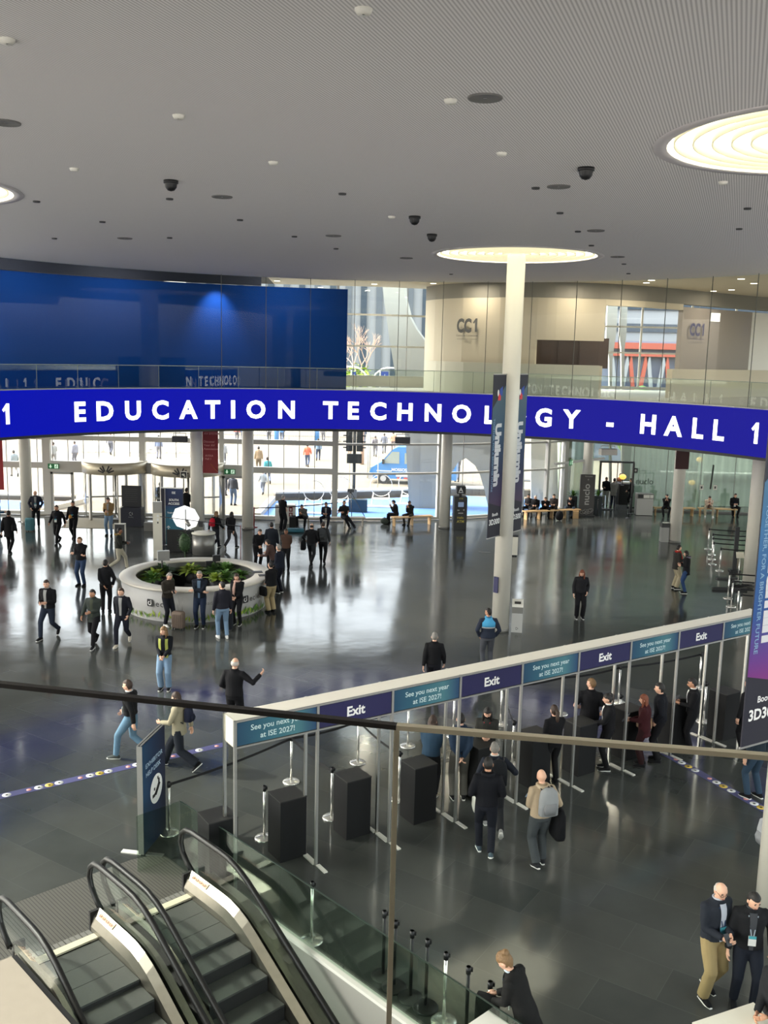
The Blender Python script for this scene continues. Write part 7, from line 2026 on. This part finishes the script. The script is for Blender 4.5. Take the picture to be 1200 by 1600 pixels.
handbag(a, 'black bag hanging beside the person in beige trousers at the desk', BLK, a['tp'](-.3, .05, -.18), (.34, .14, .3), 'shoulder_bag', 0, False)
person('man in navy jacket standing at the right of the desk', 437, 926, 60, 1.78, 'front', (26, 30, 42), (24, 26, 36), HGR, 'short', sole=True)
person('person in brown sweater leaning both arms on the round desk', 428, 912, 75, 1.74, 'front', (74, 56, 52), CHAR, HB, over=dict(lean=22, lh=(-.3, .42, 1.1), rh=(.3, .4, 1.1)))
person('man in black leaning over the back right of the round desk', 402, 889, -150, 1.74, 'front', BLK, BLK, HD, over=dict(lean=24))
person('man in dark coat standing with his back to us behind the group at the desk', 424, 884, 8, 1.8, 'relax', (34, 38, 46), BLK, HB, 'crop', hem=.72)
person('person in brown jumper facing us behind the group at the desk', 447, 890, 172, 1.68, 'behind', (78, 58, 48), BLK, HD, skin=2)
a = person('bald man in black coat walking away holding a jacket', 486, 882, -8, 1.76, 'walk', BLK, CHAR, HB, 'rim', hem=.8, over=dict(lh=(-.3, .1, .98)))
handbag(a, 'black jacket bundle held by the bald man walking away', BLK, a['lh'] + Vector((-.05, 0, 0)), (.36, .2, .4), 'folded_jacket', .2, False)
a = person('man with grey backpack walking away beside the bald man', 504, 880, -4, 1.76, 'step', (56, 58, 60), BLK, HD, 'crop')
backpack(a, 'grey backpack on the man walking away near the glare', (58, 60, 62))
a = person('person in black with a red backpack walking right past the red banner column', 337, 857, -32, 1.7, 'walk', BLK, (34, 36, 42), HBL, 'bob', sole=True)
backpack(a, 'red backpack on the person walking past the red banner column', (176, 28, 46), 0, .85)
person('person in black with long dark hair walking beside the red backpack', 361, 857, -25, 1.68, 'walk2', BLK, (66, 66, 70), HB, 'long', sole=True)
person('person in black standing inside the right revolving door left of the sign', 251, 806, 0, 1.78, 'stand', BLK, BLK, HB, far=True)
person('tall person in black behind the South Access sign', 279, 835, 0, 1.85, 'stand', BLK, BLK, HB, 'bob', far=True)
person('person in black jacket at the right edge of the South Access sign', 291, 818, -20, 1.8, 'onehand', BLK, BLK, HB, far=True)
# ---------------------------------------------------------------- along the glass
person('man in black T-shirt standing by the white counter', 441, 829, -30, 1.76, 'front', BLK, BLK, HGR, 'crop', sleeves=False, wide=.02)
person('seated man in grey jumper leaning forward beside the black case', 476, 823, 160, 1.74, 'sitlean', (88, 86, 80), BLK, HB, skin=1)
person('seated man in dark suit and pale shirt mid-bench by the glass', 510, 823, 172, 1.74, 'sit', (24, 26, 40), (26, 28, 38), HB, shirt=LGR, skin=1)
person('man in black lounging on the bench end with one leg stretched out', 538, 823, -165, 1.78, 'sit', (30, 30, 30), BLK, HB, sleeves=False, over=dict(rf=(-.15, .42, 0, 0), lf=(-.35, .85, .03, -20), lean=-14, rh=(.2, .2, .75)), skin=1)
person('person in black seated facing left on the light wooden bench', 619, 819, 80, 1.7, 'sitphone', BLK, BLK, HB, sole=False, hem=.7)
person('person in dark clothes seated on the light wooden bench reading a phone', 641, 819, 150, 1.68, 'sitphone', (34, 34, 32), (60, 56, 48), HB, skin=1)
q = g(601, 819); k = MB(); k.ell((q.x, q.y, .17), (.22, .16, .17), 14, 10); k.tube([(q.x - .05, q.y, .3), (q.x, q.y, .38), (q.x + .05, q.y, .3)], .012, 6); tag(k.build('backpack', cloth((64, 72, 64))), 'grey green backpack on the floor left of the light wooden bench', 'bag')
# ---------------------------------------------------------------- right side bench and restaurant
person('person in black at the left end of the bench behind the right banner', 826, 806, 150, 1.68, 'sit', (40, 40, 44), CHAR, HB, far=True)
person('fair haired person in black seated third from the restaurant board', 836, 808, 160, 1.68, 'sit', BLK, (70, 70, 72), HWH, far=True)
person('person in black seated in the middle of the row near the board', 852, 808, 165, 1.72, 'sitlean', BLK, BLK, HD, far=True)
a = person('person in grey and black seated at row end with a rucksack in front', 865, 807, 158, 1.72, 'sit', (62, 56, 54), BLK, HB, far=True)
q = g(872, 812); k = MB(); k.ell((q.x, q.y - .3, .26), (.22, .16, .26), 14, 10); k.tube([(q.x - .05, q.y - .3, .48), (q.x, q.y - .3, .56), (q.x + .05, q.y - .3, .48)], .012, 6); tag(k.build('rucksack', cloth(BLK)), 'black rucksack on the floor before the seated row', 'bag')
person('person in black and jeans seated just left of the restaurant board', 893, 806, 150, 1.7, 'sitlean', BLK, (74, 86, 100), HB, far=True)
k = MB(); q = g(897, 808); k.box((q.x, q.y - .35, .2), (.3, .2, .4)); tag(k.build('carton', WOOD), 'brown carton on the floor beside the restaurant board', 'carton')
person('man in pink shirt standing outside beyond the seated row', 858, 794, 35, 1.76, 'front', (206, 166, 150), (60, 62, 72), HB, 'crop', loc=g(858, 794) + Vector((0, 3.0, 0)), far=True)
for px, f, tcol, bcol, lab, dy, hcol in ((945, 160, BLK, (150, 148, 140), 'person in black drinking inside the restaurant doorway', 1.6, HB), (957, -30, (128, 126, 122), NVY, 'person in grey coat seen from behind at the restaurant bar', 1.0, HB), (966, 170, (196, 128, 92), BLK, 'person in orange top behind the restaurant bar', 3.4, HD), (985, 60, BLK, BLK, 'person in black at the right edge of the restaurant doorway', .9, HB)):
    q = g(px, 797); person(lab, px, 797, f, 1.74, 'onehand' if dy == 1.6 else 'front', tcol, bcol, hcol, loc=(q.x * (q.y + dy) / q.y, q.y + dy, 0), far=True, hem=.7 if tcol == (128, 126, 122) else .86)
person('person in black seated left of the brown bannered column', 1040, 806, 165, 1.7, 'sitphone', BLK, BLK, HB, far=True, hem=.75)
person('man in pale blazer and beige trousers seated by the cafe glass', 1105, 806, 172, 1.74, 'sitlean', (196, 176, 158), (170, 158, 134), HD, sole=True, shoes=WHT, shirt=(120, 90, 88))
person('man in black with sunglasses seated right of the pale blazer', 1145, 806, 178, 1.78, 'sit', BLK, BLK, HD, glasses=True, lanyard=True, over=dict(lf=(-.1, .42, 0, 0)))
# ---------------------------------------------------------------- middle of the hall
a = person('security man in blue and navy jacket standing left of the tall white column', 760, 1047, 4, 1.78, 'pocket', (40, 46, 60), (72, 74, 80), HB, 'crop', hem=.86, skin=1, yaw=50, slim=1.06, glasses=True)
k = MB(); k.loft([(wp(a, a['tp'](0, .004, h)), rx * a['S'], ry * a['S'], a['M'].to_3x3().normalized() @ Vector((1, 0, 0)), a['M'].to_3x3().normalized() @ Vector((0, 1, 0))) for h, rx, ry in ((.28, .206, .154), (.34, .216, .158), (.40, .222, .156), (.45, .2, .13), (.49, .14, .11), (.525, .1, .095), (.55, .088, .088))], 20)
o = k.build('blue_yoke', cloth((78, 160, 204)), a['o']); o.matrix_parent_inverse = (Matrix.Translation(a['o'].location) @ Matrix.Rotation(a['o'].rotation_euler.z, 4, 'Z')).inverted()
k = MB(); k.loft([(wp(a, a['tp'](0, .004, h)), .207, .157, a['M'].to_3x3().normalized() @ Vector((1, 0, 0)), a['M'].to_3x3().normalized() @ Vector((0, 1, 0))) for h in (.25, .285)], 20)
o = k.build('reflective_band', cloth((168, 172, 174)), a['o']); o.matrix_parent_inverse = (Matrix.Translation(a['o'].location) @ Matrix.Rotation(a['o'].rotation_euler.z, 4, 'Z')).inverted()
person('man in black jacket walking away behind the exit gateway', 676, 1090, -4, 1.74, 'step', BLK, (26, 26, 32), HGR, 'crop', hem=.86)
person('woman with long auburn hair in black leather jacket standing alone', 905, 966, 178, 1.7, 'onehand', (30, 30, 33), BLK, HAU, 'long', sole=True, over=dict(rh=(.25, .08, .88), lh=(-.2, .1, .95)), yaw=-25, wide=.02)
person('person in dark coat with red scarf facing right near the queue lanes', 1054, 920, -80, 1.72, 'chest', (46, 44, 42), (158, 148, 124), HB, scarf=(168, 44, 40), wide=.025, hem=.78, sole=True)
person('person in grey and black hooded jacket drinking beside the red scarf', 1070, 927, 75, 1.64, 'chest', BLK, (40, 62, 98), HB, 'bob', hood=(110, 104, 118), sole=True, hem=.76)
person('person in yellow hi-vis vest with jeans standing in the middle of the hall', 258, 1077, 178, 1.7, 'front', (18, 20, 26), LJEAN, HBL, 'bob', vest=(158, 164, 84), yaw=-25, sole=True, wide=.02, slim=.95)
a = person('white haired man in black with one arm stretched out seen from behind', 366, 1150, -12, 1.84, 'point', BLK, BLK, HWH, 'rim', hem=.84, slim=1.05)
k = MB(); q = wp(a, a['lh'] + Vector((-.03, .06, -.06))); k.box(q, (.12, .05, .22), .3); tag(k.build('red_folder', cloth((170, 40, 50))), 'red folder held by the white haired man pointing', 'folder')
person('young man in black jacket and jeans walking left towards the help desk totem', 206, 1185, 82, 1.8, 'walk', BLK, (98, 128, 150), HD, shirt=WHT, lanyard=True, sole=True, shoes=(70, 74, 72), hem=.9)
a = person('woman in beige jacket and dark trousers walking left behind the help desk totem', 281, 1201, 78, 1.72, 'walk2', (150, 142, 120), (30, 34, 42), HD, 'bob', wide=.035, sole=True, hem=.78, over=dict(lh=(-.16, .34, 1.05), lf=(-.085, -.42, .08, 45), rf=(.085, .4, 0, 0)))
backpack(a, 'small navy backpack on the woman in beige jacket', (28, 32, 50), 0, .7)
# ---------------------------------------------------------------- at the exit gateway
person('person in blue denim jacket seen from behind at the second plinth', 671, 1246, -20, 1.7, 'front', (44, 66, 86), BLK, HD, 'bob', sole=True, shoes=BEI, hem=.86)
person('man in dark blue jacket with hands clasped behind his back', 716, 1249, 5, 1.78, 'behind', (34, 50, 70), (88, 86, 80), HB, 'crop', sole=True, hem=.92, wide=.015, hood=(30, 46, 66), skin=0)
person('woman with long dark hair, mask and red badge facing us under the Exit sign', 757, 1226, 172, 1.7, 'phone', (48, 48, 44), BLK, HB, 'long', mask=True, hem=.8, badge=(210, 60, 96), lanyard=(190, 40, 60), loc=g(757, 1226))
a = person('grey haired man in dark suit walking out with a black backpack and white bag', 768, 1300, 2, 1.78, 'walk', (32, 36, 46), CHAR, HGR, 'crop', shirt=WHT, sole=True, shoes=LGR, over=dict(lh=(-.28, .12, .92), rh=(.34, .05, 1.16), rf=(.1, -.36, .09, 50)))
backpack(a, 'black backpack on the grey haired man leaving', (26, 28, 32), .04, 1.05)
handbag(a, 'white carrier bag held by the grey haired man leaving', (206, 206, 196), a['lh'] + Vector((0, 0, -.02)), (.36, .14, .4), 'carrier_bag', .32)
person('young man in black hooded jacket walking in through the gateway seen from behind', 757, 1336, -2, 1.82, 'step', (17, 18, 24), (26, 28, 36), HB, 'crop', sole=True, shoes=(70, 84, 92), hood=(17, 18, 24), hem=.84, over=dict(lh=(-.2, .2, 1.0), rh=(.2, .2, 1.0)), skin=1)
a = person('bald man in beige hoodie with grey backpack holding a phone', 841, 1352, 14, 1.74, 'lefthand', (166, 148, 124), (66, 70, 72), HGR, 'bald', hood=(176, 160, 136), sole=True, shoes=CHAR, hem=.86, over=dict(rh=(.27, .1, .98), lf=(-.09, -.12, .02, 12), rf=(.09, .06, 0, 0)), wide=.015)
backpack(a, 'pale grey backpack on the bald man in beige hoodie', (140, 142, 144), .03, 1.12)
handbag(a, 'black coat hanging over the arm of the bald man in beige hoodie', BLK, a['rh'] + Vector((.06, -.06, -.06)), (.42, .2, .55), 'folded_coat', .16, False)
phone(a, 'phone with lit screen in the hand of the bald man in beige hoodie', hand='lh')
person('person with long blonde ponytail in black behind the plinth under the third teal sign', 862, 1224, 20, 1.68, 'front', BLK, BLK, HD, 'pony', hem=.86, over=dict(lh=(-.1, .28, 1.05)))
person('man in black T-shirt leaning one hand on the black plinth', 917, 1186, -12, 1.84, 'stand', BLK, BLK, HBL, 'crop', sleeves=False, yaw=60, over=dict(lh=(-.25, .14, 1.06), rh=(.25, .14, .98)), slim=1.05)
person('woman in black suit with dark tied hair behind the plinth facing left', 947, 1202, 82, 1.7, 'front', BLK, BLK, HB, 'bun', shirt=WHT, hem=.88, over=dict(lh=(-.1, .36, 1.08)), sole=True)
a = person('person with long auburn hair in maroon top holding a tablet', 1003, 1197, 68, 1.62, 'front', (56, 22, 26), (40, 18, 20), HAU, 'long', hem=.75, over=dict(lh=(-.05, .34, 1.1), rh=(.1, .3, 1.06)))
phone(a, 'white tablet held by the person with long auburn hair', True, 'lh')
handbag(a, 'beige handbag on the arm of the person with long auburn hair', (192, 162, 132), a['tp'](.24, .04, .02), (.36, .12, .26), 'handbag', .0, False)
person('tall man in dark suit beside the gateway post seen from the side', 1027, 1190, 70, 1.8, 'pocket', (16, 18, 24), BLK, HB, 'short', hem=.84)
a = person('man in black suit and white shirt reading a tablet under the last Exit sign', 1078, 1174, 78, 1.72, 'phone', BLK, BLK, HB, 'short', shirt=WHT, hem=.84, sole=True, hp=-12, skin=1)
phone(a, 'tablet in the hands of the man in black suit', True, 'rh')
person('person in jeans and striped trainers partly hidden behind the large purple banner', 1178, 1248, 30, 1.76, 'relax', (34, 44, 52), (48, 66, 84), HB, sole=True, loc=g(1177, 1247))
person('person in black behind the left edge of the large purple banner', 1164, 1178, 30, 1.74, 'stand', BLK, BLK, HB)
# ---------------------------------------------------------------- nearest people
a = person('woman with fair hair tied up in black coat bending over a black bag', 816, 1690, 62, 1.7, 'front', (20, 20, 20), BLK, HBL, 'bun', shirt=(176, 190, 200), hem=.6, over=dict(lean=24, lh=(-.02, .42, .96), rh=(.1, .42, 1.0)), hp=-34, lanyard=(50, 90, 130))
handbag(a, 'black handbag the fair haired woman is reaching into', (18, 18, 20), a['lh'] + Vector((.02, .08, -.08)), (.3, .2, .36), 'handbag', .06, False)
a = person('older man with glasses in navy jacket and khaki trousers reading a phone', 1106, 1560, -158, 1.78, 'onehand', (34, 38, 46), (148, 130, 92), HWH, 'rim', glasses=True, shirt=(176, 180, 190), lanyard=(40, 60, 92), badge=(60, 120, 140), sole=True, wide=.02, hem=.84, over=dict(lh=(-.02, .28, 1.1), rh=(.1, .28, 1.08), lf=(-.1, -.16, .03, 20)), hp=-16, yaw=-12)
phone(a, 'phone in the hands of the older man in khaki trousers')
person('young man in black jacket with teal badge standing beside the older man', 1160, 1572, 172, 1.74, 'relax', (24, 25, 28), (22, 26, 36), HB, 'short', lanyard=(150, 160, 170), badge=WHT, shirt=(60, 62, 66), hem=.86, hp=-22, yaw=18, over=dict(rh=(.27, .06, .86), lh=(-.26, .12, 1.0)))
person('person in dark jacket at the bottom right corner with a phone', 1204, 1690, 120, 1.72, 'front', (34, 35, 38), BLK, HB, 'short', over=dict(lh=(-.08, .3, 1.05), rh=(.06, .3, 1.02)), skin=1, hem=.7)
a = person('person carrying a grey backpack hidden behind the white column at the right edge', 1206, 1392, -75, 1.70, 'stand', (60, 62, 66), CHAR, HB)
backpack(a, 'grey and white backpack showing left of the nearest white column', (150, 152, 156), -.02, 1.1, h=.12)
# ---------------------------------------------------------------- outside on the plaza
OUT = [(480, 729, 0, (206, 120, 96), (84, 96, 120), HB, 'person in orange jacket and jeans outside in the middle of the plaza', 'walk', 1.8), (497, 719, 0, (110, 130, 150), (70, 80, 100), HB, 'person in blue grey jacket outside beside the orange jacket', 'walk2', 1.8), (404, 737, 10, (150, 130, 104), (120, 108, 92), HB, 'person in brown coat outside right of the third column', 'stand', 1.85), (418, 755, 20, (84, 160, 168), (120, 130, 150), HB, 'person in teal jacket outside right of the third column', 'walk', 1.8), (411, 772, 20, (180, 190, 200), (130, 140, 160), HD, 'child in pale jacket walking outside near the teal jacket', 'walk2', 1.5), (349, 727, 0, (150, 152, 156), (110, 112, 118), HB, 'person in pale grey coat outside above the right exit sign', 'stand', 1.8), (364, 789, -10, (74, 78, 86), (90, 110, 140), HB, 'person in dark jacket and jeans standing just outside the right side door', 'stand', 1.8), (351, 775, -20, (70, 74, 80), (80, 84, 92), HB, 'person in dark clothes walking just outside the right side door', 'walk', 1.7), (586, 713, 0, (112, 108, 112), (110, 112, 120), HB, 'person in grey coat outside above the blue van', 'walk', 1.8), (600, 708, 0, (106, 110, 122), (90, 94, 104), HB, 'person in hooded grey jacket outside above the blue van', 'walk2', 1.8), (568, 693, 0, (96, 104, 124), (96, 106, 128), HB, 'person in blue grey outside right of the traffic light heads', 'stand', 1.8), (614, 705, 0, (206, 160, 130), (120, 110, 110), HD, 'person in peach top outside near the hanging dark box', 'walk', 1.8), (23, 744, 40, (150, 160, 164), (150, 146, 140), HB, 'person with grey jacket outside left of the leftmost column', 'walk', 1.8), (85, 728, 60, (160, 160, 156), (150, 150, 150), HD, 'person in pale jacket outside above the left exit sign', 'walk', 1.8), (118, 727, 60, (140, 140, 152), (110, 110, 120), HD, 'person in grey outside left of the standing letters', 'stand', 1.8), (173, 710, 0, (120, 120, 130), (90, 92, 104), HB, 'person in grey between the two groups of standing letters', 'walk', 1.9), (248, 716, 0, (110, 122, 150), (130, 130, 140), HB, 'person in blue grey outside before the standing letters at right', 'stand', 1.85), (440, 690, 0, (90, 140, 190), (100, 110, 130), HB, 'person in light blue outside right of the blue post', 'walk', 1.8), (420, 690, 0, (130, 130, 132), (96, 98, 104), HB, 'person in grey outside left of the blue post', 'walk2', 1.8), (505, 690, 0, (124, 120, 120), (110, 110, 118), HB, 'person in grey outside near the crowd barriers', 'walk', 1.8), (714, 752, 165, (96, 92, 96), (100, 98, 104), HD, 'person in camouflage grey seen through the arch of the concrete support', 'chest', 1.8), (370, 690, 0, (196, 120, 110), (120, 120, 130), HB, 'person in red top outside right of the red banner', 'stand', 1.8), (380, 690, 0, (90, 130, 190), (100, 110, 130), HB, 'person in blue outside right of the red banner', 'stand', 1.8)]
for px, py, f, tc_, bc_, hc_, lab, ps, H_ in OUT:
    q = g(px, py)
    if q.y < 49.3: q = q * (49.6 / q.y)
    person(lab, px, py, f + (0), H_, ps, tc_, bc_, hc_, far=True, loc=(q.x, q.y, 0), z=-.02)
finish_people()
